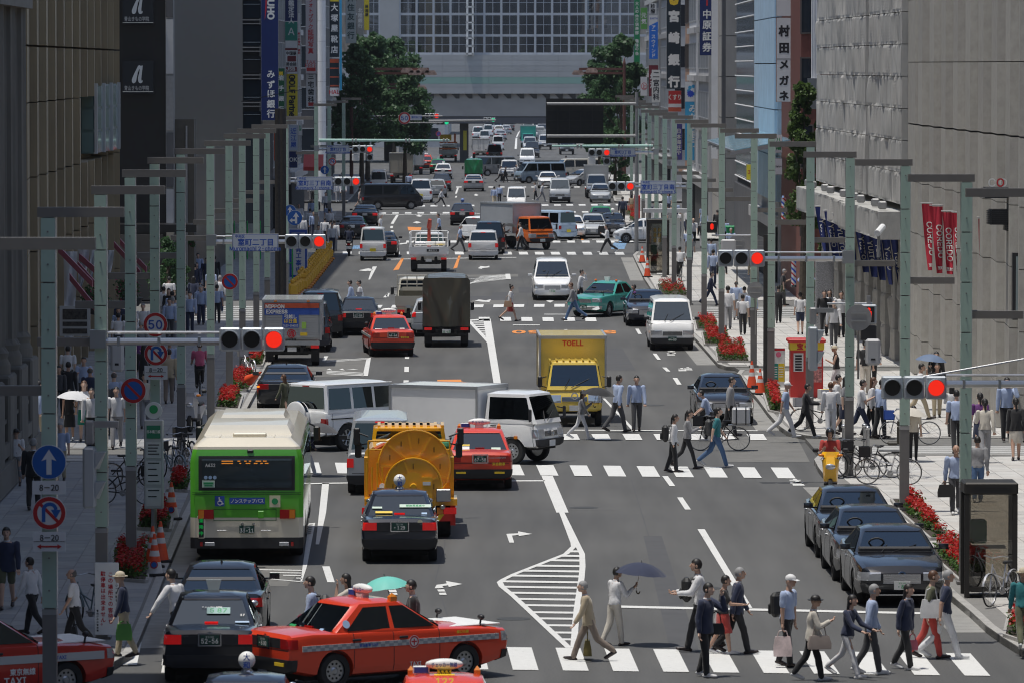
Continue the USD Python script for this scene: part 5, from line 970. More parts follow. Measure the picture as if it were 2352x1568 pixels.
# ---- the green city bus
def bus():
 g=G(567,1298);rz=heading('away',g[1]);t=thing('city_bus','green and cream city bus stopped at the left kerb','bus',(g[0],g[1],0),rz);W,L=2.49,10.6
 def shell(x,y0,y1,z0,z1,c):return[(sx*(x-(c if k else 0)),y+(0 if k else c*(1 if y==y0 else-1)),z)for sx in(-1,1)for y in(y0,y1)for k in(0,1)for z in(z0,z1)]
 body=hull(shell(W/2,0.02,L,.38,2.30,.10)+shell(W/2-.07,.09,L-.05,.38,2.62,.10)+shell(W/2-.28,.34,L-.2,2.70,2.80,.12))
 for a in(2.9,7.9):
  for s in(-1,1):body=body-solid(*tube((s*.95,a,.47),(s*1.4,a,.47),.56,.56,28))
 cut=lambda z0,z1,m,y0=-1,y1=12,x0=-2,x1=2:m^solid(*box(x0,x1,y0,y1,z0,z1))
 put(t,'bumper_skirt',cut(.3,.62,body),BLACK,35);put(t,'cream_lower_body',cut(.622,1.06,body),PAINT['cream'],35);put(t,'green_body',cut(1.062,2.56,body),PAINT['busgreen'],35);put(t,'cream_roof',cut(2.562,3,body),PAINT['cream'],35)
 def skin(x0,x1,y0,y1,z0,z1,o=.008):return body.scale(((W/2+o)/(W/2),(L+2*o)/L,1)).translate((0,-o,0))^solid(*box(x0,x1,y0,y1,z0,z1))
 put(t,'rear_window_surround',skin(-1.06,1.06,-1,.5,1.66,2.42,.006),BLACK,35)
 g_=put(t,'rear_window',skin(-.99,.99,-1,.42,1.72,2.36,.016),mat('bus_rear_glass',(.03,.042,.046),.06,coat=.3),35).GetPath().pathString
 for s in(-1,1):
  for k in range(6):put(t,'side_window',skin(*sorted((s*.9,s*2)),.9+k*1.45,2.2+k*1.45,1.62,2.4),DGLASS,35)
  put(t,'tail_light',rbox((s*.90,-.01,1.14),(.34,.05,.2)),RED_LAMP);put(t,'turn_light',rbox((s*1.0,-.015,1.14),(.12,.05,.18)),AMBER);put(t,'reflector_lamp',rbox((s*.82,.0,.48),(.22,.05,.09),0,.01),HEADL);put(t,'reversing_red',rbox((s*1.0-.0,.0,.48),(.06,.055,.09)),RED_LAMP)
  put(t,'side_mirror',join([rbox((s*1.40,L-.3,2.25),(.16,.12,.36),0,.04),tube((s*1.2,L-.3,2.5),(s*1.4,L-.3,2.4),.02)]),BLACK)
  for a in(2.9,7.9):
   ty,ri,dk=wheel(s*(W/2-.2),a,.47,.3,s);w=put(t,'wheel',ty,RUBBER,40).GetPath().pathString;put(w,'rim',ri,RIMS,30)
 put(t,'roof_unit',hull([(s*x,y,z)for s in(-1,1)for x,y,z in((.98,1.3,2.79),(.98,4.4,2.79),(.86,1.7,3.0),(.86,4.2,3.0))]),PAINT['cream'],30)
 put(t,'roof_unit',hull([(s*x,y,z)for s in(-1,1)for x,y,z in((.8,5.4,2.79),(.8,8.4,2.79),(.7,5.8,2.98),(.7,8.2,2.98))]),PAINT['cream'],30)
 put(t,'roof_hatch',rbox((.05,.95,2.83),(.75,.25,.1),0,.03),PAINT['cream']);put(t,'rear_camera',rbox((.08,.1,2.52),(.14,.14,.08),0,.02),BLACK)
 put(t,'roof_rib',join([box(s*.6-.012,s*.6+.012,.5,L-.4,2.798,2.815)for s in(-1,1)]),PAINT['cream'])
 y=-.004;R,U=(1.,0,0),(0,0,1.)
 def pr(txt,h,x,z,m,parent=t,yy=.012,**k):return print_on(parent,txt,h,(x,yy,z),R,U,m,**k)
 AMB=lamp('destination_lamps',(1,.35,.05),.7)
 for z,segs in((2.30,((-.55,-.3),(-.2,-.14),(-.05,.0),(.05,.1),(.2,.32),(.36,.44))),(2.25,((-.55,-.3),(-.16,-.12),(-.02,.08),(.16,.24),(.3,.36),(.4,.48)))):
  for a,b in segs:put(g_,'destination_lamp',box(a,b,-.03,-.02,z,z+.022),AMB)
 pr('A632',.07,-.80,2.22,LETTER_W,g_,-.022,maxw=.22);s_=put(t,'window_sticker',box(-.98,-.70,-.02,.012,1.73,1.88),mat('pale_green_sticker',(.55,.68,.58),.4));put(t,'window_sticker',join([tube((x,-.018,1.95),(x,-.022,1.95),.04,.04,12)for x in(-.9,-.8,-.7)]),mat('pale_blue_sticker',(.35,.5,.7),.4))
 put(t,'sticker_print',join([box(-.95,-.73,-.026,-.022,1.80,1.845),box(-.93,-.75,-.026,-.022,1.755,1.785)]),LETTER_G)
 put(t,'wheelchair_sign',box(-.70,-.49,.005,.014,1.315,1.54),LETTER_B);w=shapely.union_all([Point(-.01,.075).buffer(.017),LineString([(-.01,.055),(-.005,-.0),(.045,-.005),(.06,-.06),(.078,-.055)]).buffer(.011),Point(.005,-.035).buffer(.055).difference(Point(.005,-.035).buffer(.038)).difference(sbox(.02,-.02,.2,.2)),LineString([(-.008,.03),(.03,.03)]).buffer(.009)])
 put(t,'wheelchair_symbol',frame(flat(w),(-.595,.0,1.425),R,U),LETTER_W)
 put(t,'name_strip',box(-.38,.40,.005,.014,1.36,1.50),LETTER_B);pr('ノンステップバス',.085,.01,1.43,LETTER_W,yy=.004,maxw=.72)
 put(t,'cream_sticker',box(.50,.74,.005,.014,1.29,1.55),mat('cream_sticker',(.7,.66,.45),.5));put(t,'sticker_print',join([tube((.62,.004,1.42),(.62,.0,1.42),.07,.07,16)]),LETTER_G)
 put(t,'engine_hatch_seam',join([box(-.73,.65,.006,.012,z,z+.012)for z in(.99,1.24)]+[box(x,x+.012,.006,.012,.99,1.25)for x in(-.73,.64)]),mat('dark_green_gap',(.02,.1,.01),.6));put(t,'hatch_lock',rbox((.31,.0,1.13),(.13,.02,.16),0,.01),PAINT['busgreen'])
 put(t,'upper_seam',join([box(-1.2,1.2,.012,.022,z,z+.01)for z in(1.61,1.57)]),mat('dark_green_gap',(.02,.1,.01),.6))
 d=put(t,'door_display',rbox((-1.0,.0,.86),(.17,.05,.52),0,.03),PAINT['cream']).GetPath().pathString;put(d,'display_screen',box(-1.055,-.945,-.032,-.026,.63,1.09),BLACK);print_on(d,'乗降中',.085,(-1.0,-.032,.86),R,U,lamp('green_display',(.02,.6,.12),.35),vertical=True,pitch=1.45)
 plate(t,.012,.80,'33-11',PLATE_G,LETTER_W,False,False,'足立 200');put(t,'grab_handle',join([tube((x-.1,-.05,.78),(x+.1,-.05,.78),.012)for x in(-.55,.42)]),STEEL);put(t,'plate_lamp',join([ball((-.1+.25*k,0,1.0-.08),.035,8)for k in range(2)]),STEEL)
 return t
bus()
# ---- middle distance
def t129(t,q):
 globe_roof(t,q);rearbadge(t,q);rear_window_stickers(t,q,[(-.5,.30,.22,.06,mat('pale_green_sticker',(.55,.68,.58),.4),None,None),(-.35,.14,.38,.07,LETTER_Y,None,None),(.35,.34,.7,.10,mat('pale_green_sticker',(.55,.68,.58),.4),'乗務員募集中',LETTER_G),(.55,.10,.12,.06,mat('pale_blue_sticker',(.35,.5,.7),.4),None,None)])
 put(t,'round_sticker',frame(flat(Point(0,0).buffer(.055)),(.45,-q['L']/2-.002,.93),*FR),mat('cream_sticker',(.7,.66,.45),.5))
car('comfort','navy',918,1286,'away','dark blue taxi with globe lamp and lit tail lights behind the yellow reel lorry',extra=t129,text='・1 29',brake=True,**TX,**GP)
def pumper():
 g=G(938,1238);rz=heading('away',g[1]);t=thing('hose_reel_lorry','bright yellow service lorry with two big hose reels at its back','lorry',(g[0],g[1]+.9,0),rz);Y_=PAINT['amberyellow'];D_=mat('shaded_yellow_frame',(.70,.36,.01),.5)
 put_parts(t,[(n,move(m,(0,4.6,.12),sc=(1.16,1,1.12)),k,s,p)for n,m,k,s,p in car_geo('truckcab')],dict(BASEPAL,body=Y_,roof=Y_))
 put(t,'cab_roof_ridge',join([box(-.75+k*.17,-.68+k*.17,3.9,5.2,2.30,2.36)for k in range(10)]),Y_);put(t,'chassis',box(-.5,.5,-.6,4.6,.5,.8),UNDER)
 put(t,'tank_body',hull([(s*x,y,z)for s in(-1,1)for x,y,z in((1.03,.5,.95),(1.03,3.5,.95),(1.05,.5,1.75),(1.05,3.5,1.75),(.86,.5,2.06),(.86,3.5,2.06))]),Y_);put(t,'rear_deck',box(-1.04,1.12,-.75,.5,.78,.93),Y_)
 for s in(-1,1):put(t,'corner_post',box(s*1.0-.05,s*1.0+.05,-.1,.45,.93,1.85),D_)
 put(t,'top_rail',join([tube((s*.95,-.2,2.0),(s*.95,.4,2.0),.02)for s in(-1,1)]+[tube((-.95,-.2,z),(.95,-.2,z),.02)for z in(2.25,2.05)]+[tube((x,-.2,1.8),(x,-.2,2.25),.02)for x in(-.95,-.4,.3,.95)]),D_)
 def reel(x,y,z,r,n):
  c=put(t,'hose_reel',join([tube((x,y,z),(x,y+.03,z),r,r,40),tube((x,y+.55,z),(x,y+.58,z),r,r,40),tube((x,y+.03,z),(x,y+.55,z),r*.5,r*.5,24)]+[tube((x+r*math.cos(a),y-.01,z+r*math.sin(a)),(x+r*math.cos(a+.16),y-.01,z+r*math.sin(a+.16)),.022,.022,5)for a in np.arange(40)*PI/20]),Y_,35).GetPath().pathString
  put(c,'reel_spoke',join([hull([(x+math.cos(a+d)*q,y-e,z+math.sin(a+d)*q)for q,d in((r*.15,.2),(r*.15,-.2),(r*.94,.03),(r*.94,-.03))for e in(0,.035)])for a in np.arange(n)*2*PI/n+.35]),Y_)
  put(c,'reel_slot',join([rbox((x+math.cos(a)*r*.72,y-.004,z+math.sin(a)*r*.72),(.03,.012,.12))for a in np.arange(n)*2*PI/n]),mat('yellow_slot',(.35,.16,.005),.6));put(c,'hub',tube((x,y-.12,z),(x,y,z),r*.1,r*.14,14),D_)
 reel(.12,-.25,1.66,.84,9);reel(.10,-.72,1.22,.66,4)
 put(t,'hub_disc',tube((.1,-.76,1.22),(.1,-.74,1.22),.34,.34,30),Y_);put(t,'hose',path_tube([(.1,-.8,1.2),(.25,-.86,1.12),(.4,-.88,.98),(.5,-.8,.9),(.35,-.8,.84),(.2,-.78,.86)],.03),BLACK)
 put(t,'nozzle',tube((-.75,.1,2.12),(-.05,.05,2.38),.05,.07,10),WHITE);put(t,'red_hose_coil',path_tube([(-.8,-.1,2.05),(-.6,-.05,2.15),(-.4,.1,2.1),(-.5,.2,2.03)],.05),mat('orange_hose',(.6,.12,.03),.5));put(t,'green_net_bundle',ball((.75,0,2.12),(.25,.2,.14),10),mat('green_net',(.04,.2,.10),.9))
 for k in range(4):put(t,'control_pipe',tube((-.98+.12*k,-.35,.95),(-.98+.12*k,-.35,1.75-.1*(k%2)),.022),D_)
 put(t,'gauge',tube((-.62,-.40,1.2),(-.62,-.36,1.2),.075,.075,16),WHITE);put(t,'tool_box',rbox((.80,-.75,1.02),(.34,.2,.3),0,.02),STEEL);put(t,'grey_cabinet',rbox((-.6,-.5,.98),(.28,.2,.4)),STEEL);put(t,'valve',ball((.78,-.8,.75),.07,10),STEEL)
 put(t,'side_pillar',rbox((.42,-.78,1.2),(.24,.1,.5)),Y_);put(t,'warning_label',box(.32,.50,-.84,-.832,1.26,1.34),WHITE)
 for s in(-1,1):
  put(t,'tail_light',rbox((s*.95,-.78,.66),(.3,.06,.15)),WARN);put(t,'turn_light',rbox((s*.72,-.78,.66),(.14,.06,.15)),AMBER)
  ty,ri,dk=wheel(s*.80,0,.42,.34,s);w=put(t,'wheel',ty,RUBBER,40).GetPath().pathString;put(w,'rim',ri,RIMS,30)
  put(t,'cab_mirror',join([rbox((s*1.26,5.3,2.0),(.16,.08,.42),0,.03),tube((s*.98,5.2,2.0),(s*1.26,5.3,2.1),.02)]),BLACK)
 m=rbox((.0,-.78,.5),(2.0,.05,.16));put(t,'rear_bar',m,mat('hazard_red',(.65,.03,.02),.4))
 put(t,'hazard_stripe',join([hull([(-.98+.26*k+a,-.81,z)for a,z in((0,.42),(.12,.42),(.24,.58),(.12,.58))]+[(-.98+.26*k+.06,-.806,.44)])for k in range(7)]),LETTER_Y)
 put(t,'side_step',rbox((1.02,-.3,.55),(.12,.5,.5)),mat('hazard_red',(.65,.03,.02),.4))
pumper()
def t6758(t,q):checker_roof(t,q);rear_window_stickers(t,q,[(-.42,.06,.30,.13,WHITE,None,None),(-.40,.22,.28,.05,LETTER_Y,None,None),(.42,.05,.24,.10,mat('pale_green_sticker',(.55,.68,.58),.4),None,None)]);print_on(t,'栄自動車',.075,(.48,-2.358,.70),(1.,0,0),(0,0,1.),LETTER_Y);print_on(t,'Crew COMFORT',.04,(.45,-2.352,.86),(1.,0,0),(0,0,1.),SILV);put(t,'rear_reflector',join([rbox((s*.5,-q['L']/2-.03,.47),(.26,.02,.05))for s in(-1,1)]),LETTER_Y)
car('comfort','red',1102,1120,'away','orange red taxi with plate 67-58 beside the white box lorry',extra=t6758,text='67-58',brake=False,pal=dict(tailpanel=PAINT['red']),**TX,**GP)
car('hiace','silver',873,1129,'away','silver van with lit roof brake lamp, left of the yellow reel lorry',brake=True,cat='van',name='van')
def suv_x(t,q):
 s=put(t,'spare_wheel_cover',move(lathe([(.02,-.13),(.36,-.13),(.40,-.09),(.40,.09),(.36,.12),(.02,.13)],30),(-.12,-2.36,1.02),0,PI/2),PAINT['white'],40).GetPath().pathString;put(s,'cover_rim',move(lathe([(.385,-.05),(.415,-.04),(.415,.05),(.385,.06)],30),(-.12,-2.36,1.02),0,PI/2),CHROME,40);put(s,'cover_label',box(-.20,.06,-2.506,-2.498,.99,1.08),BLACK)
 put(t,'wheel_arch',join([tube((s_*.90,a,.40),(s_*.93,a,.40),.50,.50,24)for s_ in(-1,1)for a in()]or[box(-.9,.9,-2.2,-2.19,.45,.55)]),BLACK);put(t,'side_strip',join([box(s_*.903-.006,s_*.903+.006,-2.0,1.9,.92,.95)for s_ in(-1,1)]),BLACK)
 put(t,'gutter_rail',join([tube((s_*.76,-2.1,1.9),(s_*.76,.55,1.9),.015,.015,5)for s_ in(-1,1)]),PAINT['white'])
car3('suv','white',795,1034,-44,.80,-1.32,'boxy white off road car with covered spare wheel on its tail',extra=suv_x,name='off_road_car',pal=dict(rglass=DGLASS))
truck(1179,1065,-117,'white box lorry driving out across the second crossing','white','box','white',W=1.85,top=2.12,L=2.72,z0=.62,side=.72,text='14-50',name='box_lorry',cat='lorry',brake=False,extra=lambda t,q:(print_on(t,'ATLAS',.05,(-.55,q['yc']+.88,1.02),(-1.,0,0),(0,0,1.),SILV),put(t,'front_badge',move(lathe([(.05,0),(.08,0),(.08,.02),(.05,.02)],20),(0,q['yc']+.90,.86),0,-PI/2),CHROME),put(t,'side_turn_lamp',join([rbox((s*.87,q['yc']+.2,.75),(.03,.1,.08))for s in(-1,1)]),AMBER)))
car('limo','black',657,945,'away','glossy black saloon with left indicator on, behind the parcel lorry',extra=lambda t,q:(put(t,'indicator',rbox((-.80,-2.48,.86),(.2,.06,.06)),AMBER_ON),put(t,'roof_fin',hull([(0,-.7,1.47),(0,-.5,1.465),(0,-.68,1.55),(.03,-.65,1.465),(-.03,-.65,1.465)]),BLACK)))
def nippon(t,q):
 y=-q['L']/2;R,U=(1.,0,0),(0,0,1.);W,z0,z1=q['W'],q['z0'],q['top']
 put(t,'header_panel',box(-W/2+.06,W/2-.06,y-.05,y-.036,z1-.55,z1-.12),LETTER_B);put(t,'header_red_stripe',box(-W/2+.06,W/2-.06,y-.055,y-.051,z1-.30,z1-.12),mat('rust_red_panel',(.5,.08,.03),.5))
 print_on(t,'NIPPON',.13,(-.62,y-.06,z1-.24),R,U,LETTER_W,bold=2);print_on(t,'EXPRESS',.13,(-.55,y-.06,z1-.43),R,U,LETTER_W,bold=2)
 put(t,'shutter_slat',join([box(-W/2+.1,W/2-.1,y-.048,y-.037,z0+.1+k*.09,z0+.18+k*.09)for k in range(12)]),SHUT)
 put(t,'ad_panel',box(-.35,.25,y-.058,y-.05,z0+.45,z0+.98),LETTER_B);print_on(t,'引越し',.14,(-.05,y-.062,z0+.86),R,U,LETTER_W,maxw=.54);print_on(t,'は日通',.14,(-.05,y-.062,z0+.70),R,U,LETTER_Y,maxw=.5);print_on(t,'0120-154022',.07,(-.05,y-.062,z0+.53),R,U,LETTER_W,maxw=.54)
 put(t,'round_logo',frame(flat(Point(0,0).buffer(.16).difference(Point(0,0).buffer(.13))),(-.02,y-.06,z0+.24),R,U),LETTER_R);print_on(t,'通',.2,(-.02,y-.06,z0+.24),R,U,LETTER_R);print_on(t,'日本通運',.08,(-.02,y-.06,z0+.02),R,U,LETTER_K)
 put(t,'green_sticker',box(.36,.52,y-.058,y-.05,z0+.42,z0+.66),mat('lime_sticker',(.35,.6,.1),.5));put(t,'yellow_sticker',box(.30,.56,y-.058,y-.05,z0+.16,z0+.28),LETTER_Y);put(t,'marker_lamp',join([rbox((s*.6,y-.05,z1-.05),(.1,.05,.05))for s in(-1,1)]),AMBER)
 put(t,'tail_lift',box(-W/2+.05,W/2-.05,y-.1,y-.06,.78,.93),SHUT)
truck(672,838,'away','grey parcel lorry with NIPPON EXPRESS header on its shutter','beige','box','boxgrey',W=2.12,top=2.42,L=4.2,name='parcel_lorry',cat='lorry',extra=nippon)
def t16(t,q):red_taxi(t,q);rear_window_stickers(t,q,[(-.48,.03,.26,.07,WHITE,None,None),(.42,.05,.18,.07,WHITE,None,None)]);print_on(t,'東京交通',.07,(.45,-2.358,.74),(1.,0,0),(0,0,1.),LETTER_Y)
car('comfort','red',898,817,('away',5),'orange red taxi beside the canvas covered lorry',extra=t16,text='44-44',pal=dict(tailpanel=PAINT['red']),**TX,**GP)
truck(1025,795,'away','lorry with a dark olive canvas cover','grey','canvas','army',W=1.86,top=2.72,L=3.6,z0=.8,name='canvas_lorry',cat='lorry',text='21-63')
truck(957,752,'away','cream flatbed lorry carrying folded canvas, left of the olive lorry','cream','flat','beige',W=1.75,top=2.1,L=3.1,name='flatbed_lorry',cat='lorry',extra=lambda t,q:put(t,'folded_canvas',rbox((0,.6,1.35),(1.5,.7,.6),0,.15),PAINT['army']))
car('hatch','silver',991,772,'away','silver car almost hidden between the orange taxi and the olive lorry',brake=True)
car('comfort','black',824,769,'away','black taxi with plate 53-89 just before the second main crossing',extra=lambda t,q:(shape_roof(t,q),rearbadge(t,q)),text='53-89',brake=True,**TX,**GP)
car('minivan','navy',706,806,'away','dark blue people carrier peeping out right of the parcel lorry',cat='van',name='people_carrier');car('minivan','black',737,775,'away','black people carrier in front of the dark blue one',cat='van',name='people_carrier')
car('keivan','white',857,599,'away','small white van with yellow plate at the third crossing',cat='van',name='van',pm=PLATE_Y,brake=True)
car('crown','black',879,591,'away','black car half hidden behind the small white van with yellow plate',brake=True)
def gasrack(t,q):
 for k,(x,m)in enumerate(((-.45,'grey_cylinder'),(.1,'white_cylinder'),(.6,'white_cylinder'))):put(t,'gas_cylinder',join([tube((x-.28,-.9,1.5),(x+.28,-.9,1.5),.11,.11,14),ball((x-.28,-.9,1.5),.11,8)]),WHITE if k else STEEL)
 for x in(-.66,.8):put(t,'red_valve_cap',ball((x,-.9,1.5),(.07,.1,.1),8),LETTER_R)
 put(t,'loading_crane',join([tube((.0,.3,1.0),(.0,.3,2.3),.11,.09,10),tube((.0,.3,2.3),(.05,.1,2.75),.13,.1,8)]),mat('crane_red',(.42,.06,.04),.5));put(t,'yellow_crate',rbox((.6,-1.1,1.22),(.4,.3,.2)),LETTER_Y);put(t,'tail_text_panel',box(-.1,.55,-q['L']/2-.045,-q['L']/2-.035,1.08,1.22),BLACK);print_on(t,'高圧ガス',.10,(.22,-q['L']/2-.048,1.15),(1.,0,0),(0,0,1.),LETTER_W,maxw=.6)
 put(t,'side_frame',join([tube((s*q['W']/2,y,.95),(s*q['W']/2,y,2.05),.025,.025,6)for s in(-1,1)for y in np.linspace(-q['L']/2+.1,q['L']/2-.1,5)]+[tube((s*q['W']/2,-q['L']/2+.1,z),(s*q['W']/2,q['L']/2-.1,z),.025,.025,6)for s in(-1,1)for z in(1.6,2.05)]),WHITE)
truck(985,624,'away','white flatbed lorry with gas cylinders and red crane','white','flat','white',W=2.05,top=2.1,L=3.6,name='gas_lorry',cat='lorry',extra=gasrack)
car('cubecar','white',1110,597,'away','square white compact car with dark rear glass at the third crossing',brake=True);car('minivan','black',1124,583,'away','black people carrier hidden behind the square white car',cat='van',name='people_carrier')
car('hatch','white',1091,553,('away',-22),'white hatchback turned slightly right past the third crossing',brake=True,key='tw')
truck(1230,574,('toward',30),'orange cab box lorry turning towards us at the third crossing','orange','box','silver',W=1.9,top=2.75,L=3.9,name='box_lorry',cat='lorry',text='・・31',brake=False)
car('keivan','lightblue',1292,553,40,'light blue small van turning left behind the orange lorry',cat='van',name='van',pm=PLATE_Y,anchor=-1.12)
car('keivan','white',1186,488,'toward','small white van facing us behind the box of the orange lorry',cat='van',name='van')
WT=lambda t,q:shape_roof(t,q,WHITE)
car('crown','white',1313,549,'toward','white car squeezed between the light blue van and the taxis');car('hatch','silver',1362,547,'toward','silver car facing us left of the dark taxi at the third crossing')
car('comfort','navy',1408,545,'toward','dark blue taxi facing us at the third crossing',extra=lambda t,q:globe_roof(t,q),**TX);car('comfort','green',1381,527,'toward','green roofed taxi behind the dark blue one',extra=WT,**TX)
car3('hatch','white',1438,559,93,-.76,1.26,'pale compact car coming out of the right side street at the third crossing')
car('minivan','white',1268,689,'toward','large white people carrier with chrome grille driving towards us',cat='van',name='people_carrier',text='・9 26',pal=dict(grille=SILV))
car('comfort','teal',1362,727,('toward',-27),'turquoise taxi turning at the second main crossing',extra=lambda t,q:(shape_roof(t,q,WHITE),[put(t,'corner_lamp',ball((s*.5,.05,q['H']+.02),(.06,.08,.06),8),mat('orange_lamp',(.7,.15,.02),.3))for s in(-1,1)]),text='61-90',pal=dict(grille=CHROME,bumper=CHROME),**TX,**GP)
car('limo','navy',1487,748,'toward','dark blue saloon with wide grille beside the white delivery van',pal=dict(grille=SILV))
car('hiace','white',1542,803,'toward','white delivery van facing us with green plate 44-00',cat='van',name='van',text='44-00',**GP)
def toell(t,q):
 y=q['L']/2;R,U=(-1.,0,0),(0,0,1.);print_on(t,'TOELL',.15,(0,y+.005,q['top']-.22),R,U,mat('orange_red_lettering',(.65,.07,.02),.5),bold=2);put(t,'front_logo',box(-.85,-.55,q['yc']+.862,q['yc']+.868,1.02,1.09),WHITE);print_on(t,'TOELL',.05,(-.7,q['yc']+.87,1.055),R,U,LETTER_R);put(t,'front_badge',move(lathe([(.07,0),(.11,0),(.11,.02),(.07,.02)],20),(0,q['yc']+.89,.95),0,-PI/2),CHROME)
 put(t,'dash_papers',join([rbox((.5,q['yc']+.42,1.27),(.35,.2,.03)),rbox((-.05,q['yc']+.45,1.30),(.34,.12,.14)),rbox((-.5,q['yc']+.4,1.32),(.3,.2,.2),.4)]),WHITE);put(t,'yellow_glove',ball((.22,q['yc']+.45,1.3),(.1,.08,.08),8),LETTER_Y);put(t,'cab_roof_rib',join([box(-.7+k*.2,-.64+k*.2,q['yc']-.7,q['yc']+.45,1.995,2.02)for k in range(8)]),PAINT['yellow'])
truck(1318,976,'toward','yellow box lorry lettered TOELL facing us at the second crossing','yellow','box','yellow',W=2.02,top=2.68,L=3.8,name='yellow_lorry',cat='lorry',extra=toell,pal=dict(bumper=PAINT['yellow']))
car('crown','black',1663,972,'toward','black saloon facing us at the right kerb by the lottery booth',pal=dict(grille=SILV))
car('limo','black',2061,1384,'toward','frontmost of three black limousines parked on the right, plate ending 85',name='limousine',pal=dict(grille=SILV,chrome=CHROME),text='・85',extra=lambda t,q:(put(t,'badge',move(lathe([(.06,0),(.09,0),(.09,.02),(.06,.02)],20),(0,2.53,.66),0,-PI/2),mat('blue_badge',(.05,.1,.2),.2)),put(t,'lower_trim',rbox((0,2.53,.27),(1.3,.03,.025)),CHROME)))
car('limo','black',2009,1331,'toward','middle one of the three black limousines parked on the right',name='limousine',pal=dict(grille=SILV,chrome=CHROME),key='lim');car('limo','black',1966,1278,'toward','hindmost of the three black limousines, behind the yellow scooter rider',name='limousine',key='lim')
# ---- far traffic
car('crown','black',810,550,'away','black saloon parked at the left kerb beside the motor scooter');car('limo','black',839,521,'away','black saloon parked further up the left kerb',brake=True)
car3('hiace','black',868,482,-80,.76,-1.15,'big black van driving across the fourth crossing',cat='van',name='van')
car('minivan','white',967,466,'away','white van with yellow plate just right of the big black van',cat='van',name='van',pm=PLATE_Y);car('hatch','silver',1003,454,'away','small silver car behind the running office worker');car('comfort','black',1014,440,'away','black and red taxi waiting left of the lane arrows',brake=True,extra=WT,pal=dict(tailpanel=PAINT['darkred']),**TX)
car('crown','silver',1088,440,'away','silver saloon waiting alone in the middle lane',brake=True);car('comfort','navy',1062,518,'away','dark taxi with blue roof light before the fourth crossing',brake=True,extra=lambda t,q:globe_roof(t,q,'大',mat('blue_globe',(.2,.3,.6),.3)),**TX)
car('hiace','silver',1286,467,'toward','silver van facing us at the fourth crossing',cat='van',name='van');truck(1370,456,'toward','grey box lorry facing us in the right lane of the fourth crossing','silver','box','boxgrey',W=1.95,top=2.7,L=3.4,cat='lorry',name='box_lorry');car('hatch','silver',1379,466,'toward','silver car facing us in front of the grey box lorry')
car3('hiace','bluegrey',1215,422,112,-.76,1.42,'blue grey van crossing to the left at the bridge crossing',cat='van',name='van');car3('hiace','beige',1301,412,108,-.76,1.42,'beige van crossing to the left behind the blue grey van',cat='van',name='van');car3('hatch','silver',1331,428,128,-.76,1.26,'silver compact turning left in front of the beige van')
car('crown','white',1258,433,'toward','white car facing us behind the silver van at the fourth crossing');truck(1170,416,'toward','small white flatbed lorry facing us at the bridge crossing','white','flat','white',W=1.6,top=1.8,L=2.4,cat='lorry',name='flatbed_lorry');truck(1088,421,'away','lorry with bright green canvas in the middle lane','white','canvas','green',W=1.7,top=2.2,L=2.6,z0=.9,cat='lorry',name='canvas_lorry')
car3('hiace','grey',1120,405,-85,.76,-1.15,'dark van with pale roof crossing in front of the bridge',cat='van',name='van');car('hiace','white',1211,383,'toward','white van facing us alone below the bridge',cat='van',name='van');car('minivan','black',1136,369,'away','black people carrier with red lamps below the bridge',cat='van',name='people_carrier',brake=True)
truck(1104,366,'away','white box lorry waiting below the bridge','white','box','white',W=2.0,top=2.4,L=3.2,cat='lorry',name='box_lorry',key='wbox');car('keivan','white',1144,346,'away','small white van right of the box lorry below the bridge',cat='van',name='van',key='kw');car('keivan','white',1113,331,'away','small white van just beyond the bridge, in line with the box lorry',cat='van',name='van',key='kw');car('hiace','white',1098,322,'away','white van at the head of the left queue beyond the bridge',cat='van',name='van',key='hw2',brake=True)
truck(1213,341,'toward','dark turquoise lorry facing us beyond the bridge','teal','box','teal',W=2.1,top=3.0,L=4,cat='lorry',name='box_lorry');car('minivan','silver',1217,349,'toward','silver people carrier in front of the turquoise lorry',cat='van',name='people_carrier');car('minivan','black',1222,363,'toward','black people carrier behind the lone white van below the bridge',cat='van',name='people_carrier',key='mbt');truck(1252,345,'toward','white lorry facing us beside the black gantry board','white','box','boxgrey',W=1.9,top=2.5,L=3.2,cat='lorry',name='box_lorry',key='wt2');truck(1302,356,'toward','dark lorry facing us below the black gantry board','grey','flat','grey',W=2.0,top=2.2,L=3.4,cat='lorry',name='flatbed_lorry')
truck(1030,372,'away','road works lorry with orange barriers at the bridge pier','white','flat','boxgrey',W=2.1,top=2.1,L=3.6,cat='lorry',name='works_lorry',extra=lambda t,q:(put(t,'barrier_board',join([rbox((0,-1.9,z),(2.0,.06,.16))for z in(1.5,2.2)]),mat('orange_barrier',(.7,.15,.03),.5)),put(t,'white_board',rbox((0,-1.92,1.85),(1.9,.05,.22)),WHITE),put(t,'yellow_sign',rbox((-.3,-1.7,2.75),(1.3,.06,.7)),LETTER_Y),put(t,'orange_post',rbox((.75,-1.7,2.7),(.22,.08,1.0)),mat('orange_barrier',(.7,.15,.03),.5))))
car('comfort','red',977,391,'away','orange red taxi partly hidden by the silver wing lorry',extra=checker_roof,**TX);car('comfort','green',1006,400,'away','green taxi waiting before the bridge crossing',brake=True,extra=WT,**TX);car('comfort','white',1018,412,'away','white taxi behind the green taxi before the bridge',extra=WT,**TX)
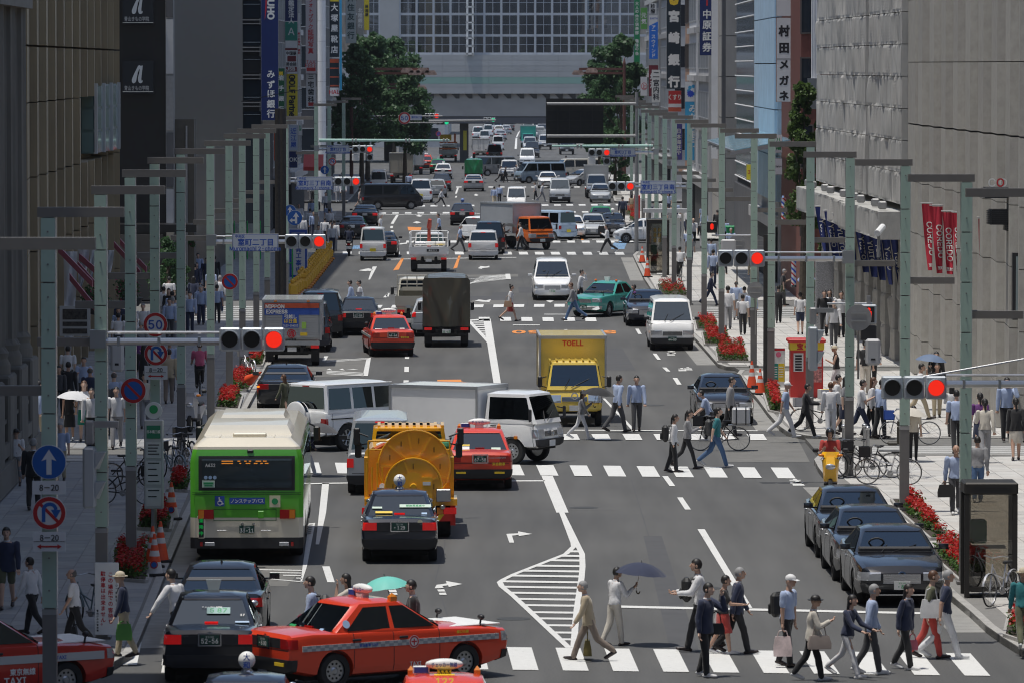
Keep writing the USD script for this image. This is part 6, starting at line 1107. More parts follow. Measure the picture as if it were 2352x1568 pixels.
truck(922,421,'away','pale box lorry parked under the left street trees','white','box','beige',W=2.2,top=2.8,L=4.2,cat='lorry',name='box_lorry');truck(945,402,'away','tall silver wing body lorry parked under the left trees','silver','box','boxgrey',W=2.4,top=3.2,L=6.0,cat='lorry',name='wing_lorry');car('keivan','white',870,443,'away','white van with roof rack behind the big black van',cat='van',name='van',extra=lambda t,q:put(t,'roof_rack',join([tube((s*.55,-1.4,1.95),(s*.55,.8,1.95),.02)for s in(-1,1)]+[tube((-.55,y,1.95),(.55,y,1.95),.02)for y in(-1.4,-.7,0,.8)]),STEEL))
far=[('white',1121,315,'away','keivan'),('silver',1150,322,'away','crown'),('white',1146,311,'away','hatch'),('lightblue',1140,304,'away','hiace'),('silver',1162,309,'away','crown'),('grey',1170,302,'away','hiace'),('white',1124,305,'away','hiace'),('silver',1239,322,'toward','hiace'),('white',1225,312,'toward','crown'),('grey',1246,313,'toward','minivan'),('silver',1213,304,'toward','hiace'),('white',1236,303,'toward','minivan'),('black',1158,297,'away','crown'),('bluegrey',1222,297,'toward','hiace')]
for i,(c,x,y,d,s)in enumerate(far):
 side='leaving'if d=='away'else 'approaching'
 car(s,c,x,y,d,f"{ {'bluegrey': 'blue grey', 'lightblue': 'light blue'}.get(c, c) } {'van' if s in ('hiace', 'keivan', 'minivan') else 'car'} {['first', 'second', 'third', 'fourth', 'fifth', 'sixth', 'seventh', 'first', 'second', 'third', 'fourth', 'fifth', 'last', 'last'][i]} in the small {side} traffic beyond the bridge",cat='van'if s in('hiace','keivan','minivan')else 'car',name='van'if s in('hiace','keivan','minivan')else 'parked_car',key=('far',s,c,d))
 # ================================================================ street furniture
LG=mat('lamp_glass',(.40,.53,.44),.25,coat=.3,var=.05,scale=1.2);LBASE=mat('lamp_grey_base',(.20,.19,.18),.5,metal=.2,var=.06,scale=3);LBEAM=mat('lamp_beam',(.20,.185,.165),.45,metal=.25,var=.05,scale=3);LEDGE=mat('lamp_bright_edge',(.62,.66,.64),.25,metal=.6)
def lamp_post(x,Y,side,label):
 g=P(x,800,Y);t=thing('street_lamp',label,'street lamp',(g[0],Y,PAVE),-math.atan(TAN(Y))*.3,group='glass street lamps along the avenue');w=.113;H=8.72-PAVE
 put(t,'base',box(-w,w,-w,w,0,2.1),LBASE);put(t,'base_plate',box(-w-.06,w+.06,-w-.06,w+.06,0,.05),LBASE)
 n=6;hh=(H-2.12-.16)/n;d=[]
 for k in range(n):
  z=2.12+k*hh;put(t,'glass_panel',box(-w,w,-w,w,z+.012,z+hh-.012),LG);d+=[tube((0,-w-.014,z+hh*q),(0,-w+.002,z+hh*q),.016,.016,6)for q in(.28,.78)]
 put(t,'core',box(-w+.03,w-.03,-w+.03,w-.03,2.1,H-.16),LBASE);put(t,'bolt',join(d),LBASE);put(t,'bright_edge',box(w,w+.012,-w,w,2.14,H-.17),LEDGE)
 a,b=(-.17,1.22)if side<0 else(-1.22,.17);put(t,'top_beam',box(a,b,-.10,.10,H-.158,H),LBEAM)
 a,b=(-1.2,-w)if side<0 else(w,1.2);put(t,'lower_beam',box(a,b,-.09,.09,5.7-PAVE,5.86-PAVE),LBEAM);put(t,'number_band',box(-w-.004,w+.004,-w-.004,w+.004,2.02,2.11),STEEL)
 return t
ORD=['first','second','third','fourth','fifth','sixth','seventh','eighth','ninth','tenth','eleventh','twelfth','thirteenth','fourteenth','fifteenth','sixteenth','seventeenth']
LPL=[(112,91.4),(232,107.5),(300,124),(356,141),(416,156),(484,172),(527,189),(557,204),(589,219),(614,234),(657,254),(727,338),(757,366),(790,398)]
LPR=[(2218,119),(2078,138),(1951,150),(1860,170),(1771,189),(1731,205),(1657,222),(1617,238),(1583,258),(1548,275),(1526,291),(1507,320),(1491,345),(1477,370),(1463,400),(1450,430)]
for k,(x,Y)in enumerate(LPL):lamp_post(x,Y,-1,f'{ORD[k]} glass street lamp of the left row, counted from the left edge')
for k,(x,Y)in enumerate(LPR):lamp_post(x,Y,1,f'{ORD[k]} glass street lamp of the right row, counted from the right edge')
g=P(-42,546,75);t=thing('street_lamp','lamp arm of a post that stands outside the picture on the left','street lamp',(g[0],75,PAVE));put(t,'top_beam',box(-.1,1.50,-.1,.1,8.42,8.58),LBEAM);put(t,'post',box(-.113,.113,-.113,.113,0,8.42),LG)
g=P(2380,412,105);t=thing('street_lamp','lamp post just outside the right edge with its arm reaching in','street lamp',(g[0],105,PAVE));put(t,'top_beam',box(-1.3,.17,-.1,.1,8.42,8.58),LBEAM);put(t,'post',box(-.113,.113,-.113,.113,0,8.42),LG)
# ---- traffic signals and place name boards
SIGH=mat('signal_housing',(.38,.41,.44),.4,metal=.2);SIGN_F=mat('pale_blue_sign_face',(.52,.56,.62),.5);LENS_K=mat('unlit_signal_lens',(.02,.018,.015),.3)
def head(t,cx,cz,y,lit,r=.15,n=3,col=None):
 w=.40
 for k in range(n):
  x=cx+(k-(n-1)/2)*w*1.04;p=put(t,'signal_section',rbox((x,y,cz),(w,.2,.44),0,.03),SIGH).GetPath().pathString
  on=k==lit;put(p,'lens',tube((x,y-.13,cz),(x,y-.101,cz),r,r,22),(col or RED_ON)if on else LENS_K)
  put(p,'hood',join([hull([(x+math.cos(a+d)*rr,y-dd,cz+math.sin(a+d)*rr)for d in(0,.35)for rr in(r+.012,r+.026)for dd in(.09,.26)])for a in np.arange(0.0,PI,.35)]),SIGH)
def signal(label,x0,x1,y0,y1,post,Y=None,board=None,arm_y=None,arm_m=None,post_y=None,lit=2,cat='traffic light',left_clip=None):
 Y=Y or 1.25*FPX/(x1-x0);c=P((x0+x1)/2,(y0+y1)/2,Y);t=thing('traffic_light',label,cat,(c[0],Y,c[2]));head(t,0,0,0,lit);m=arm_m or STEEL
 if post is not None:
  q=P(post[0],arm_y or(y0+y1)/2,Y);e=(q-c)*[1,0,1];s0=np.array([.62*np.sign(e[0]),0.12,e[2]])
  put(t,'arm',join([tube(s0,e+[0,.12,0],.07,.07,8),tube(s0+[0,0,.17],e+[0,.12,.17],.03,.03,6)]),m);put(t,'arm_bracket',rbox(e+[0,.1,.05],(.3,.3,.34)),m)
  for k in range(3):put(t,'arm_clamp',rbox(s0+(e+[0,.12,0]-s0)*(k+.5)/3,(.05,.17,.17)),STEEL)
 return t
def name_board(label,x0,x1,y0,y1,Y,big,small,ward='中央区'):
 t,say,area=sheet_sign('place_name_board',label,x0,x1,y0,y1,Y,SIGN_F,cat='sign',depth=.06);w,h=x1-x0,y1-y0
 say(ward,x0+w*.17,y0+h*.16,h*.16,LETTER_B);say(big,(x0+x1)/2,y0+h*.48,h*.36,LETTER_B,sx=min(1,.88*w/(len(big)*h*.37)));say(small,(x0+x1)/2,y0+h*.84,h*.21,LETTER_B,sx=min(1.0,.84*w/(len(small)*h*.13)))
 L=rect(x0+w*.02,x0+w*.98,y0+h*.05,y0+h*.07)
 for q in(L,rect(x0+w*.02,x0+w*.98,y0+h*.95,y0+h*.97),rect(x0+w*.015,x0+w*.022,y0+h*.05,y0+h*.95),rect(x0+w*.978,x0+w*.985,y0+h*.05,y0+h*.95)):area(q,LETTER_B,'border')
 return t
signal('big red traffic light hanging over the parcel lorry, left foreground',503,655,753,805,(225,0),107.3,arm_y=785)
signal('big red traffic light at the right edge on a slanting stay',2023,2175,860,918,(2420,0),108,arm_y=882);put('/World','stay_wire',tube(P(2100,868,108),P(2420,812,108),.018),STEEL,label='thin white stay wire above the right foreground traffic light',cat='wire')
signal('red traffic light beside the Muromachi 2-chome board',655,748,538,572,(485,0),171.5,arm_y=556);name_board('place name board reading Muromachi 2-chome',533,640,537,578,171.2,'室町二丁目','Muromachi 2-chome')
signal('red traffic light over the right pavement edge with a camera on its arm',1650,1755,577,610,(1948,0),149.6,arm_y=595)
t=thing('traffic_camera','white camera tube standing on the signal arm','camera',P(2018,592,149.3));put(t,'stem',tube((0,0,0),(0,0,.62),.05,.04,8),GREYM);put(t,'camera_tube',tube((-.05,-.2,.64),(.12,.2,.80),.09,.09,10),WHITE)
signal('red traffic light left of the avenue at the fourth crossing',767,828,405,430,(660,0),268,arm_y=418);name_board('left place name board reading Muromachi 3-chome S.',681,764,406,437,267.5,'室町三丁目南','Muromachi 3-chome S.')
signal('red traffic light right of the avenue next to the Muromachi 3-chome S. board',1396,1458,417,440,(1583,0),264,arm_y=430);name_board('right place name board reading Muromachi 3-chome S.',1471,1552,415,446,263.5,'室町三丁目南','Muromachi 3-chome S.')
TEALP=mat('teal_painted_arm',(.36,.56,.50),.4)
for lab,x0,x1,y0,y1,px_,Y,bx in(('left',810,856,335,352,727,337,(750,802)),('right',1350,1403,341,361,1507,318,(1401,1459))):
 t=signal(f'{lab} red traffic light with arrow lamp below, under the long teal arm',x0,x1,y0,y1,(px_,0),Y);c0=P((x0+x1)/2,(y0+y1)/2,Y);head(t,.42,-.48,0,-1,n=1);put(t,'back_plate_lamp',rbox((-.42,0,-.48),(.42,.2,.42),0,.03),WHITE)
 t=name_board(f'{lab} pale place name board Muromachi 3-chome',bx[0],bx[1],334 if lab=='left'else 340,354 if lab=='left'else 361,Y,'室町3丁目','Muromachi 3-chome')
 xa,xb,ya=(733,1032,323)if lab=='left'else(1268,1500,336);a,b=P(xa,ya,Y),P(xb,ya,Y);t=thing('lighting_arm',f'long {lab} teal arm with small floodlights across the avenue','lamp arm',a);d=b-a
 put(t,'arm',tube((0,0,0),d,.10 if lab=='left'else .06,.06 if lab=='left'else .1,10),TEALP)
 for q in(.27,.68,.97):put(t,'floodlight',join([rbox(d*q+[o,0,-.02],(.12,.18,.24),0,.03)for o in(-.1,.1)]),GREYM)
t=thing('traffic_light','red pedestrian light with standing figure on the right pavement','traffic light',P(1995,722,152));put(t,'housing',rbox((0,0,0),(.42,.2,.52),0,.03),SIGH);put(t,'screen',box(-.15,.15,-.115,-.101,-.21,.20),BLACK);put(t,'red_figure',join([tube((0,-.13,.13),(0,-.118,.13),.05,.05,12),rbox((0,-.124,.0),(.15,.012,.17)),rbox((0,-.124,-.13),(.10,.012,.16))]),RED_ON);put(t,'arm',tube((-1.1,.1,.28),(.1,.1,.28),.03),STEEL);put(t,'lower_housing',rbox((0,0,-.5),(.42,.2,.4),0,.03),BLACK);put(t,'bracket',rbox((0,.05,.35),(.1,.1,.3)),GREYM)
t=thing('traffic_light','red pedestrian light by the round mirror backs on the right pavement','traffic light',P(1824,0+513+392-1,200)if 0 else P(1635,522,205));put(t,'housing',rbox((0,0,0),(.36,.2,.42),0,.03),BLACK);put(t,'red_figure',rbox((0,-.11,.02),(.12,.02,.22),0,.04),RED_ON);put(t,'bracket',tube((0,.1,-.3),(1.4,.1,-.3),.03),STEEL)
t=thing('traffic_light','dark backs of far traffic lights on a frame by the left trees','traffic light',P(912,282,500));put(t,'head',rbox((0,0,0),(1.7,.25,.45),0,.05),BLACK);put(t,'frame',join([tube((-3,.2,z),(4,.2,z),.06)for z in(.55,-.02)]),GREYM)
for lab,x,y,col,Y in(('red',1003,267,RED_ON,505),('green',1026,282,GREEN_ON,560),('small green',1133,276,GREEN_ON,600)):
 t=thing('traffic_light',f'far {lab} traffic light hanging before the bridge','traffic light',P(x,y,Y));head(t,-.42,0,0,2,r=.19,col=col)
signal_post=thing('signal_bridge_arm','far grey arm carrying the lights in front of the bridge','lamp arm',P(985,279,510));put(signal_post,'arm',tube((0,0,0),(6.0,0,.1),.12,.08,8),GREYM)
t,say,area=sheet_sign('place_name_board','small far place name board before the left trees',826,867,270,286,500,SIGN_F,depth=.06);say('室町四丁目',846,277,6,LETTER_B);t,say,area=sheet_sign('place_name_board','second far name board right of the far 50 sign',941,969,264,277,500,SIGN_F,depth=.06);say('室町四丁目',957,270,4.5,LETTER_B)
# ---- round road signs
DISC_R=mat('sign_red',(.42,.018,.02),.4);DISC_B=mat('sign_blue',(.012,.10,.38),.4);DISC_W=mat('sign_white',(.62,.64,.66),.4)
UT=shapely.union_all([LineString([(-.10,-.16),(-.10,.07)]).buffer(.032,cap_style=2),LineString([(-.10+.11-.11*math.cos(a),.06+.10*math.sin(a))for a in np.linspace(0,PI,12)]).buffer(.032,cap_style=2),Polygon([(.03,.06),(.21,.06),(.12,-.10)])])
UP=Polygon([(0,.22),(.13,.02),(.045,.05),(.045,-.22),(-.045,-.22),(-.045,.05),(-.13,.02)]);LF=shapely.union_all([shapely.affinity.translate(UP,.05,0),Polygon([(.03,-.06),(-.10,-.06),(-.10,.0),(-.21,-.10),(-.10,-.20),(-.10,-.13),(.03,-.13)])])
def disc(label,x,y,r,Y,kind,plates=()):
 s=S(Y,P(x,y,Y)[2]);R=r/s;t=thing('road_sign',label,'road sign',P(x,y,Y));k=R/.3
 put(t,'disc',tube((0,0,0),(0,.03,0),R,R,36),DISC_W);face=lambda g,m,o,n:put(t,n,frame(flat(shapely.affinity.scale(g,k,k,origin=(0,0))),(0,-o,0),*FR),m)
 ring=Point(0,0).buffer(.29,24).difference(Point(0,0).buffer(.215,24));bar=shapely.affinity.rotate(sbox(-.28,-.028,.28,.028),-45,origin=(0,0))
 if kind=='50':face(ring,DISC_R,.003,'red_ring');face(letters('50',.21,1),LETTER_B,.005,'numerals')
 elif kind=='uturn':face(ring.union(bar),DISC_R,.003,'red_ring');face(UT,DISC_B,.006,'arrow')
 elif kind=='nopark':face(Point(0,0).buffer(.215,24),DISC_B,.002,'blue_field');face(ring.union(bar),DISC_R,.004,'red_ring')
 else:face(Point(0,0).buffer(.29,24),DISC_B,.003,'blue_field');face(UP if kind=='up'else LF,DISC_W,.006,'arrow')
 for dy,hh,txt,arr in plates:
  z=-dy/s;h=hh/s;w=R*.98;p=put(t,'time_plate',box(-w,w,0,.02,z-h/2,z+h/2),DISC_W).GetPath().pathString;print_on(p,txt,.115*k,(0,-.004,z+(h*.2 if arr else 0)),*FR,LETTER_K)
  if arr:put(p,'arrow',frame(flat(Polygon([(-.2,0),(-.13,.04),(-.13,.014),(.13,.014),(.13,.04),(.2,0),(.13,-.04),(.13,-.014),(-.13,-.014),(-.13,-.04)])),(0,-.006,z-h*.25),*FR),DISC_R);put(p,'rule',box(-.25,.25,-.006,-.002,z+.0,z+.008),LETTER_K)
 put(t,'bracket',box(-.03,.03,.03,.12,-.2,.2),GREYM)
disc('blue round sign with white upward arrow and 8-20 plate, left edge',112.5,1060,39.5,91.0,'up',((59,31,'8－20',0),));disc('no U-turn sign with 8-20 plate below it on the nearest left post',113,1177,38.5,91.0,'uturn',((66,45,'8－20',1),))
disc('speed limit 50 sign on the left pavement',357,746,28,140.5,'50');disc('no U-turn sign with 8-20 plate under the speed limit 50 sign',358,812,27,140.5,'uturn',((43,32,'8－20',1),));disc('no parking sign on the third left lamp post',306,896,29.5,123.7,'nopark');disc('small no parking sign farther up the left pavement',528,647,19,188.6,'nopark')
disc('blue sign with arrows ahead and left by the dark poles',677,501,17.5,228,'left');disc('blue arrow sign half behind the ahead and left sign',666,485,14,240,'up');disc('small blue arrow sign below the teal arm on the left',746,391,10,330,'up');disc('far speed limit 50 sign among the left trees',929,272,14,498,'50');disc('small no U-turn sign above the small blue arrow sign',763,372,9,331,'uturn');disc('tiny no parking sign under the bridge, left one',975,308,6,600,'nopark');disc('tiny no parking sign under the bridge, right one',1007,308,6,600,'nopark')
for k,(x,y,r,Y)in enumerate(((1735,667,19,204.5),(1972,730,30,149),(1693,560,20,221),(1742,560,18,205))):
 t=thing('road_sign',['grey back of a round sign on the right pavement beside the red light','grey back of a large round sign behind the third right lamp post','grey back of the upper round sign by the right pedestrian light','grey back of a round sign next to the right signal mast'][k],'road sign',P(x,y,Y));put(t,'disc_back',tube((0,0,0),(0,.02,0),r/S(Y),r/S(Y),30),GREYM);put(t,'pole',tube((0,.06,-1.6),(0,.06,.3),.03),STEEL);put(t,'stiffener',join([box(-.2,.2,-.03,-.005,z,z+.04)for z in(-.1,.1)]),STEEL)
for k,(x,y0,y1,Y,r,lab)in enumerate(((640,700,250,231,.15,'dark brown utility pole, left of the pair behind the first place board'),(651,700,250,229,.12,'black cable pole, right of the pair behind the first place board'),(1762,900,540,190,.13,'dark signal mast on the right pavement by the round sign backs'),(445,640,330,300,.1,'thin dark pole before the pale hoarding'))):
 g=P(x,600,Y);put('/World','utility_pole',tube((g[0],Y,0),(g[0],Y,P(x,y1,Y)[2]),r,r,10),mat('dark_pole',(.03,.028,.027),.7,var=.3,scale=9),smooth=40,label=lab,cat='pole')
 # ---- vertical shop signs: left of the avenue
NAVY=mat('navy_sign',(.012,.025,.115),.3);LBLUE=mat('light_blue_sign',(.04,.33,.58),.35);SGRN=mat('green_sign',(.02,.26,.10),.35);TEALG=mat('bank_green_sign',(.02,.22,.16),.35);SYEL=mat('yellow_sign',(.72,.58,.04),.4);SWHT=mat('white_sign',(.66,.66,.66),.4);SRED=mat('red_sign',(.50,.03,.03),.4);SDK=mat('dark_navy_sign',(.010,.02,.03),.3);SPNK=mat('pale_pink_sign',(.58,.52,.53),.4);SPUR=mat('purple_sign',(.08,.07,.30),.4);SMAR=mat('maroon_sign',(.16,.015,.025),.4);SBLU=mat('royal_blue_sign',(.02,.16,.62),.35);SDG=mat('deep_green_sign',(.01,.10,.04),.4);SORG=mat('orange_red_sign',(.5,.09,.04),.5)
t,say,area=sheet_sign('bank_sign','tall navy bank sign with white Japanese letters on the left',600,639,-40,277,354,NAVY);say('みずほ銀行',622,217,17,LETTER_W,True,pitch=1.15);say('MIZUHO',622,2,15,LETTER_W,rot=-90,bold=2);area([(610,-5),(612,-40),(615,-40),(612,25),(608,48)],LETTER_R,'red_swoosh')
t,say,area=sheet_sign('shop_sign','narrow green bank sign beside the navy one',639,654,157,260,357,SDG);say('岩手銀行',646,215,11,LETTER_W,True,pitch=1.9);area([(641,165),(650,165),(650,174),(641,174)],LETTER_Y,'emblem')
t,say,area=sheet_sign('shop_sign','stack of coloured shop signs topped by a blue panel with white letters',655,683,-20,166,378,SWHT);area(rect(655,683,-20,49),NAVY);say('第一鑑定法人',669,14,12,LETTER_W,True,pitch=1.0);area(rect(655,683,51,94),TEALG);say('A',669,73,17,SWHT,bold=0);area(rect(655,683,111,116),SMAR);say('中国語',669,123,8,LETTER_K,sx=.9);area(rect(660,680,129,142),SMAR);say('英会話',669,148,8,LETTER_K,sx=.9);area(rect(657,682,154,165),SMAR);say('JSB',668,159,8,LETTER_W)
t,say,area=sheet_sign('shop_sign','yellow golf shop sign with black slanting letters',658,684,170,267,379,SYEL);say('GOLF Partner',671,224,13,LETTER_K,rot=-90,bold=2,sx=.9);put(t,'golf_ball_logo',frame(flat(Point(0,0).buffer(.13)),(P(671,184,379)-P(658,267,379))[[0,2]].tolist()[0:1]+[-.01]+(P(671,184,379)-P(658,267,379))[[2]].tolist(),*FR),LETTER_K)
t,say,area=sheet_sign('shop_sign','very narrow white sign with red letters left of the photo shop sign',684,690,30,200,384,SWHT);say('総合診療所 歯科',687,100,5,LETTER_R,True)
t,say,area=sheet_sign('shop_sign','tall pale photo shop sign with red Japanese letters',702,727,-30,170,400,SPNK);say('フォトブック',714,32,10.5,LETTER_R,True,pitch=1.0);say('証明写真',714,96,12,LETTER_R,True,pitch=1.05);say('TAX',714,143,8,LETTER_R,bold=0);say('FREE',714,151,8,LETTER_R,bold=0);area(rect(704,725,156,164),SRED)
t,say,area=sheet_sign('clinic_sign','pale dental clinic sign under the photo shop sign',703,725,171,247,401,SWHT);say('三宅歯科',714,203,13,LETTER_K,True,pitch=1.15);area(rect(708,721,236,244),SRED)
t,say,area=sheet_sign('shop_sign','dark shoe shop sign with five white characters',757,779,-12,132,452.5,SDK);say('大塚屋靴店',768,66,15,LETTER_W,True,pitch=1.42);area(rect(758,778,-12,4),SYEL)
t,say,area=sheet_sign('shop_sign','column of small dark and orange shop panels below the shoe shop sign',757,779,135,222,453,SDK)
for k in range(4):area(rect(758,778,136+k*20,145+k*20 if k==0 else 139+k*20),SORG,'orange_panel')
area(rect(758,778,202,221),SWHT,'white_panel');say('HAL',768,212,9,LETTER_R)
put('/World','blue_strip',box(P(780,100,454)[0],P(785,100,454)[0],454,454.3,P(780,208,454)[2],22),LBLUE,label='narrow light blue strip beside the shoe shop sign',cat='sign')
t,say,area=sheet_sign('bank_sign','pale grey bank sign with dark characters beside the left trees',794,818,-25,100,475,mat('grey_green_sign',(.42,.47,.46),.4));say('三井住友銀行',806,28,15,mat('dark_teal_lettering',(.02,.06,.06),.5),True,pitch=1.25)
for k,(x0,x1,y0,y1,m,lab,txt,tm)in enumerate(((629,650,294,370,SORG,'orange red hanging sign with pale letters behind the lamp posts','ふくしま',LETTER_W),(664,684,288,346,mat('pale_blue_sign',(.4,.46,.55),.4),'pale blue script sign low on the left','近江屋',LETTER_B),(664,683,348,386,NAVY,'small navy OK sign low on the left','OK',LETTER_W),(685,694,278,312,SWHT,'tiny white sign with green letters on the left','お茶',LETTER_G),(820,835,0,84,GREYM,'dim striped sign high on the left by the bridge','北陸銀行',SWHT),(836,848,-20,70,SYEL,'dim yellow sign high on the left by the bridge','居酒屋',LETTER_K))):
 t,say,area=sheet_sign('shop_sign',lab,x0,x1,y0,y1,360+6*k if k<4 else 520+k*5,m);say(txt,(x0+x1)/2,(y0+y1)/2,(x1-x0)*(.62 if len(txt)>2 or k==3 else .5),tm,len(txt)>2 or k==3)
t=thing('awning','red shop awning on the far left pavement','awning',P(700,384,372));put(t,'cloth',hull([(-.1,0,0),(1.2,0,0),(-.1,1.2,.8),(1.2,1.2,.8),(-.1,0,-.25),(1.2,0,-.25)]),SRED)
# ---- vertical shop signs: right of the avenue
t,say,area=sheet_sign('bank_sign','tall dark bank sign with four white brush characters on the right',1531,1564,-24,205,410,SDK);say('宮崎銀行',1548,113,23,LETTER_W,True,bold=2,pitch=1.92);area([(1535,-8),(1548,3),(1560,-8),(1557,10),(1548,13),(1539,10)],LETTER_Y,'emblem')
t,say,area=sheet_sign('pharmacy_sign','red pharmacy sign with white script below the dark bank sign',1535,1565,209,257,411,SRED);say('くすり',1550,224,12,LETTER_W,sx=.8);area(rect(1535,1565,239,247),SWHT);area(rect(1535,1565,248,257),SORG)
t,say,area=sheet_sign('securities_sign','navy securities sign with four white characters',1607,1641,-30,128,369,NAVY);say('中原証券',1624,71,18.5,LETTER_W,True,pitch=1.2);area(rect(1622,1626,-25,14),LETTER_R,'red_bar')
t,say,area=sheet_sign('bank_sign','light blue bank sign with blue flower emblem on white',1573,1610,188,369,396,LBLUE);area(rect(1573.5,1609.5,188.5,234),SWHT);say('みなと銀行',1591,290,17,LETTER_W,True,pitch=1.0)
for a in range(7):q=(1592+10*math.cos(a*.9-1.5),208+9*math.sin(a*.9-1.5));area([(q[0]+4.3*math.cos(b),q[1]+4.3*math.sin(b))for b in np.arange(10)*.628],LBLUE,'emblem_petal',.006)
area([(1586+(9 if k%2 else 6.5)*math.cos(k*.314),216+(9 if k%2 else 6.5)*math.sin(k*.314))for k in range(20)],mat('emblem_blue',(.02,.06,.5),.4),'emblem_flower',.008)
t,say,area=sheet_sign('shop_sign','white and royal blue slanted sign with white katakana',1490,1511,35,136,470,SWHT);area([(1491,136),(1511,136),(1511,50),(1491,60)],SBLU);say('アースウィンド',1501,96,9,LETTER_W,True,pitch=1.05);say('EARTH',1502,43,4,LETTER_B)
t,say,area=sheet_sign('shop_sign','narrow tall green sign with white letters by the bridge',1456,1470,-20,150,530,SGRN);say('大人の休日倶楽部 趣味の会',1463,66,7.5,LETTER_W,True,pitch=1.12)
for x0,x1,y0,y1,m,lab,txt,tm,Y,v in((1471,1487,18,68,mat('grass_sign',(.12,.35,.08),.5),'green and grey restaurant sign on the right','元気',SWHT,500,1),(1471,1487,177,221,SWHT,'white sign with red circled character on the right','上',LETTER_R,500,0),(1490,1512,150,222,SMAR,'maroon sign behind the clinic sign','地酒',LETTER_W,471,1),(1497,1517,161,236,mat('cream_sign',(.6,.58,.52),.5),'cream clinic sign with dark characters','二宮内科',LETTER_K,455,1),(1552,1567,285,368,SPUR,'purple restaurant sign low on the right','日本海庄や',LETTER_W,411.5,1),(1491,1508,8,33,SWHT,'small white panel high on the right','診療',LETTER_K,476,1),(1783,1819,-60,38,SWHT,'blank white top panel of the optician sign','',LETTER_K,272,1),(1714,1727,378,414,SYEL,'small yellow sign with red numeral low on the right','3',LETTER_R,306,0),(1779,1797,310,352,SWHT,'white hanging sign with green character on the right','八幡',LETTER_G,266,1),(1779,1797,364,402,SWHT,'white salon sign below the green character sign','Salon',LETTER_K,266,0)):
 t,say,area=sheet_sign('shop_sign',lab,x0,x1,y0,y1,Y,m)
 if txt:say(txt,(x0+x1)/2,(y0+y1)/2,min((x1-x0)*.68,(y1-y0)*.8/max(len(txt),1))if v else(x1-x0)*(.6 if len(txt)==1 else .22),tm,bool(v)and len(txt)>1,pitch=1.05)
 if '上'==txt:area([(1479.5+7*math.cos(b),199+8.5*math.sin(b))for b in np.arange(0,6.4,.3)]+[(1479.5+6*math.cos(b),199+7.4*math.sin(b))for b in np.arange(6.3,-.1,-.3)],LETTER_R,'circle')
t,say,area=sheet_sign('optician_sign','white optician sign with black characters and brown edge',1783,1819,41,235,272,SWHT,edge=mat('rust_frame',(.22,.08,.04),.6));say('村田',1801,91,22,LETTER_K,True,bold=2,pitch=1.62);say('メガネ',1801,185,20,LETTER_K,True,bold=2,pitch=1.55);area(rect(1783,1819,135,137.5),GREYM,'joint')
# barber poles, green bin, mast
STRIPE=usdkit.material(stage,'/World/Looks/barber_stripe',{'g':('geometry',{}),'s':('separate_xyz',{}),'a':('math',{'math_type':'multiply_add','value2':1.0}),'f':('math',{'math_type':'fraction'}),'k':('math',{'math_type':'multiply','value2':2.2}),'r':('rgb_ramp',{'interpolate':False,'ramp':[(0,(.7,.7,.7)),(.3,(.5,.03,.03)),(.5,(.7,.7,.7)),(.75,(.03,.1,.5))]}),'p':('principled_bsdf',{'roughness':.3})},[('g.position','s.vector'),('s.x','a.value1'),('s.z','a.value3'),('a.value','k.value1'),('k.value','f.value1'),('f.value','r.fac'),('r.color','p.base_color')],surface='p.BSDF')
for k,(x,y0,y1,Y)in enumerate(((1800,450,508,266),(1823,590,660,258))):
 a,b=P(x,y1,Y),P(x,y0,Y);t=thing('barber_pole',['upper barber pole on the wall behind the evergreen tree','lower barber pole standing beside the brown building'][k],'barber pole',a);put(t,'striped_tube',tube((0,0,.1),(0,0,b[2]-a[2]-.1),.11,.11,14),STRIPE,40);put(t,'cap',join([tube((0,0,0),(0,0,.1),.13,.13,14),tube((0,0,b[2]-a[2]-.1),(0,0,b[2]-a[2]),.13,.10,14)]),CHROME)
t=thing('wheeled_bin','tall green wheeled bin on the right pavement','bin',G(1682,573,PAVE));put(t,'body',hull([(sx*a,sy*a,z)for sx in(-1,1)for sy in(-1,1)for a,z in((.28,.1),(.36,1.25))]),mat('bin_green',(.02,.42,.14),.4));put(t,'lid',rbox((0,0,1.32),(.82,.8,.12),0,.03),mat('bin_green',(.02,.42,.14),.4))
# ---- hanging flags
def flag(label,x0,x1,y0,y1,Y,m,txt,tm,size,bend,skew,cat='banner',foot=None):
 s=S(Y);nx,nz=8,24;a=P(x0,y0,Y);W_,H_=(x1-x0)/s,(y1-y0)/s;t=thing('flag',label,cat,a)
 def at(u,w):
  pin=1-.35*bend*w**2.2;return(u-.5)*W_*pin+W_*.5+skew/s*w,.22*math.sin(u*5+w*4+x0)*w*bend+.05*math.sin(u*9),-w*H_
 v=np.array([at(i/nx,j/nz)for i in range(nx+1)for j in range(nz+1)]);i,j=np.meshgrid(np.arange(nx),np.arange(nz),indexing='ij');q=(i*(nz+1)+j).ravel()
 put(t,'cloth',(v,np.vstack([np.c_[q,q+1,q+nz+1],np.c_[q+1,q+nz+2,q+nz+1]])),m,smooth=True);put(t,'pole',join([tube((-.05,-.02,.04),(W_+.12,-.02,.04),.02),tube((W_+.12,0,-.05),(W_+.12,0,.18),.03)]),STEEL)
 if txt:
  L=shapely.affinity.rotate(letters(txt,size/s,1),-90,origin=(0,0));v,f=flat(L);b=L.bounds;w0=.52;p=np.array([at(.5+x/W_,np.clip(w0-y/H_,0,1))for x,y in v[:,:2]]);p[:,1]-=.03;put(t,'lettering',(p,f),tm)
 if foot:v,f=flat(letters(foot,size*.55/s,1));p=np.array([at(.5+x/W_,np.clip(.92-y/H_,0,1))for x,y in v[:,:2]]);p[:,1]-=.03;put(t,'lettering',(p,f),tm)
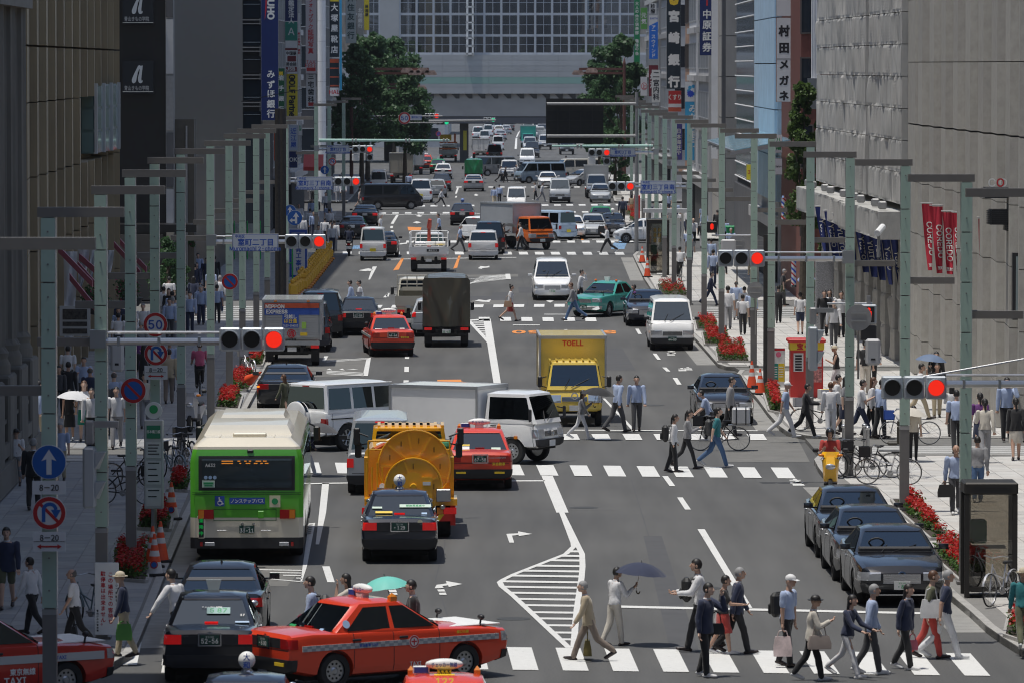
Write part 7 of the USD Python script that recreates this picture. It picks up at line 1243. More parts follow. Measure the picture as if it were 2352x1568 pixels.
FLN=mat('navy_flag',(.02,.035,.17),.7);FLR=mat('red_flag',(.50,.025,.05),.65)
for k,(x,y)in enumerate(((1872,476),(1893,486),(1913,493),(1935,500),(1962,510),(1982,518),(2000,522),(2022,529),(2044,537))):flag(f'{ORD[k]} navy flag from the left, hanging under the rough stone ledge',x,x+21,y,y+104+k*3,232-k*3.2,FLN,'YUITO',LETTER_W,12,1.0,17)
for k,(x,x1,y,y1,Y)in enumerate(((2117,2146,469,621,192),(2138,2170,475,628,189),(2165,2188,488,630,186),(2188,2208,490,625,183),(2221,2246,498,640,180),(2247,2283,503,684,177))):flag(f'{ORD[k]} red banner from the left with white letters COREDO',x,x1,y,y1,Y,FLR,'COREDO',LETTER_W,13.5,.55+.12*k,12-2*k,foot='室町1')
# ---- gantry board, brown lamps with rusty heads
t=thing('gantry_board','large black back of an overhead road sign on two tubes','sign',P(1254,330,332));s=1/S(332,8);put(t,'board',box(0,132*s,0,.08,0,103*s),mat('black_board_back',(.012,.014,.014),.7));put(t,'rib',join([box(k*132*s/5,k*132*s/5+.05,-.05,0,.02,103*s-.02)for k in range(1,5)]+[box(.02,132*s-.02,-.03,0,z*s,z*s+.04)for z in(30,52,75)]),mat('black_rib',(.02,.022,.022),.6));put(t,'tube',join([tube((.05,-.12,z*s),(208*s,-.12,z*s),.09,.09,10)for z in(17,91)]),GREYM)
g=P(1462,300,332);put(t,'mast',tube((g[0]-P(1254,330,332)[0],-.1,-P(1254,330,332)[2]),(g[0]-P(1254,330,332)[0],-.1,3),.13,.1,10),GREYM)
BRN=mat('brown_lamp_paint',(.13,.055,.045),.6);RUST=mat('rusty_lamp_head',(.42,.30,.25),.6,var=.5,scale=3)
for k,(x,y,x1,Y,n)in enumerate(((807,137,985,480,4),(845,172,965,540,2),(1434,137,1330,500,2))):
 z0=P(x,y,Y)[2];a=P(x,y+22,Y);b=P(x1,y+34,Y);t=thing('avenue_lamp',['tall brown lamp mast with rusty heads against the left trees','second brown lamp mast behind the first on the left','tall brown lamp mast with rusty heads against the right trees'][k],'street lamp',(a[0],Y,0))
 put(t,'mast',join([tube((0,0,0),(0,0,z0-.3),.17,.14,10),tube((0,0,z0-.3),(0,0,z0+.2),.14,.0,10)]),BRN);put(t,'arm',join([box(min(0,b[0]-a[0]),max(0,b[0]-a[0]),-.08+.5*q,.08+.5*q,a[2]-.12-.35*q,a[2]+.1-.35*q)for q in(0,1)]),BRN)
 for j in range(n):e=b[0]-a[0];x_h=e*(.72+.3*j/max(n-1,1));put(t,'lamp_head',hull([(x_h+dx,dy,a[2]-.2-.2*(j%2)+dz)for dx,dz in((-.55,0),(.55,0),(-.35,.28),(.35,.28),(-.5,-.12),(.5,-.12))for dy in(-.25,.25)]),RUST)
 # ---- flower beds: a soil bed, leaves and red blooms
SOIL=mat('soil',(.05,.04,.03),.95)
def bed(label,L,n=900,seed=0,h=.32):
 poly=Polygon(pp(L,PAVE)).buffer(0);c=poly.centroid;t=thing('flower_bed',label,'flower bed',(c.x,c.y,PAVE));q=np.random.default_rng(seed+50);poly=shapely.affinity.translate(poly,-c.x,-c.y);inn=poly.buffer(-.12);inn=inn if inn.area>0 else poly
 put(t,'soil',prism(poly,-.03,.05),SOIL);put(t,'edging',prism(poly.buffer(.06).difference(poly),-.02,.07),KERB);x0,y0,x1,y1=inn.bounds;pts=[]
 while len(pts)<70:
  p=(q.uniform(x0,x1),q.uniform(y0,y1))
  if inn.contains(Point(p)):pts.append(p)
 cl=np.array([(x,y,h*q.uniform(.45,.75),.16)for x,y in pts]);put(t,'leaves',leaves(cl,n*2,.085,q,1.1,.8),FLOWER_L);cl2=cl+[0,0,h*.45,-.05];put(t,'red_blooms',leaves(cl2,n*2,.075,q,1.0,1.2),FLOWER_R)
for k,(lab,L)in enumerate((('red flower bed beside the red and white cones, left foreground',[(262,1332),(334,1338),(345,1268),(262,1268)]),('red flower bed around the bus stop foot',[(316,1216),(388,1220),(398,1166),(330,1164)]),('small red flower bed between the parked bicycles and the bus',[(388,1128),(430,1130),(436,1106),(394,1104)]),('square red flower bed beside the black saloon at the left kerb',[(494,938),(546,942),(556,910),(506,908)]),('red flower bed with a fallen red cone on the left pavement',[(515,895),(570,898),(588,868),(540,862)]),('farthest left red flower bed by the parcel lorry',[(558,840),(600,842),(610,818),(574,815)]),('long red flower bed behind the parked limousines',[(2072,1180),(2140,1240),(2180,1238),(2110,1152),(2050,1150)]),('red flower bed beside the phone box frame',[(2145,1280),(2210,1338),(2232,1332),(2232,1262),(2150,1255)]),('red flower bed cut by the right edge',[(2310,1462),(2420,1500),(2420,1425),(2318,1425)]),('long red flower bed along the kerb beside the lottery booth',[(1768,945),(1800,952),(1790,902),(1752,892)]),('square red flower bed nearest the white delivery van',[(1650,832),(1720,832),(1708,800),(1645,800)]),('second red flower bed beyond the white delivery van',[(1620,794),(1680,794),(1668,768),(1614,766)]),('third red flower bed beyond the white delivery van',[(1602,760),(1650,760),(1642,738),(1597,738)]),('red flower bed at the second main crossing on the right',[(1518,682),(1580,682),(1570,656),(1510,656)]),('small far red flower bed at the right kerb of the fourth block',[(1436,496),(1462,497),(1460,484),(1434,484)]),('tiny far red flower bed by the red post',[(1447,508),(1466,510),(1462,500),(1446,499)]))):bed(lab,L,1000 if k<12 else 500,k)
# ---- cones, bollards, bus stop, boards
CONE=mat('cone_orange',(.75,.09,.03),.5);CONEW=mat('cone_reflective',(.6,.6,.6),.4)
def cone(label,x,y,h=.9,z=PAVE,mark=False):
 t=thing('traffic_cone',label,'traffic cone',G(x,y,z));put(t,'foot',rbox((0,0,.03),(.44,.44,.06),.3,.015),RUBBER);r=lambda z:.19-.165*(z/h)
 zs=np.linspace(.06,h,8)
 for k in range(7):put(t,'cone_band',tube((0,0,zs[k]),(0,0,zs[k+1]),r(zs[k]),r(zs[k+1]),16),CONEW if k in(0,1,3,5)and mark else(CONEW if k in(3,5)else CONE),40)
 if mark:put(t,'round_mark',tube((0,-.185,.25),(0,-.18,.25),.085,.085,18),DISC_R);put(t,'blue_mark',tube((0,-.19,.25),(0,-.185,.25),.06,.06,18),DISC_B)
cone('orange and white cone with blue round mark, nearest at the left kerb',355,1321,mark=True);cone('darker cone just behind the marked one at the left kerb',351,1302);cone('tall orange cone right of the marked one at the left kerb',369,1290);cone('orange cone by the bus stop at the left kerb',394,1192,mark=True);cone('orange striped cone between the black saloon and the flower bed on the right',1727,893,.95);cone('plain orange cone behind the striped one on the right',1746,905,.85);cone('orange cone by the phone box at the second crossing',1487,637,1.0);cone('small orange cone behind the other by the phone box',1475,604,.9)
t=thing('traffic_cone','fallen red cone lying in the left flower bed','traffic cone',G(572,872,PAVE+.3));put(t,'cone',move(lathe([(.19,0),(.02,.85)],16),(0,0,0),.6,1.2),CONE,40)
for k,(x,y)in enumerate(((1906,988),(1916,992),(1932,985),(1951,978),(1986,1056),(1993,1062),(1905,1066),(1938,1058))):
 t=thing('bollard',['leftmost steel bollard in front of the man carrying boxes','second steel bollard in front of the man carrying boxes','third steel bollard at the corner','steel bollard beside the third right lamp post','steel bollard behind the parked bicycles','second steel bollard behind the parked bicycles','steel bollard beside the scooter rider helmet','steel bollard left of the dark lamp base'][k],'bollard',G(x,y,PAVE));put(t,'shaft',tube((0,0,0),(0,0,.92),.05,.05,12),STEEL,40);put(t,'knob',ball((0,0,.96),(.085,.085,.06),12),STEEL,True)
t=thing('bus_stop','grey bus stop pillar with timetables and a round white top sign','bus stop',G(354,1232,PAVE));put(t,'pole',tube((0,0,0),(0,0,.75),.07,.07,10),STEEL);put(t,'foot',rbox((0,0,.05),(.5,.45,.1),0,.03),KERB);put(t,'cabinet',rbox((0,0,1.68),(.44,.2,2.05),0,.02),mat('pale_grey_cabinet',(.5,.5,.5),.4));put(t,'top_disc',tube((0,-.05,2.92),(0,.02,2.92),.195,.195,28),DISC_W);put(t,'disc_emblem',tube((0,-.056,2.95),(0,-.05,2.95),.10,.10,20),LETTER_G)
put(t,'stop_name_panel',box(-.16,.16,-.108,-.102,2.28,2.58),mat('bus_stop_green',(.03,.22,.12),.4));print_on(t,'日本橋三越',.07,(0,-.109,2.44),*FR,LETTER_W,maxw=.3);[put(t,'timetable_panel',box(-.17,.17,-.108,-.102,z0,z1),mat('pale_paper',(.62,.62,.62),.6))for z0,z1 in((1.83,2.2),(1.22,1.76),(.72,1.14))];[put(t,'timetable_print',box(-.13,.13-.03*(k%3),-.111,-.109,2.12-.07*k,2.145-.07*k),LETTER_K)for k in(0,1,2,3,6,8,10,12,15,17)]
t=thing('notice_board','white board with red Japanese no waiting notice on a lamp post','notice board',P(218,1457,107.1));s=1/S(107,1);W_,H_=55*s,167*s;put(t,'panel',rbox((W_/2,0,H_/2),(W_,.05,H_),0,.01),WHITE)
for x,txt,m,h,z in((.66,'この場所での客待ち',LETTER_R,.085,.51),(.35,'駐停車は出来ません。',LETTER_R,.085,.51),(.92,'タクシー運転手さんへ',LETTER_K,.045,.56),(.12,'警視庁中央警察署',LETTER_K,.035,.2)):print_on(t,txt,h,(W_*x,-.026,H_*z),*FR,m,vertical=True,pitch=1.14 if h>.05 else 1.35)
CABN=mat('pale_grey_cabinet',(.5,.5,.5),.4)
for lab,x0,x1,y0,y1,Y in(('grey rounded control box on the third left lamp post',254,284,778,853,123.4),('grey control box behind the right foreground traffic light',1988,2022,778,838,131),('grey control box near the green bin',1656,1690,550,595,203)):
 a,b=P(x0,y1,Y),P(x1,y0,Y);t=thing('control_box',lab,'control box',a);w,h=b[0]-a[0],b[2]-a[2];put(t,'case',rbox((w/2,0,h/2),(w,.22,h),0,.05),CABN);put(t,'name_plate',box(w*.35,w*.65,-.12,-.112,h*.2,h*.27),LETTER_K);put(t,'strap',join([box(-.03,w+.03,.05,.1,h*q,h*q+.05)for q in(.2,.75)]),GREYM)
for lab,x,y,Y,mir in(('side view of a grey pedestrian signal on the second left lamp post',206,1095,107,1),('side view of a grey pedestrian signal on the right pavement',1867,800,150.5,1)):
 t=thing('traffic_light',lab,'traffic light',P(x,y,Y));s=1/S(Y,3);put(t,'case',rbox((0,0,0),(.24,.42,1.15),0,.04),SIGH);put(t,'hood',join([hull([(.12,-.2,z),(.12,.2,z),(.3,-.2,z),(.3,.2,z),(.12,-.2,z-.3),(.12,.2,z-.3),(.18,0,z-.33)])for z in(.48,-.08)]),SIGH);put(t,'top_mount',join([rbox((0,0,.85),(.18,.2,.45),0,.03),rbox((.3,0,1.0),(.5,.12,.12))]),GREYM)
 # ---- phone boxes, lottery booth, poster stand, construction site
DKB=mat('dark_bronze',(.035,.032,.028),.5,metal=.3);CLG=pane('booth_glass',(.72,.70,.66),base=.04)
def booth(label,x,y,w,d,h,items=True,top=None):
 t=thing('phone_box',label,'phone box',G(x,y,PAVE));fr=[box(sx*w/2-.05,sx*w/2+.05,sy*d/2-.05,sy*d/2+.05,0,h-.25)for sx in(-1,1)for sy in(-1,1)]+[box(-w/2+.05,w/2-.05,sy*d/2-.03,sy*d/2+.03,z,z+.1)for sy in(-1,1)for z in(.12,)]
 put(t,'frame',join(fr),DKB);put(t,'roof',rbox((0,0,h-.12),(w+.12,d+.12,.25),0,.03),top or DKB);put(t,'roof_slot',join([box(-w/2+.1,w/2-.1,-d/2-.066,-d/2-.061,h-.2+.05*k,h-.18+.05*k)for k in range(3)]),BLACK)
 for sy in(-1,1):put(t,'glass_pane',box(-w/2+.05,w/2-.05,sy*d/2-.005,sy*d/2+.005,.22,h-.25),CLG)
 for sx in(-1,1):put(t,'glass_pane',box(sx*w/2-.005,sx*w/2+.005,-d/2+.05,d/2-.05,.05,h-.25),CLG)
 if items:put(t,'telephone',rbox((-.2,d/2-.22,1.3),(.34,.25,.5),0,.04),mat('phone_green',(.02,.25,.08),.4));put(t,'shelf',rbox((-.05,d/2-.25,.98),(.8,.35,.05)),DKB);put(t,'phone_stand',box(-.35,-.05,d/2-.3,d/2-.1,.05,.95),DKB)
 return t
booth('dark phone box frame with green telephone at the right foreground',2271,1366,.98,.95,2.35);booth('dark phone box at the second crossing on the right',1511,632,1.05,1.0,2.9)
t=thing('poster_shelter','pale shelter with posters behind the far phone box','shelter',G(1520,612,PAVE));put(t,'post',join([box(-.85,-.72,-.06,.06,0,2.9),box(1.05,1.18,-.06,.06,0,2.9)]),CABN);put(t,'roof',box(-1.0,1.6,-.6,.7,2.9,3.1),CABN);put(t,'poster',box(-.55,.2,.0,.05,.9,2.6),mat('pale_blue_poster',(.5,.6,.68),.4));put(t,'poster',box(.3,1.0,.0,.05,.9,2.6),mat('pale_poster',(.6,.62,.6),.4));put(t,'yellow_print',join([box(-.45+.25*i,-.3+.25*i,-.01,-.004,1.3+.28*j,1.5+.28*j)for i in range(3)for j in range(3)]),LETTER_Y)
t=thing('lottery_booth','red and yellow lottery booth with a cream sign on top','kiosk',G(1852,912,PAVE));RDB=mat('booth_red',(.52,.03,.025),.4)
put(t,'body',box(-.52,.55,0,.9,0,1.55),RDB);put(t,'roof',rbox((0,.35,1.85),(1.25,1.2,.12),0,.03),mat('booth_red',(.52,.03,.025),.4));put(t,'header',box(-.55,.58,-.06,.85,1.55,1.8),SYEL);print_on(t,'宝くじ',.19,(0,-.066,1.67),*FR,LETTER_R,bold=2,maxw=1.0);put(t,'ticket_panel',box(-.42,-.1,-.02,-.004,.85,1.45),SWHT);put(t,'ticket_row',join([box(-.37,-.15,-.03,-.021,.88+.09*k,.94+.09*k)for k in range(6)]),LETTER_K)
for z0,z1 in((1.02,1.45),(.5,.95)):put(t,'poster',box(.0,.5,-.02,-.004,z0,z1),mat(f'booth_poster_{int(z0)}',(.45,.18,.17)if z0<1 else(.55,.45,.45),.5,var=.8,scale=14))
t=thing('poster_stand','white stand with green and yellow panels left of the lottery booth','stand',G(1788,896,PAVE));put(t,'panel',box(-.24,.22,0,.05,.1,1.42),WHITE);put(t,'green_panel',box(-.21,-.01,-.008,-.002,.3,.9),mat('booth_teal',(.02,.25,.2),.5));put(t,'yellow_panel',box(.0,.2,-.008,-.002,.3,.9),LETTER_Y);put(t,'pink_logo',tube((.0,-.01,1.2),(.0,-.004,1.2),.09,.09,16),mat('pink_logo',(.7,.15,.25),.5));put(t,'print_line',join([box(-.19+.2*i,-.04+.2*i,-.012,-.009,.45+.08*k,.48+.08*k)for i in(0,1)for k in range(5)]),LETTER_W);put(t,'red_header',box(-.23,.21,-.008,-.002,1.33,1.4),LETTER_R)
t=thing('red_post','tall narrow red post by the far right flower beds','post',G(1463,516,PAVE));put(t,'body',rbox((0,0,1.0),(.42,.35,2.0),0,.05),SRED);put(t,'base',rbox((0,0,.2),(.5,.4,.4)),BLACK);t=thing('white_box','white cabinet beside the tall red post','cabinet',G(1476,497,PAVE));put(t,'case',rbox((0,0,.9),(.75,.5,.95),0,.04),WHITE);put(t,'leg',join([box(s*.3-.03,s*.3+.03,-.1,.1,0,.45)for s in(-1,1)]),GREYM)
BARR=mat('barrier_yellow',(.72,.40,.03),.5);BARR2=mat('barrier_orange',(.62,.22,.02),.5)
for k in range(17):
 q=k/16;x,y=694+60*q,672-74*q;t=thing('barrier',f'{ORD[k]} rounded yellow plastic barrier from the near end of the roadworks row','barrier',G(x,y,0),.5,group='yellow plastic barriers along the roadworks')
 put(t,'body',join([rbox((0,0,.38),(.62,.2,.5),0,.09),rbox((0,0,.82),(.5,.16,.3),0,.08)]),BARR);put(t,'top_lobe',join([ball((s*.17,0,1.0),(.1,.09,.1),8)for s in(-1,1)]),BARR,True);put(t,'foot',rbox((0,0,.08),(.7,.3,.16),0,.05),BARR2)
for k in range(4):t=thing('barrier',f'{ORD[k]} short yellow barrier from the left before the works board','barrier',G(672+5*k,688-4*k,0),.4,group='short yellow barriers at the end of the roadworks');put(t,'body',rbox((0,0,.45),(.5,.3,.6),0,.1),BARR);put(t,'foot',rbox((0,0,.1),(.6,.35,.2),0,.05),BARR2);put(t,'top_lobe',ball((0,0,.85),(.12,.1,.12),8),BARR,True)
t=thing('works_board','white and blue roadworks information board with green frame','notice board',G(672,660,0));put(t,'board',box(-.7,.75,.0,.06,.4,2.9),SWHT);put(t,'blue_border',join([box(-.15,.72,-.012,-.004,.5,.6),box(-.15,.72,-.012,-.004,2.7,2.85),box(-.15,-.05,-.012,-.004,.6,2.7),box(.62,.72,-.012,-.004,.6,2.7)]),LETTER_B);print_on(t,'再開発工事中',.26,(.3,-.014,1.7),*FR,LETTER_B,vertical=True);put(t,'green_frame',join([tube((x,-.05,0),(x,-.05,2.4),.03)for x in(-.75,0)]+[tube((-.75,-.05,z),(0,-.05,z),.03)for z in(.3,1.2,2.2)]),mat('green_post_paint',(.03,.45,.1),.5))
# ================================================================ people, what they hold, bicycles
SK=[mat(f'skin_{i}',c,.55)for i,c in enumerate([(.55,.35,.26),(.60,.40,.30),(.47,.29,.21)])]
CW=dict(w=('white',(.66,.66,.67)),b=('light blue',(.36,.44,.62)),n=('navy',(.02,.028,.065)),k=('black',(.014,.014,.016)),g=('grey',(.25,.25,.26)),e=('beige',(.42,.35,.24)),o=('olive',(.10,.105,.06)),r=('red',(.45,.05,.04)),p=('pink',(.50,.10,.20)),t=('teal',(.02,.17,.19)),c=('cream',(.55,.51,.44)),d=('dark grey',(.06,.06,.065)),j=('blue denim',(.06,.12,.24)),G=('green',(.01,.20,.13)),O=('orange',(.5,.17,.08)),v=('purple',(.12,.03,.16)),a=('taupe',(.20,.16,.13)))
CL={k:mat('cloth_'+v[0].replace(' ','_'),v[1],.85,sheen=.2,var=.06,scale=6,bump=.35,bscale=11)for k,v in CW.items()}
TOPN=dict(s='shirt',l='long sleeves',j='jacket',v='sleeveless top');BOTN=dict(t='trousers',m='leggings',s='skirt',h='shorts')
HAIRK=mat('black_hair',(.015,.013,.012),.5);HAIRC=dict(k=HAIRK,L=HAIRK,B=HAIRK,P=HAIRK,g=mat('grey_hair',(.28,.28,.28),.6),r=mat('brown_hair',(.09,.04,.02),.5),R=mat('brown_hair',(.09,.04,.02),.5),b=mat('thin_hair',(.10,.09,.085),.6),H=mat('straw_hat',(.50,.44,.33),.8),C=mat('white_cap',(.7,.7,.7),.7),K=HAIRK,M=mat('helmet_black',(.015,.015,.015),.12,coat=.8),W=mat('helmet_white',(.6,.62,.7),.2,coat=.6))
ICO={n:trimesh.creation.icosphere(n).vertices for n in(1,2)};SHOE=mat('dark_shoe',(.03,.02,.018),.35);SHOEW=mat('white_shoe',(.6,.6,.6),.6)
def rot_x(p,a):c,s=math.cos(a),math.sin(a);return np.array([p[0],p[1]*c-p[2]*s,p[1]*s+p[2]*c])
def person_geo(h=1.7,w=.6,arms='ss',lean=2,top='ws',bot='kt',hair='k',fem=False,near=True,pose='walk'):
 I=ICO[1];rad=math.radians
 B=lambda p,r,q,s:hull(np.vstack([I*r+p,I*s+q]));E=lambda z,a,b,y=0.0:np.array([(a*math.cos(t),y+b*math.sin(t),z)for t in np.arange(14)*PI/7])
 body,sh,tr,shoe=[],[],[],[];fat=1.0 if not fem else .88
 legs=[]
 for s in(-1,1):
  th=w*s*rad(25);ph=rad(7 if th>=0 else 26)*min(1,abs(w)+.15)
  if pose=='ride':th,ph=rad(62+12*s),rad(70+18*s)
  if pose=='sit':th,ph=rad(84),rad(80)
  k=np.array([s*.052,math.sin(th)*.245,-math.cos(th)*.245]);a=k+[0,math.sin(th-ph)*.245,-math.cos(th-ph)*.245];legs.append((s,np.array([s*.05,0,0.]),k,a,th-ph))
 hz=max(-l[3][2]for l in legs)+.042
 hz=hz if pose!='ride'else .56
 U=lambda p:rot_x(np.array(p,float),-rad(lean))+[0,0,hz];UU=lambda P_:np.array([U(p)for p in P_])
 for s,a,k,b,ang in legs:
  a,k,b=a+[0,0,hz],k+[0,0,hz],b+[0,0,hz];d=np.array([0,math.cos(ang*.6),math.sin(ang*.6)])
  tip=b+d*.10-[0,0,.022];heel=b-d*.025-[0,0,.022];body+=[B(a,.044,k,.032),B(k,.034,b,.02),B(heel,.016,tip,.014)]
  if bot[1]in 'tm':f=1.0 if bot[1]=='t'else .82;tr+=[B(a+[0,-.006,0],.056*fat,k,.043*f),B(k,.043*f,b+[0,0,.012],.034*f)]
  elif bot[1]=='h':tr.append(B(a,.056,a+(k-a)*.75,.05))
  shoe.append(hull(np.vstack([I*[.02,.024,.018]+heel-[0,0,.0],I*[.024,.03,.017]+tip,I*.02+b+[0,0,-.005]])))
 P_=((.02,.092,.064),(.10,.078,.056),(.20,.096,.066),(.265,.098,.052),(.295,.055,.036))if not fem else((.02,.092,.066),(.10,.070,.052),(.20,.084,.066),(.262,.086,.046),(.292,.05,.034))
 rings=[UU(E(z,a,b))for z,a,b in P_];grow=lambda R,q:(R-R.mean(0))*q+R.mean(0)
 body+=[hull(np.vstack(rings[0:2])),hull(np.vstack(rings[1:4])),hull(np.vstack(rings[3:5])),B(U((0,0,.28)),.034,U((0,.008,.345)),.031)]
 jk=top[1]=='j';q=1.20 if jk else 1.12;lowz=-.06 if jk else-.005
 sh+=[hull(np.vstack([UU(E(lowz,.098*q*.97,.07*q)),grow(rings[1],q)])),hull(np.vstack([grow(rings[1],q),grow(rings[2],q*.98),grow(rings[3],1.1)])),hull(np.vstack([grow(rings[3],1.1),grow(rings[4],1.08)]))]
 if bot[1]=='s':tr.append(hull(np.vstack([UU(E(.06,.082,.06)),np.array([(x*1.0,y,-.06+hz)for x,y,z in E(0,.105,.085)])])));tr.append(hull(np.vstack([np.array([(x,y,-.06+hz)for x,y,z in E(0,.105,.085)]),np.array([(x,y+.02,-.25+hz)for x,y,z in E(0,.115,.10)])])))
 else:tr.append(hull(np.vstack([UU(E(.075,.084,.062)),np.array([(x,y,hz)for x,y,z in E(0,.102 if not fem else .098,.072)]),np.array([(x,y,hz-.05)for x,y,z in E(0,.09,.06)])])))
 hands=[]
 for s,m in zip((-1,1),arms):
  sw=np.array([s*(.118 if not fem else .104),0,.262]);th,ps,ab,inn={'s':(-w*s*24,16,7,0),'b':(2,4,6,0),'p':(22,98,8,22),'u':(28,105,8,8),'e':(62,128,12,20),'h':(-12,70,42,75),'c':(32,58,8,12),'o':(30,8,34,0),'d':(38,36,8,0)}[m]
  th,ps,ab,inn=map(rad,(th,ps,ab,inn));du=np.array([s*math.sin(ab),math.sin(th)*math.cos(ab),-math.cos(th)*math.cos(ab)]);t2=th+ps
  df=np.array([s*math.sin(ab)*.6-s*math.sin(inn),math.sin(t2),-math.cos(t2)]);df/=np.linalg.norm(df);el=sw+du*.165;wr=el+df*.14
  sw,el,wr=U(sw),U(el),U(wr);body+=[B(sw,.030*fat,el,.025*fat),B(el,.024*fat,wr,.0165)];f=wr-el;f/=np.linalg.norm(f);side=np.cross(f,[0,0,1.0]if abs(f[2])<.9 else[0,1.0,0]);side/=np.linalg.norm(side);nn=np.cross(side,f)
  pal=wr+f*.045;body.append(hull(np.vstack([I*.013+wr+f*.008,I*[.011,.011,.011]+pal+side*.014,I*.011+pal-side*.014])))
  if near:
   for j in range(4):o=side*(j-1.5)*.0098;L=(.034,.042,.040,.030)[j];p1=pal+f*.012+o;p2=p1+f*L*.55+nn*.004;p3=p2+f*L*.35+nn*.016;body+=[B(p1,.0058,p2,.0054),B(p2,.0054,p3,.0048)]
  tb=wr+f*.018+side*.014;body.append(B(tb,.0075,tb+f*.026+side*.018+nn*.01,.0055));hands.append(pal+f*.03)
  if top[1]!='v':sh.append(B(sw,.041*fat,el+du*0 if top[1]in 'lj'else sw+(el-sw)*.72,.036*fat if top[1]!='j'else .038))
  if top[1]in 'lj':sh.append(B(el,.036*fat,wr-f*.006,.026 if top[1]=='l'else .029))
 hc=U((0,.018,.402));body+=[hull(np.vstack([I*[.046,.055,.064]+hc,I*[.026,.022,.016]+hc+[0,.030,-.046]])),hull(np.vstack([I*.006+hc+[0,.056,.006],I*.010+hc+[0,.060,-.012]]))]
 for s in(-1,1):body.append(hull(I*[.007,.013,.019]+hc+[s*.047,-.004,-.006]))
 big=hull((ICO[2]if near else I)*[.0515,.060,.066]+hc+[0,-.006,.008]);cutb=lambda y,z:solid(*box(hc[0]-1,hc[0]+1,hc[1]+y,hc[1]+1,hc[2]-1,hc[2]+z));hr=big-cutb(.012,.030)-solid(*box(-1,1,-9,9,hc[2]-1,hc[2]-(.035 if hair not in 'LRPB'else .05)))
 hp=[hr]
 if hair in 'LR':hp.append(hull(np.vstack([I*[.05,.03,.03]+hc+[0,-.03,0],I*[.055,.02,.02]+hc+[0,-.05,-.13]])))
 if hair=='P':hp.append(hull(np.vstack([I*.018+hc+[0,-.06,.0],I*.014+hc+[0,-.07,-.10]])))
 if hair=='B':hp.append(hull(I*.027+hc+[0,-.045,.062]))
 if hair=='b':hp=[hr-hull(I*[.07,.07,.07]+hc+[0,.02,.05])]
 if hair in 'HKC':hp=[hull(np.vstack([I*[.053,.062,.05]+hc+[0,0,.028]]))-solid(*box(-1,1,-9,9,hc[2]-1,hc[2]+.012)),hull(np.vstack([np.array([(.085*math.cos(t),.092*math.sin(t),z)for t in np.arange(16)*PI/8 for z in(.012,.02)])+hc]))if hair!='C'else hull(np.array([(x,y,z)for x in(-.04,.04)for y,z in((.04,.012),(.04,.022),(.095,.008))])+hc)]
 if hair in 'MW':hp=[hull(ICO[2]*[.072,.082,.080]+hc+[0,-.003,.008])-solid(*box(-.045,.045,hc[1]+.03,9,hc[2]-.05,hc[2]+.03))-solid(*box(-1,1,-9,9,hc[2]-1,hc[2]-.055))]
 add=lambda L:arr(m3.Manifold.batch_boolean(L,m3.OpType.Add));sc=lambda m:(m[0]*h,m[1]);out=dict(body=sc(add(body)),shirt=sc(add(sh)),trousers=sc(add(tr)),shoe=sc(arr(shoe[0])),shoe_b=sc(arr(shoe[1])),hair=sc(add(hp)))
 if near:
  out={k:fine(*m,.028 if k in('shirt','trousers')else 0)for k,m in out.items()}
  out['eye']=sc(join([ball(hc+[s*.018,.050,.010],(.006,.004,.0035),6)for s in(-1,1)]));out['mouth']=sc(ball(hc+[0,.0535,-.030],(.014,.004,.003),6))
  if jk or top=='wl':out['collar']=sc(arr(hull(np.vstack([UU(E(.293,.044,.042)),UU(E(.312,.038,.036,.004))]))))
 return out,[p*h for p in hands],U((0,0,.2))*h
def fine(v,f,L):
 """Finer faces, rounded joins and a few soft folds for cloth."""
 if not L:return v,f
 m=solid(v,f).refine_to_length(L*2.0);t=trimesh.Trimesh(*arr(m),process=False);trimesh.smoothing.filter_taubin(t,iterations=6);v=np.array(t.vertices);n=np.array(t.vertex_normals)
 d=meshkit.noise(v*[14,14,7],3)-.5+.6*(meshkit.noise(v*[30,30,16],8)-.5);return v+n*d[:,None]*.018,np.array(t.faces)
DIRS=dict(A=0,T=180,L=90,R=-90,l=60,r=-60,m=120,q=-120);SEEN={}
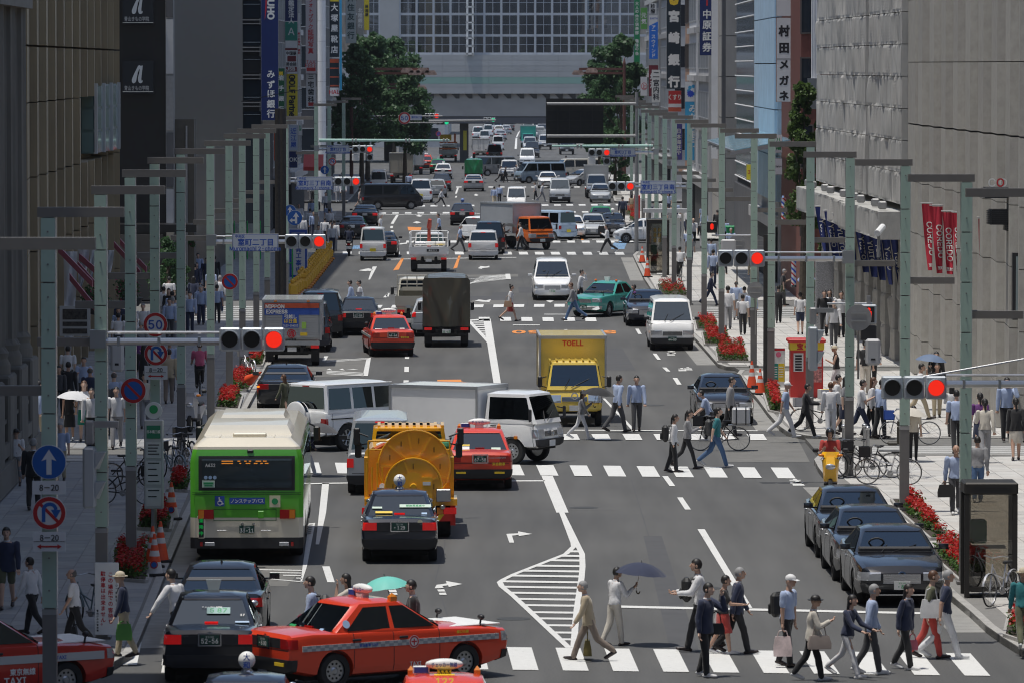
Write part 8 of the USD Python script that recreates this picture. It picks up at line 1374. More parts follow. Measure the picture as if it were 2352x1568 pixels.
def person(x,yh,d,top,bot,hair,arms,phrase,yf=0,h=0,w=.7,lean=3,z=0.0,pose='walk',label=None,skin=None,base=None):
 fem=hair in 'LBPR'or bot[1]=='s'or hair=='K'
 hh=h or(1.60 if fem else 1.71)
 if yf:g=G(x,yf,z);hh=h or float(np.clip((yf-yh)/S(g[1],z),1.5,1.86))
 else:s=(yh-150)/(EYE-z-hh);g=G(x,150+s*(EYE-z),z)
 if base is not None:g=np.array(base)
 near=S(g[1])>88;rz=math.radians(DIRS[d]if isinstance(d,str)else d)
 k=(round(hh,2),w,arms,lean,top[1],bot[1],hair,fem,near,pose)
 if k not in SEEN:SEEN[k]=person_geo(hh,w,arms,lean,top,bot,hair,fem,near,pose)
 geo,hands,chest=SEEN[k];lab=label or f'person in {CW[top[0]][0]} {TOPN[top[1]]} and {CW[bot[0]][0]} {BOTN[bot[1]]} {phrase}'
 if len(lab.split())>16:lab=f'person in {CW[top[0]][0]} {TOPN[top[1]]} {phrase}'
 if len(lab.split())>16:lab=f'person in {CW[top[0]][0]} {phrase}'
 t=thing('person',lab,'person',(g[0],g[1],z),rz);sk=SK[(int(x)+int(yh))%3]
 put(t,'body',geo['body'],sk,True);put(t,{'j':'jacket','s':'shirt','l':'shirt','v':'top'}[top[1]],geo['shirt'],CL[top[0]],True);put(t,{'t':'trousers','m':'trousers','s':'skirt','h':'shorts'}[bot[1]],geo['trousers'],CL[bot[0]],True);[put(t,'shoe',geo[q],SHOEW if bot[0]=='w'or(int(x)%5==0)else SHOE,True)for q in('shoe','shoe_b')];put(t,'hat'if hair in 'HKC'else('helmet'if hair in 'MW'else 'hair'),geo['hair'],HAIRC[hair],40)
 for n,m in(('eye',SHOE),('mouth',mat('lips',(.3,.1,.09),.5)),('collar',CL['w'])):
  if n in geo:put(t,n,geo[n],m,True)
 at=lambda p:np.array([g[0]+math.cos(rz)*p[0]-math.sin(rz)*p[1],g[1]+math.sin(rz)*p[0]+math.cos(rz)*p[1],z+p[2]])
 return t,[at(p)for p in hands],at,chest
def umbrella(label,hand,m,top=.75,r=.52,dx=0.0,tilt=.1):
 t=thing('umbrella',label,'umbrella',hand,tilt=tilt);c=[];n=8
 for i in range(7):
  u=i/6;rr=r*u
  for k in range(n*3):a=k/(n*3)*2*PI;e=abs(((k%3)/3)-.5)*2 if k%3 else 1;sc_=1-.05*u*(1-e);c.append((math.cos(a)*rr*sc_+dx,math.sin(a)*rr*sc_,top-r*.42*u**2.1-.02*u*(1-e)))
 N=n*3;i,j=np.meshgrid(np.arange(6),np.arange(N),indexing='ij');a=(i*N+j).ravel();b=(i*N+(j+1)%N).ravel();put(t,'canopy',(np.array(c),np.vstack([np.c_[a,a+N,b],np.c_[b,a+N,b+N]])),m,50)
 put(t,'shaft',tube((0,0,-.12),(dx,0,top+.05),.009,.009,6),STEEL);put(t,'handle',path_tube([(0,0,-.12),(.02,0,-.17),(.06,0,-.17),(.07,0,-.13)],.014),BARK)
 put(t,'rib',join([tube((dx,0,top-.04),(math.cos(a)*r*.9+dx,math.sin(a)*r*.9,top-r*.36),.004,.004,4)for a in np.arange(8)*PI/4]),STEEL)
BAGM=lambda n,c:mat('bag_'+n,c,.6,var=.08,scale=8)
def bag(label,p,size,m,rz=0.0,name='bag',strap=.22,drop=True):
 w,d,h=size;t=thing(name,label,name.replace('_',' '),(p[0],p[1],p[2]-(h+strap if drop else 0)),rz);put(t,'pouch',hull([(sx*a,sy*b,z)for sx in(-1,1)for sy in(-1,1)for a,b,z in((w/2*.96,d/2,0.02),(w/2,d/2*.9,h*.45),(w/2*.8,d/4,h))]),m,30);put(t,'strap',path_tube([(-w*.3,0,h*.95),(-w*.2,0,h+strap*.8),(0,0,h+strap),(w*.2,0,h+strap*.8),(w*.3,0,h*.95)],.011,5),m)
def backpack(label,at,chest,rz,m,front=False):
 y=.23 if front else-.23;p=at((0,chest[1]+y,chest[2]-.10));t=thing('backpack',label,'backpack',p,rz);put(t,'pack',arr(rbox((0,0,0),(.32,.19,.46),0,.07)),m,30);put(t,'pocket',rbox((0,-.11 if not front else .11,-.08),(.24,.06,.2),0,.03),m);put(t,'strap',join([tube((s*.1,.08*(1 if not front else-1),.2),(s*.12,.26*(1 if not front else-1),.22),.018,.018,5)for s in(-1,1)]),m)
BK,WB=BAGM('black',(.02,.02,.02)),BAGM('white',(.6,.6,.6))
# ---- the near crossing
_,H,at,c=person(1352,1325,'L','ej','at','g','sb','striding left across the painted island with an olive bag',1517,w=1.0,lean=8);bag('olive canvas bag carried by the person in the beige jacket',H[1],(.42,.16,.30),BAGM('olive',(.15,.12,.03)),PI/2)
_,H,at,c=person(1412,1300,'r','wl','ct','k','su','under a navy umbrella on the near crossing',1482,w=.4);umbrella('navy umbrella over the person in white on the near crossing',H[1],CL['n'],.42,.50,.05)
_,H,at,c=person(1607,1278,'L','wl','kt','k','cc','hugging a black backpack in the group right of the island',1496);backpack('black backpack held in front by the person in the white shirt',at,c,math.radians(90),BK,True)
_,H,at,c=person(1620,1336,'q','nj','kt','k','es','with a hand at the chin, nearest on the crossing',1554,w=.25);bag('flat black shoulder bag at the hip of the person in the navy jacket',at((-.22,.1,1.18)),(.32,.08,.22),BK,0,'shoulder_bag')
_,H,at,c=person(1660,1318,'R','ks','rs','k','bc','beside the dark suited person',1502,w=.5);bag('white bag carried by the person in the red skirt',at((-.25,0,.98)),(.3,.12,.24),WB,0)
person(1692,1298,'R','nj','kt','g','ss','leading the group right of the island',1500,w=.7)
_,H,at,c=person(1808,1317,'q','bs','kt','C','bb','wearing a white cap and carrying plastic bags',1530,w=.35);backpack('black backpack of the person in the white cap',at,c,math.radians(-120),BK);bag('white plastic bag with red print beside the person in the white cap',H[1],(.34,.16,.38),mat('plastic_bag',(.62,.5,.48),.4,var=.3,scale=5),0,'plastic_bag',.12)
_,H,at,c=person(1865,1363,'R','cj','kt','K','sp','and black hat with a taupe handbag',1562,w=.6);bag('taupe handbag on the arm of the person in the black hat',at((.2,.12,1.05)),(.42,.14,.26),BAGM('taupe',(.30,.25,.22)),.2,'handbag')
person(1946,1357,'q','nl','wm','L','dd','leaning forward with white jeans and a closed umbrella',1556,w=.9,lean=7)
_,H,at,c=person(2000,1338,'R','bl','dt','g','ss','with rolled sleeves in the middle of the right group',1547,w=.5)
_,H,at,c=person(2080,1337,'q','nj','kt','L','bs','with a small pink bag on the crossing',1537,w=.5);bag('small pink bag held by the person in the open navy jacket',H[0],(.2,.12,.2),BAGM('pink',(.6,.15,.2)),0,'bag',.12)
_,H,at,c=person(2136,1306,'R','os','rt','r','bs','with a large white shoulder bag',1511,w=.6);bag('large white tote bag on the shoulder of the person in red trousers',at((.22,0,1.34)),(.40,.16,.36),WB,0,'tote_bag')
person(2170,1303,'R','ns','wt','g','bs','rightmost on the near crossing',1513,w=.8)
person(2350,1300,'A','tl','ot','H','ss','half cut by the right edge next to the bicycle',1490,z=PAVE)
_,H,at,c=person(284,1310,'L','nl','et','H','sb','and pale hat waiting at the left kerb corner',1508,z=PAVE,w=.4);bag('green and white shopping bag of the person in the pale hat',H[0]+[.2,.1,0],(.3,.12,.32),BAGM('green',(.08,.25,.05)),0,'shopping_bag',.05)
person(408,1303,'l','wl','kt','k','ob','leaning by the black saloon with one arm stretched out',0,w=.2,lean=10)
_,H,at,c=person(172,1315,'L','ws','kt','b','sb','walking beside the white notice board',1486,z=PAVE);bag('black bag of the person beside the white notice board',H[1],(.38,.14,.28),BK,PI/2)
person(74,1275,'l','wl','kt','k','ss','walking away by the nearest left lamp post',1456,z=PAVE);person(16,1205,'T','nj','oh','k','sp','coming towards us at the left edge',1398,z=PAVE)
_,H,at,c=person(720,1318,'L','bl','kt','k','ss','seen to the waist behind the large taxi');backpack('grey backpack seen over the roof of the large taxi',at,c,math.radians(90),BAGM('grey',(.06,.06,.06)))
person(802,1312,'L','cs','jt','L','eb','shading the face with one hand behind the large taxi')
_,H,at,c=person(952,1326,'L','kj','kt','k','bu','holding a mint umbrella behind the large taxi');umbrella('bright mint green umbrella in the near foreground',H[1],mat('mint_cloth',(.16,.55,.47),.6),.42,.46,-.08,-.12)
# ---- the second crossing
person(1418,858,'r','bl','dt','k','ss','left one of the two office workers by the yellow lorry',992);person(1462,860,'T','bl','dt','k','ss','right one of the two office workers by the yellow lorry',990,w=.5)
_,H,at,c=person(1335,893,'R','gl','wm','L','su','under a black umbrella in front of the yellow lorry',1009,w=.8);umbrella('black umbrella in front of the yellow lorry',H[1],CL['k'],.42,.5,.1)
_,H,at,c=person(1102,880,'L','gl','kt','k','bu','hidden to the head behind the white box lorry');umbrella('black umbrella showing above the white box lorry',H[1],CL['k'],.30,.46)
_,H,at,c=person(1546,949,'R','wl','kt','P','ss','with ponytail and black backpack on the second crossing',1084,w=.3);backpack('black backpack on the ponytailed person in white',at,c,math.radians(-90),BK)
person(1578,937,'R','gl','km','P','bp','with ponytail beside the white shirted one',1076,w=.8)
_,H,at,c=person(1645,930,'R','ts','jt','k','ss','with dark backpack in front of the delivery bicycle',1073,w=.9);backpack('dark grey backpack of the person in the teal shirt',at,c,math.radians(-90),BAGM('grey',(.06,.06,.06)))
person(1630,890,'L','bs','kt','k','dd','bending over the handlebar of the delivery bicycle',1012,lean=22,w=.4);person(1676,863,'R','gl','kt','k','ss','walking past the black saloon on the right',1000,w=.5)
person(655,893,'l','ol','os','R','ss','walking behind the white off road car',968);_,H,at,c=person(703,985,'R','nl','wt','k','su','under a dark umbrella just behind the bus',1092,w=.9);umbrella('dark umbrella beside the rear corner of the bus',H[1],CL['d'],.30,.5)
# ---- the farther crossings
_,H,at,c=person(1172,652,'R','ws','rs','B','bb','alone in the roadway with a tan bag',738,w=.9);bag('tan bag of the person in the long red skirt',at((.2,-.1,1.1)),(.35,.12,.28),BAGM('tan',(.35,.22,.14)))
_,H,at,c=person(1318,645,'L','gl','jt','r','ss','hurrying left in front of the turquoise taxi',737,w=1.1,lean=8);bag('teal shoulder bag in front of the turquoise taxi',at((.2,-.1,1.05)),(.35,.12,.28),CL['t'])
person(1333,618,'R','wl','kt','k','es','behind the turquoise taxi, hand at the ear');person(1459,652,'L','vs','kt','k','ss','whose head shows above the dark blue saloon');person(807,642,'L','bl','kt','k','ss','left one of two standing behind the 53-89 taxi');person(828,642,'L','wl','kt','k','ss','right one of two standing behind the 53-89 taxi')
for a in((1056,514,'R','bs','dt','g','ss','striding between the gas lorry and the square white car',579,1.0),(1009,490,'L','bs','kt','k','ss','behind the crane of the gas lorry',556,.5),(1197,510,'L','wl','kt','k','ss','crossing in front of the orange lorry',577,.8),(1395,513,'L','wl','kt','k','pp','running in front of the pale compact car',582,1.2),(746,500,'A','wl','dt','k','ss','at the left kerb beside another office worker',0,.4),(768,504,'A','wl','gt','k','ss','stepping off the left kerb beside the motor scooter',577,.4),(873,492,'R','ws','kt','g','ss','behind the small white van with yellow plate',0,.3),(1013,434,'R','wl','kt','k','ss','running across by the white van',475,1.2),(1135,428,'A','bl','et','k','ss','walking beside another in blue above the box of the orange lorry',474,.6),(1147,424,'A','bl','kt','k','sb','walking on the right of the pair in blue',468,.5),(939,397,'A','bl','kt','k','ss','on foot behind the big black van',0,.5),(826,432,'R','wv','ks','L','ss','passing the tail of the big black van',478,.7),(1245,418,'R','wl','gt','k','bs','walking in front of the silver van',464,.9),(1230,426,'L','ws','kt','k','ss','shorter one left of the silver van',461,.4),(1297,420,'R','wl','ks','L','ss','running in front of the silver van',462,1.1),(1430,446,'A','nl','kt','k','ss','all in dark at the right kerb below the red light',513,.4),(1451,446,'A','ev','Os','L','ss','standing by the small far flower bed',0,.2),(1149,380,'R','wl','kt','k','ss','striding before the small flatbed lorry',420,1.0),(1160,382,'R','kl','kt','k','ss','all in black before the small flatbed lorry',420,1.0),(1186,378,'T','wl','kt','k','ss','standing beside the small flatbed lorry',418,.2),(1300,355,'A','wl','kt','k','ss','on foot below the black gantry board',400,.3)):person(*a[:8],a[8],w=a[9])
_,H,at,c=person(1156,512,'R','kv','ks','P','pu','under a small dark umbrella by the orange lorry',0);umbrella('small dark umbrella by the box of the orange lorry',H[1],CL['k'],.35,.42);bag('round black bag swinging from the running person',G(1381,567)+[0,0,.75],(.42,.2,.5),BK,0,'bag',.1,False)
# ---- right pavement
Z=dict(z=PAVE)
person(1803,872,'R','bs','wt','C','ss','and white cap stepping down from the right kerb',1004,w=.9,**Z);_,H,at,c=person(1850,876,'R','kj','kt','k','cc','carrying two white boxes',1004,w=.9,**Z)
for k,dz in enumerate((.0,.34)):t=thing('cardboard_box',['lower white box carried by the person in the black suit','upper white box with yellow tape carried by the person in the black suit'][k],'box',H[0]+[.12,-.05,-.22+dz]);put(t,'carton',rbox((0,0,.15),(.44,.34,.28),.25),WHITE);put(t,'tape',rbox((0,0,.292),(.30,.2,.006),.25),LETTER_Y if k else GREYM)
for a in((1908,876,'A','wl','wt','r','sp','at the right crossing corner',1006,.3),(1921,858,'R','ws','kt','k','ss','behind the one in all white at the corner',0,.4),(1938,862,'R','gs','ns','L','ss','with brown bag at the corner',998,.5),(1921,793,'L','kv','ws','H','ps','and straw hat reading a phone by the lottery booth',905,.3),(1987,780,'A','ks','ct','k','ss','beside the tall person in white',905,.4),(2002,764,'T','wl','kt','k','ss','tall in the middle of the right pavement',893,.4),(1977,867,'R','ws','nt','k','sp','looking at a phone at the corner',1004,.9),(2001,864,'R','wl','kt','R','hs','with hands behind the back at the corner',1003,.4),(2022,869,'r','bl','kt','k','ss','left of the right foreground traffic light',1006,.3),(2112,830,'R','ws','et','k','es','with hand at the ear above the right foreground light',962,.9),(2152,832,'T','ks','et','k','ss','standing by the tower wall',958,.3),(2197,893,'A','bs','kt','k','ss','walking away from the right lamp post',1040,.5),(2186,880,'A','wl','kt','L','ps','drinking beside the right foreground light',1000,.3),(2195,1017,'T','bl','dt','b','bs','walking towards us with a briefcase',1180,.6),(2245,1000,'A','gl','jt','k','ss','in jeans behind the right lamp post',1152,.4),(2262,912,'A','cl','gt','P','ps','with phone on the right pavement',1062,.7),(2251,900,'A','vs','ns','P','ss','half hidden by the one in cream',1048,.4),(2312,862,'T','bl','kt','k','eb','leaning on the tower wall',1012,.2),(2333,912,'A','kj','cs','P','bs','with blue bag at the right edge',1056,.4),(1798,618,'R','ks','ot','g','pb','and shoulder bag by the brown building',702,.3),(1838,671,'A','ws','nh','B','ss','in denim shorts and sandals',768,.4),(1706,676,'A','ws','kt','k','ss','walking away, nearest of the white shirted group',769,.5),(1691,645,'A','bs','gt','b','ss','balding, in the white shirted group',735,.4),(1672,655,'A','ws','gt','k','ss','leftmost of the white shirted group',757,.7),(1710,658,'A','wl','et','k','ss','behind the round sign back',745,.4),(1726,664,'A','bl','kt','k','ss','right of the round sign back',752,.4),(1788,655,'A','kj','kt','k','bs','carrying a black briefcase on the right pavement',742,.5),(1853,617,'T','bl','kt','k','hh','with both hands on the hips by the monument',700,.1),(1893,666,'T','kl','kt','k','ss','in the group waiting by the rough piers',772,.3),(1932,666,'T','ws','kt','k','ss','in the group below the navy flags',775,.3),(1915,690,'T','wl','dt','b','ss','coming past the pedestrian signal',796,.6),(1905,664,'T','ws','es','L','ss','long haired in the group below the navy flags',770,.3),(1638,573,'A','bl','nt','k','ss','walking away right of the cyclist',655,.4),(1658,590,'A','kj','nt','k','bs','with black bag beyond the right signal',662,.4),(1632,622,'R','nl','nt','k','ss','striding behind the twelfth lamp',702,1.0),(1730,590,'A','el','et','k','bs','with dark shoulder bag above the white shirted group',664,.4)):person(*a[:8],a[8],w=a[9],**Z)
_,H,at,c=person(2098,930,'T','cs','km','L','su','beneath a cream parasol in front of the right lamp',1057,w=.2,**Z);umbrella('cream parasol low beside the right lamp post',H[1],CL['c'],.30,.48,.05);_,H,at,c=person(2150,806,'T','kl','ks','L','su','beneath a blue parasol by the tower',938,w=.2,**Z);umbrella('blue grey parasol by the tower',H[1],mat('parasol_blue',(.12,.17,.27),.7),.33,.5);bag('black briefcase of the person walking towards us on the right',G(2173,1182,PAVE)+[0,0,.42],(.42,.1,.32),BK,.3,'briefcase',.06,False)
# ---- left pavement
for a in((156,793,'A','ws','kt','k','ss','with a black shoulder strap under the notice board on the stone',0,.4),(157,829,'A','kj','kt','k','ss','in front of the strapped one',0,.4),(193,818,'T','bs','dt','k','sp','holding a phone in the left crowd',0,.3),(207,842,'A','nj','nt','b','ss','bald, beside the phone holder',0,.3),(136,838,'T','dl','kt','L','ss','in shade left of the suits',0,.3),(194,872,'T','ws','Gs','R','ps','right of the white parasol',1013,.3),(211,888,'T','wl','kt','k','sb','carrying a white cloth by the second left lamp',1030,.5),(268,884,'T','ws','gt','k','bb','with lanyard and hands in pockets',1028,.7),(41,868,'T','ws','ot','g','ss','behind the lower lamp beam at the left',1010,.3),(86,872,'r','bl','et','k','bs','pulling a suitcase at the left lamp post',1018,.5),(8,866,'T','kj','kt','k','ss','at the left edge above the lower beam',1012,.3),(76,848,'T','ds','ks','L','ss','long haired in the stone building shade',0,.2),(36,842,'T','kl','kt','K','ps','and dark hat by the stone base',0,.2),(38,985,'T','ws','gm','K','pp','with bare arms crossed and a handbag',1116,.4),(77,1004,'A','kj','kt','g','ss','walking away on the shaded pavement',1170,.5),(11,946,'A','bs','nt','k','ss','with satchel at the left edge',1094,.6),(139,968,'T','bs','et','g','ss','behind the nearest left lamp post',1105,.4),(224,980,'A','nl','kt','k','ss','hidden by the second left lamp',1110,.4),(243,868,'A','dj','dt','k','ss','in the suit left of the no parking sign',1000,.4),(262,852,'A','bl','dt','b','ss','whose head shows beside the no parking sign',985,.4),(388,800,'A','ej','at','k','ss','behind the 8-20 plate',926,.4),(390,776,'T','bl','nt','k','ss','with lanyard beside the U-turn sign',905,.4),(333,856,'T','cl','gt','k','ss','between the speed signs and the lamp',983,.3),(317,770,'T','vs','vt','L','ps','in purple by the third left lamp',890,.3),(330,790,'A','kl','kt','L','ss','dark haired under the purple one',905,.3)):person(*a[:8],a[8],w=a[9],**Z)
_,H,at,c=person(160,892,'T','kv','ks','k','us','sheltered by a white parasol on the left pavement',1012,w=.5,**Z);umbrella('white parasol on the left pavement',H[0],CL['w'],.30,.52)
def crowd(n,x0,x1,y0,y1,place,seed,heads='AT'):
 q=np.random.default_rng(seed);xs=np.sort(q.uniform(x0,x1,n))
 for i,x in enumerate(xs):
  tp=q.choice(list('wwwwbbbnkgw'))+q.choice(list('sll'));bt=q.choice(list('kkdngn'))+'t';d=str(q.choice(list(heads)));tp=tp if tp[0]not in 'nk'else tp[0]+'j'
  person(float(x),float(q.uniform(y0,y1)),d,tp,bt,str(q.choice(list('kkkkgbL'))),'ss','',w=round(float(q.choice([.3,.6])),1),h=float(q.choice([1.64,1.72])),z=PAVE,label=f'{ORD[i]} from left in the crowd {place}, in {CW[tp[0]][0]}')
crowd(15,365,440,628,690,'below the dark shop canopy',1);crowd(13,440,520,570,670,'beneath the 2-chome board',2);crowd(9,265,345,690,745,'beside the pink beams',3);crowd(13,680,765,438,520,'by the ahead and left sign',4);crowd(14,1500,1580,440,530,'behind the right 3-chome board',5);crowd(12,1580,1680,455,560,'above the right signal light',6);crowd(8,690,800,395,430,'left of the far left signal',7)
# ---- drivers seen through the glass
for(sp,px_,py_,dg,lx,ly),(dx,dy),zz,lab in(((spot3,766,1581,-55,.76,-1.40),(.36,-.16),.12,'driver in white shirt at the wheel of the large orange red taxi'),((spot3,1179,1065,-117,.72,2.39),(.36,2.10),.52,'driver in pale shirt in the cab of the white box lorry')):
 g,rz=sp(px_,py_,dg,lx,ly);c_,s_=math.cos(rz),math.sin(rz);person(px_,py_-150,dg,'wl'if zz<.3 else 'bs','kt','k','dd','',h=1.66,pose='sit',label=lab,base=(g[0]+c_*dx-s_*dy,g[1]+s_*dx+c_*dy,0),z=zz,lean=-6)
g,rz=spot(1318,976,'toward',2.93);c_,s_=math.cos(rz),math.sin(rz);person(1318,860,180,'bl','kt','k','dd','',h=1.66,pose='sit',label='driver in light blue behind the windscreen of the yellow lorry',base=(g[0]+c_*.36-s_*2.65,g[1]+s_*.36+c_*2.65,0),z=.52,lean=-6)
# ---- bicycles and scooters
def bicycle(label,x,y,d,m,basket=None,seat=None,z=PAVE,box_=None,name='bicycle'):
 g=G(x,y,z);rz=math.radians(d);t=thing(name,label,'bicycle',(g[0],g[1],z),rz);R=.335
 for yy in(-.55,.55):
  w=put(t,'wheel',move(lathe([(R-.018,-.016),(R,-.012),(R,.012),(R-.018,.016),(R-.018,-.016)],28),(0,yy,R),0,0,PI/2),RUBBER,40).GetPath().pathString;put(w,'rim',move(lathe([(R-.035,-.01),(R-.016,-.01),(R-.016,.01),(R-.035,.01),(R-.035,-.01)],28),(0,yy,R),0,0,PI/2),STEEL,40);put(w,'spoke',join([tube((0,yy,R),(0,yy+math.cos(a)*(R-.03),R+math.sin(a)*(R-.03)),.003,.003,3)for a in np.arange(14)*PI/7]),STEEL)
 put(t,'frame',join([tube(a,b,.017,.015,7)for a,b in(((0,.55,R),(0,.42,.86)),((0,.40,.78),(0,-.05,.32)),((0,.38,.66),(0,-.12,.52)),((0,-.05,.28),(0,-.2,.82)),((0,-.05,.29),(0,-.55,R)),((0,-.17,.7),(0,-.55,R)))]),m);put(t,'handlebar',path_tube([(-.27,.25,1.0),(-.2,.38,1.02),(0,.42,.98),(.2,.38,1.02),(.27,.25,1.0)],.013),STEEL);[put(t,'grip',tube((s*.27,.25,1.0),(s*.28,.14,.99),.018,.018,6),BLACK)for s in(-1,1)]
 put(t,'saddle',hull([(s*a,b,c)for s in(-1,1)for a,b,c in((.09,-.34,.87),(.02,-.08,.86),(.08,-.33,.82),(.02,-.1,.82))]),BLACK);put(t,'mudguard',join([hull([(s*.025,yy+math.cos(a+q)*(R+.015),R+math.sin(a+q)*(R+.015))for s in(-1,1)for q in(0,.3)]+[(0,yy+math.cos(a+.15)*(R+.02),R+math.sin(a+.15)*(R+.02))])for yy in(-.55,.55)for a in np.arange(.3,2.8,.3)]),m);put(t,'crank',join([tube((-.02,-.05,.29),(.03,-.05,.29),.08,.08,14),tube((.09,-.05,.29),(.09,.1,.24),.01),tube((-.09,-.05,.29),(-.09,-.2,.34),.01),rbox((.13,.1,.24),(.09,.08,.02)),rbox((-.13,-.2,.34),(.09,.08,.02))]),GREYM)
 if basket:put(t,'basket',join([box(-.17,.17,.45,.47,.72,.98),box(-.17,.17,.73,.75,.72,.98),box(-.17,-.15,.45,.75,.72,.98),box(.15,.17,.45,.75,.72,.98),box(-.17,.17,.45,.75,.72,.74)]),basket)
 if seat:put(t,'child_seat',join([rbox((0,-.58,.92),(.34,.3,.1),0,.04),rbox((0,-.74,1.14),(.32,.1,.5),0,.04),rbox((0,-.76,1.44),(.26,.14,.2),0,.05)]),seat);put(t,'rear_rack',box(-.07,.07,-.85,-.2,.70,.73),STEEL)
 if box_:put(t,'delivery_box',rbox((0,-.62,1.0),(.5,.52,.46),0,.04),CABN);put(t,'box_strap',join([box(-.255,.255,-.62+q,-.59+q,.76,1.24)for q in(-.15,.12)]),BLACK);put(t,'rear_rack',box(-.15,.15,-.9,-.25,.72,.76),STEEL)
 return t
BIKW=mat('bicycle_silver',(.5,.5,.52),.3,metal=.4);BIKK=mat('bicycle_black',(.02,.02,.022),.35);BIKG=mat('bicycle_grey_blue',(.12,.17,.19),.4);SEATB=mat('child_seat_brown',(.05,.045,.035),.6)
for a in(('silver bicycle with child seat parked behind the scooter rider',2040,1112,78,BIKW,BIKK,None),('black bicycle with child seat beside the silver one',2000,1096,84,BIKK,BIKK,SEATB),('dark bicycle behind the dark lamp base',1965,1098,66,BIKK,BIKK,None),('white bicycle with blue basket in front of the right lamp',2090,1020,88,BIKW,LETTER_B,None),('silver mountain bicycle leaning at the right edge',2300,1388,150,BIKW,None,None),('black bicycle with child seat by the third left lamp',287,1158,-100,BIKK,BIKK,SEATB),('grey bicycle behind the bus stop cabinet',392,1100,30,BIKG,BIKK,None),('white framed bicycle leaning beside the bus',412,1082,25,BIKW,None,None),('dark bicycle nearest the bus front',428,1066,20,BIKK,BIKK,None),('dark bicycle behind the white notice board',205,1440,35,BIKG,None,None),('pale bicycle in the flower beds on the left',570,868,20,BIKW,BIKW,None),('dark bicycle behind the person carrying boxes',1880,988,100,BIKK,BIKW,None),('dark bicycle hidden by the second left lamp',300,1120,-60,BIKK,BIKK,None)):bicycle(*a)
bicycle('long delivery bicycle with a grey box on the second crossing',1652,1034,88,BIKK,BIKK,z=0,box_=True)
for lab,x,y,tp,hr,yh in(('cyclist',459,906,'ps','k',824),('distant',1562,646,'ws','k',572)):
 b=bicycle({'cyclist':'black bicycle under the rider in the pink shirt','distant':'bicycle ridden away on the right pavement'}[lab],x,y,4,BIKK,BIKK);g=G(x,y,PAVE);person(x,yh,4,tp,'kt',hr,'dd',{'cyclist':'and riding a bicycle on the left pavement','distant':'and riding a bicycle away on the right'}[lab],h=1.7,z=PAVE,pose='ride',lean=10,base=g+[0,-.1 if 0 else 0,.0])
def scooter(label,x,y,d,m,z=0.0,face=None):
 g=G(x,y,z);t=thing('motor_scooter',label,'motor scooter',(g[0],g[1],z),math.radians(d))
 for yy in(-.6,.6):w=put(t,'wheel',move(lathe([(.13,-.06),(.23,-.05),(.25,0),(.23,.05),(.13,.06),(.13,-.06)],22),(0,yy,.25),0,0,PI/2),RUBBER,40).GetPath().pathString;put(w,'rim',move(tube((0,0,-.04),(0,0,.04),.135,.135,14),(0,yy,.25),0,0,PI/2),STEEL)
 put(t,'front_cowl',hull([(s*a,b,c)for s in(-1,1)for a,b,c in((.16,.62,.42),(.22,.45,.95),(.12,.70,.85),(.18,.42,.40),(.1,.58,1.05))]),m,30);put(t,'headlight',ball((0,.70,.80),(.13,.05,.08),12),HEADL,True);put(t,'upper_cowl',hull([(s*a,b,c)for s in(-1,1)for a,b,c in((.26,.42,1.06),(.15,.55,1.02),(.2,.34,1.16),(.1,.5,1.16))]),m,30);put(t,'rear_body',hull([(s*a,b,c)for s in(-1,1)for a,b,c in((.16,-.1,.5),(.2,-.75,.72),(.12,-.85,.62),(.14,-.1,.72),(.1,-.4,.3))]),m,30);put(t,'seat',rbox((0,-.4,.79),(.3,.62,.1),0,.04),BLACK);put(t,'floor_board',box(-.17,.17,-.12,.42,.3,.36),BLACK);put(t,'handlebar',path_tube([(-.34,.3,1.08),(0,.4,1.08),(.34,.3,1.08)],.018),BLACK)
 for s in(-1,1):put(t,'mirror',join([rbox((s*.38,.38,1.20),(.16,.05,.11),0,.03),tube((s*.3,.34,1.08),(s*.37,.38,1.17),.008)]),BLACK);put(t,'turn_signal',ball((s*.24,.5,1.08),(.08,.05,.04),8),AMBER,True)
 put(t,'tail_light',rbox((0,-.86,.68),(.2,.05,.09)),RED_LAMP);plate(t,-.88,.5,None,PLATE_W,LETTER_G,False);return g
g=scooter('yellow motor scooter standing behind the three limousines',1908,1138,176,mat('scooter_yellow',(.85,.45,.01),.25,coat=.6));person(1908,1030,176,'rs','nt','M','pp','and black helmet sitting on the yellow scooter',h=1.66,pose='ride',lean=8,base=g+[0,.35,.12])
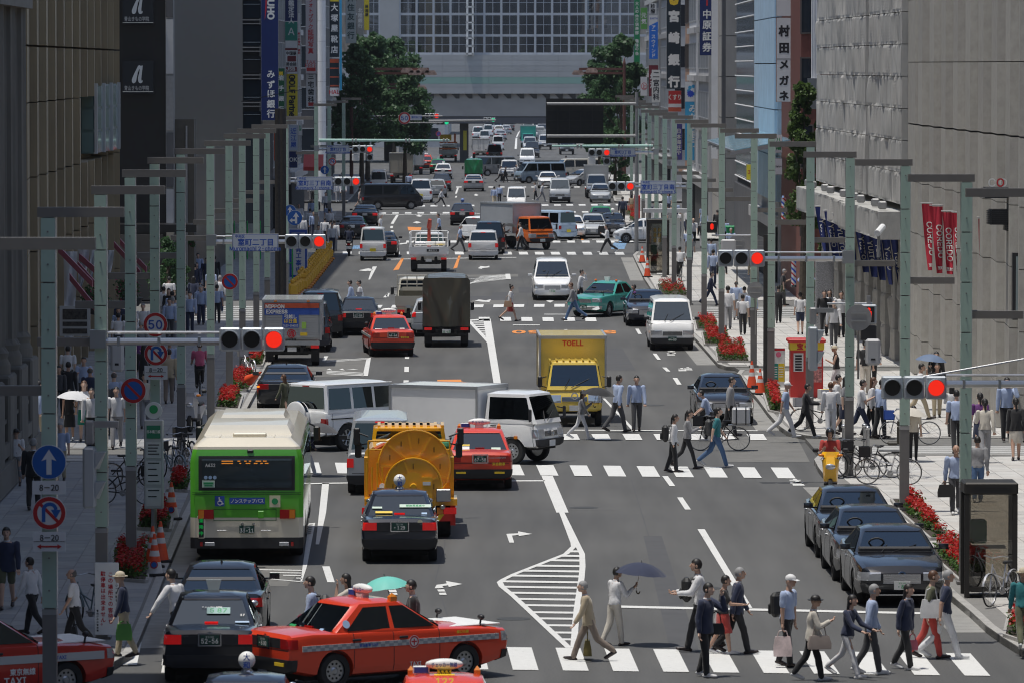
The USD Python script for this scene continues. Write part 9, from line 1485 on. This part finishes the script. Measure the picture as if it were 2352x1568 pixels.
g=scooter('dark motor scooter seen from behind at the third crossing',802,588,0,BIKK);person(802,545,0,'nl','gh','M','dd','and dark helmet riding the motor scooter',h=1.7,pose='ride',lean=6,base=g+[0,-.3,.12]);g=scooter('yellow scooter coming towards us at the bridge crossing',1209,420,185,mat('scooter_yellow',(.85,.45,.01),.25,coat=.6));person(1209,380,185,'Os','kt','M','dd','riding the far yellow scooter',h=1.7,pose='ride',base=g+[0,.3,.12]);scooter('silver motor scooter parked behind the bus on the pavement',447,988,170,BIKW,PAVE)
for k,(x,y)in enumerate(((1083,376),)):g=scooter('far motor scooter below the bridge',x,y+25,0,BIKK);person(x,y,0,'bl','kt','W','dd','and white helmet riding below the bridge',h=1.7,pose='ride',base=g+[0,-.3,.12])
# the avenue behind us: unseen fronts added for car reflections and the left shadow
for lab,b in(('unseen building front added behind the viewer on the left',box(-60,-14.2,-110,100,0,46)),('unseen building front added behind the viewer on the right',box(17,60,-110,150,0,28)),('unseen expressway deck added behind the viewer',box(-60,60,-60,-42,9,13)),('unseen building added behind the viewer at the end of the avenue',box(-60,60,-220,-180,0,34))):t=thing('unseen_front',lab,'building');put(t,'wall',b,DGREYW if 'deck'not in lab else GIRD)
# ---- the summer air: far things fade a little
hz=UsdGeom.Mesh.Define(stage,'/World/haze');v,f=box(-160,160,-230,1930,-1.0,60)
hz.CreatePointsAttr(Vt.Vec3fArray.FromNumpy(v.astype(np.float32)));hz.CreateFaceVertexCountsAttr(Vt.IntArray([3]*len(f)));hz.CreateFaceVertexIndicesAttr(Vt.IntArray.FromNumpy(f.astype(np.int32).ravel()));hz.CreateSubdivisionSchemeAttr('none')
hm=usdkit.material(stage,'/World/Looks/summer_haze',{'v':('principled_volume',{'color':(.80,.87,1.0),'density':.00004,'anisotropy':.3})},[],volume='v.volume')
UsdShade.MaterialBindingAPI.Apply(hz.GetPrim()).Bind(hm);tag(hz,'thin bluish haze over the far end of the avenue',kind='stuff')
for k,v in LABELS.items():
 if len(v)>1 and len({g for _,g in v})!=1 or(len(v)>1 and v[0][1]is None):print('DUP LABEL',k,[a for a,_ in v])
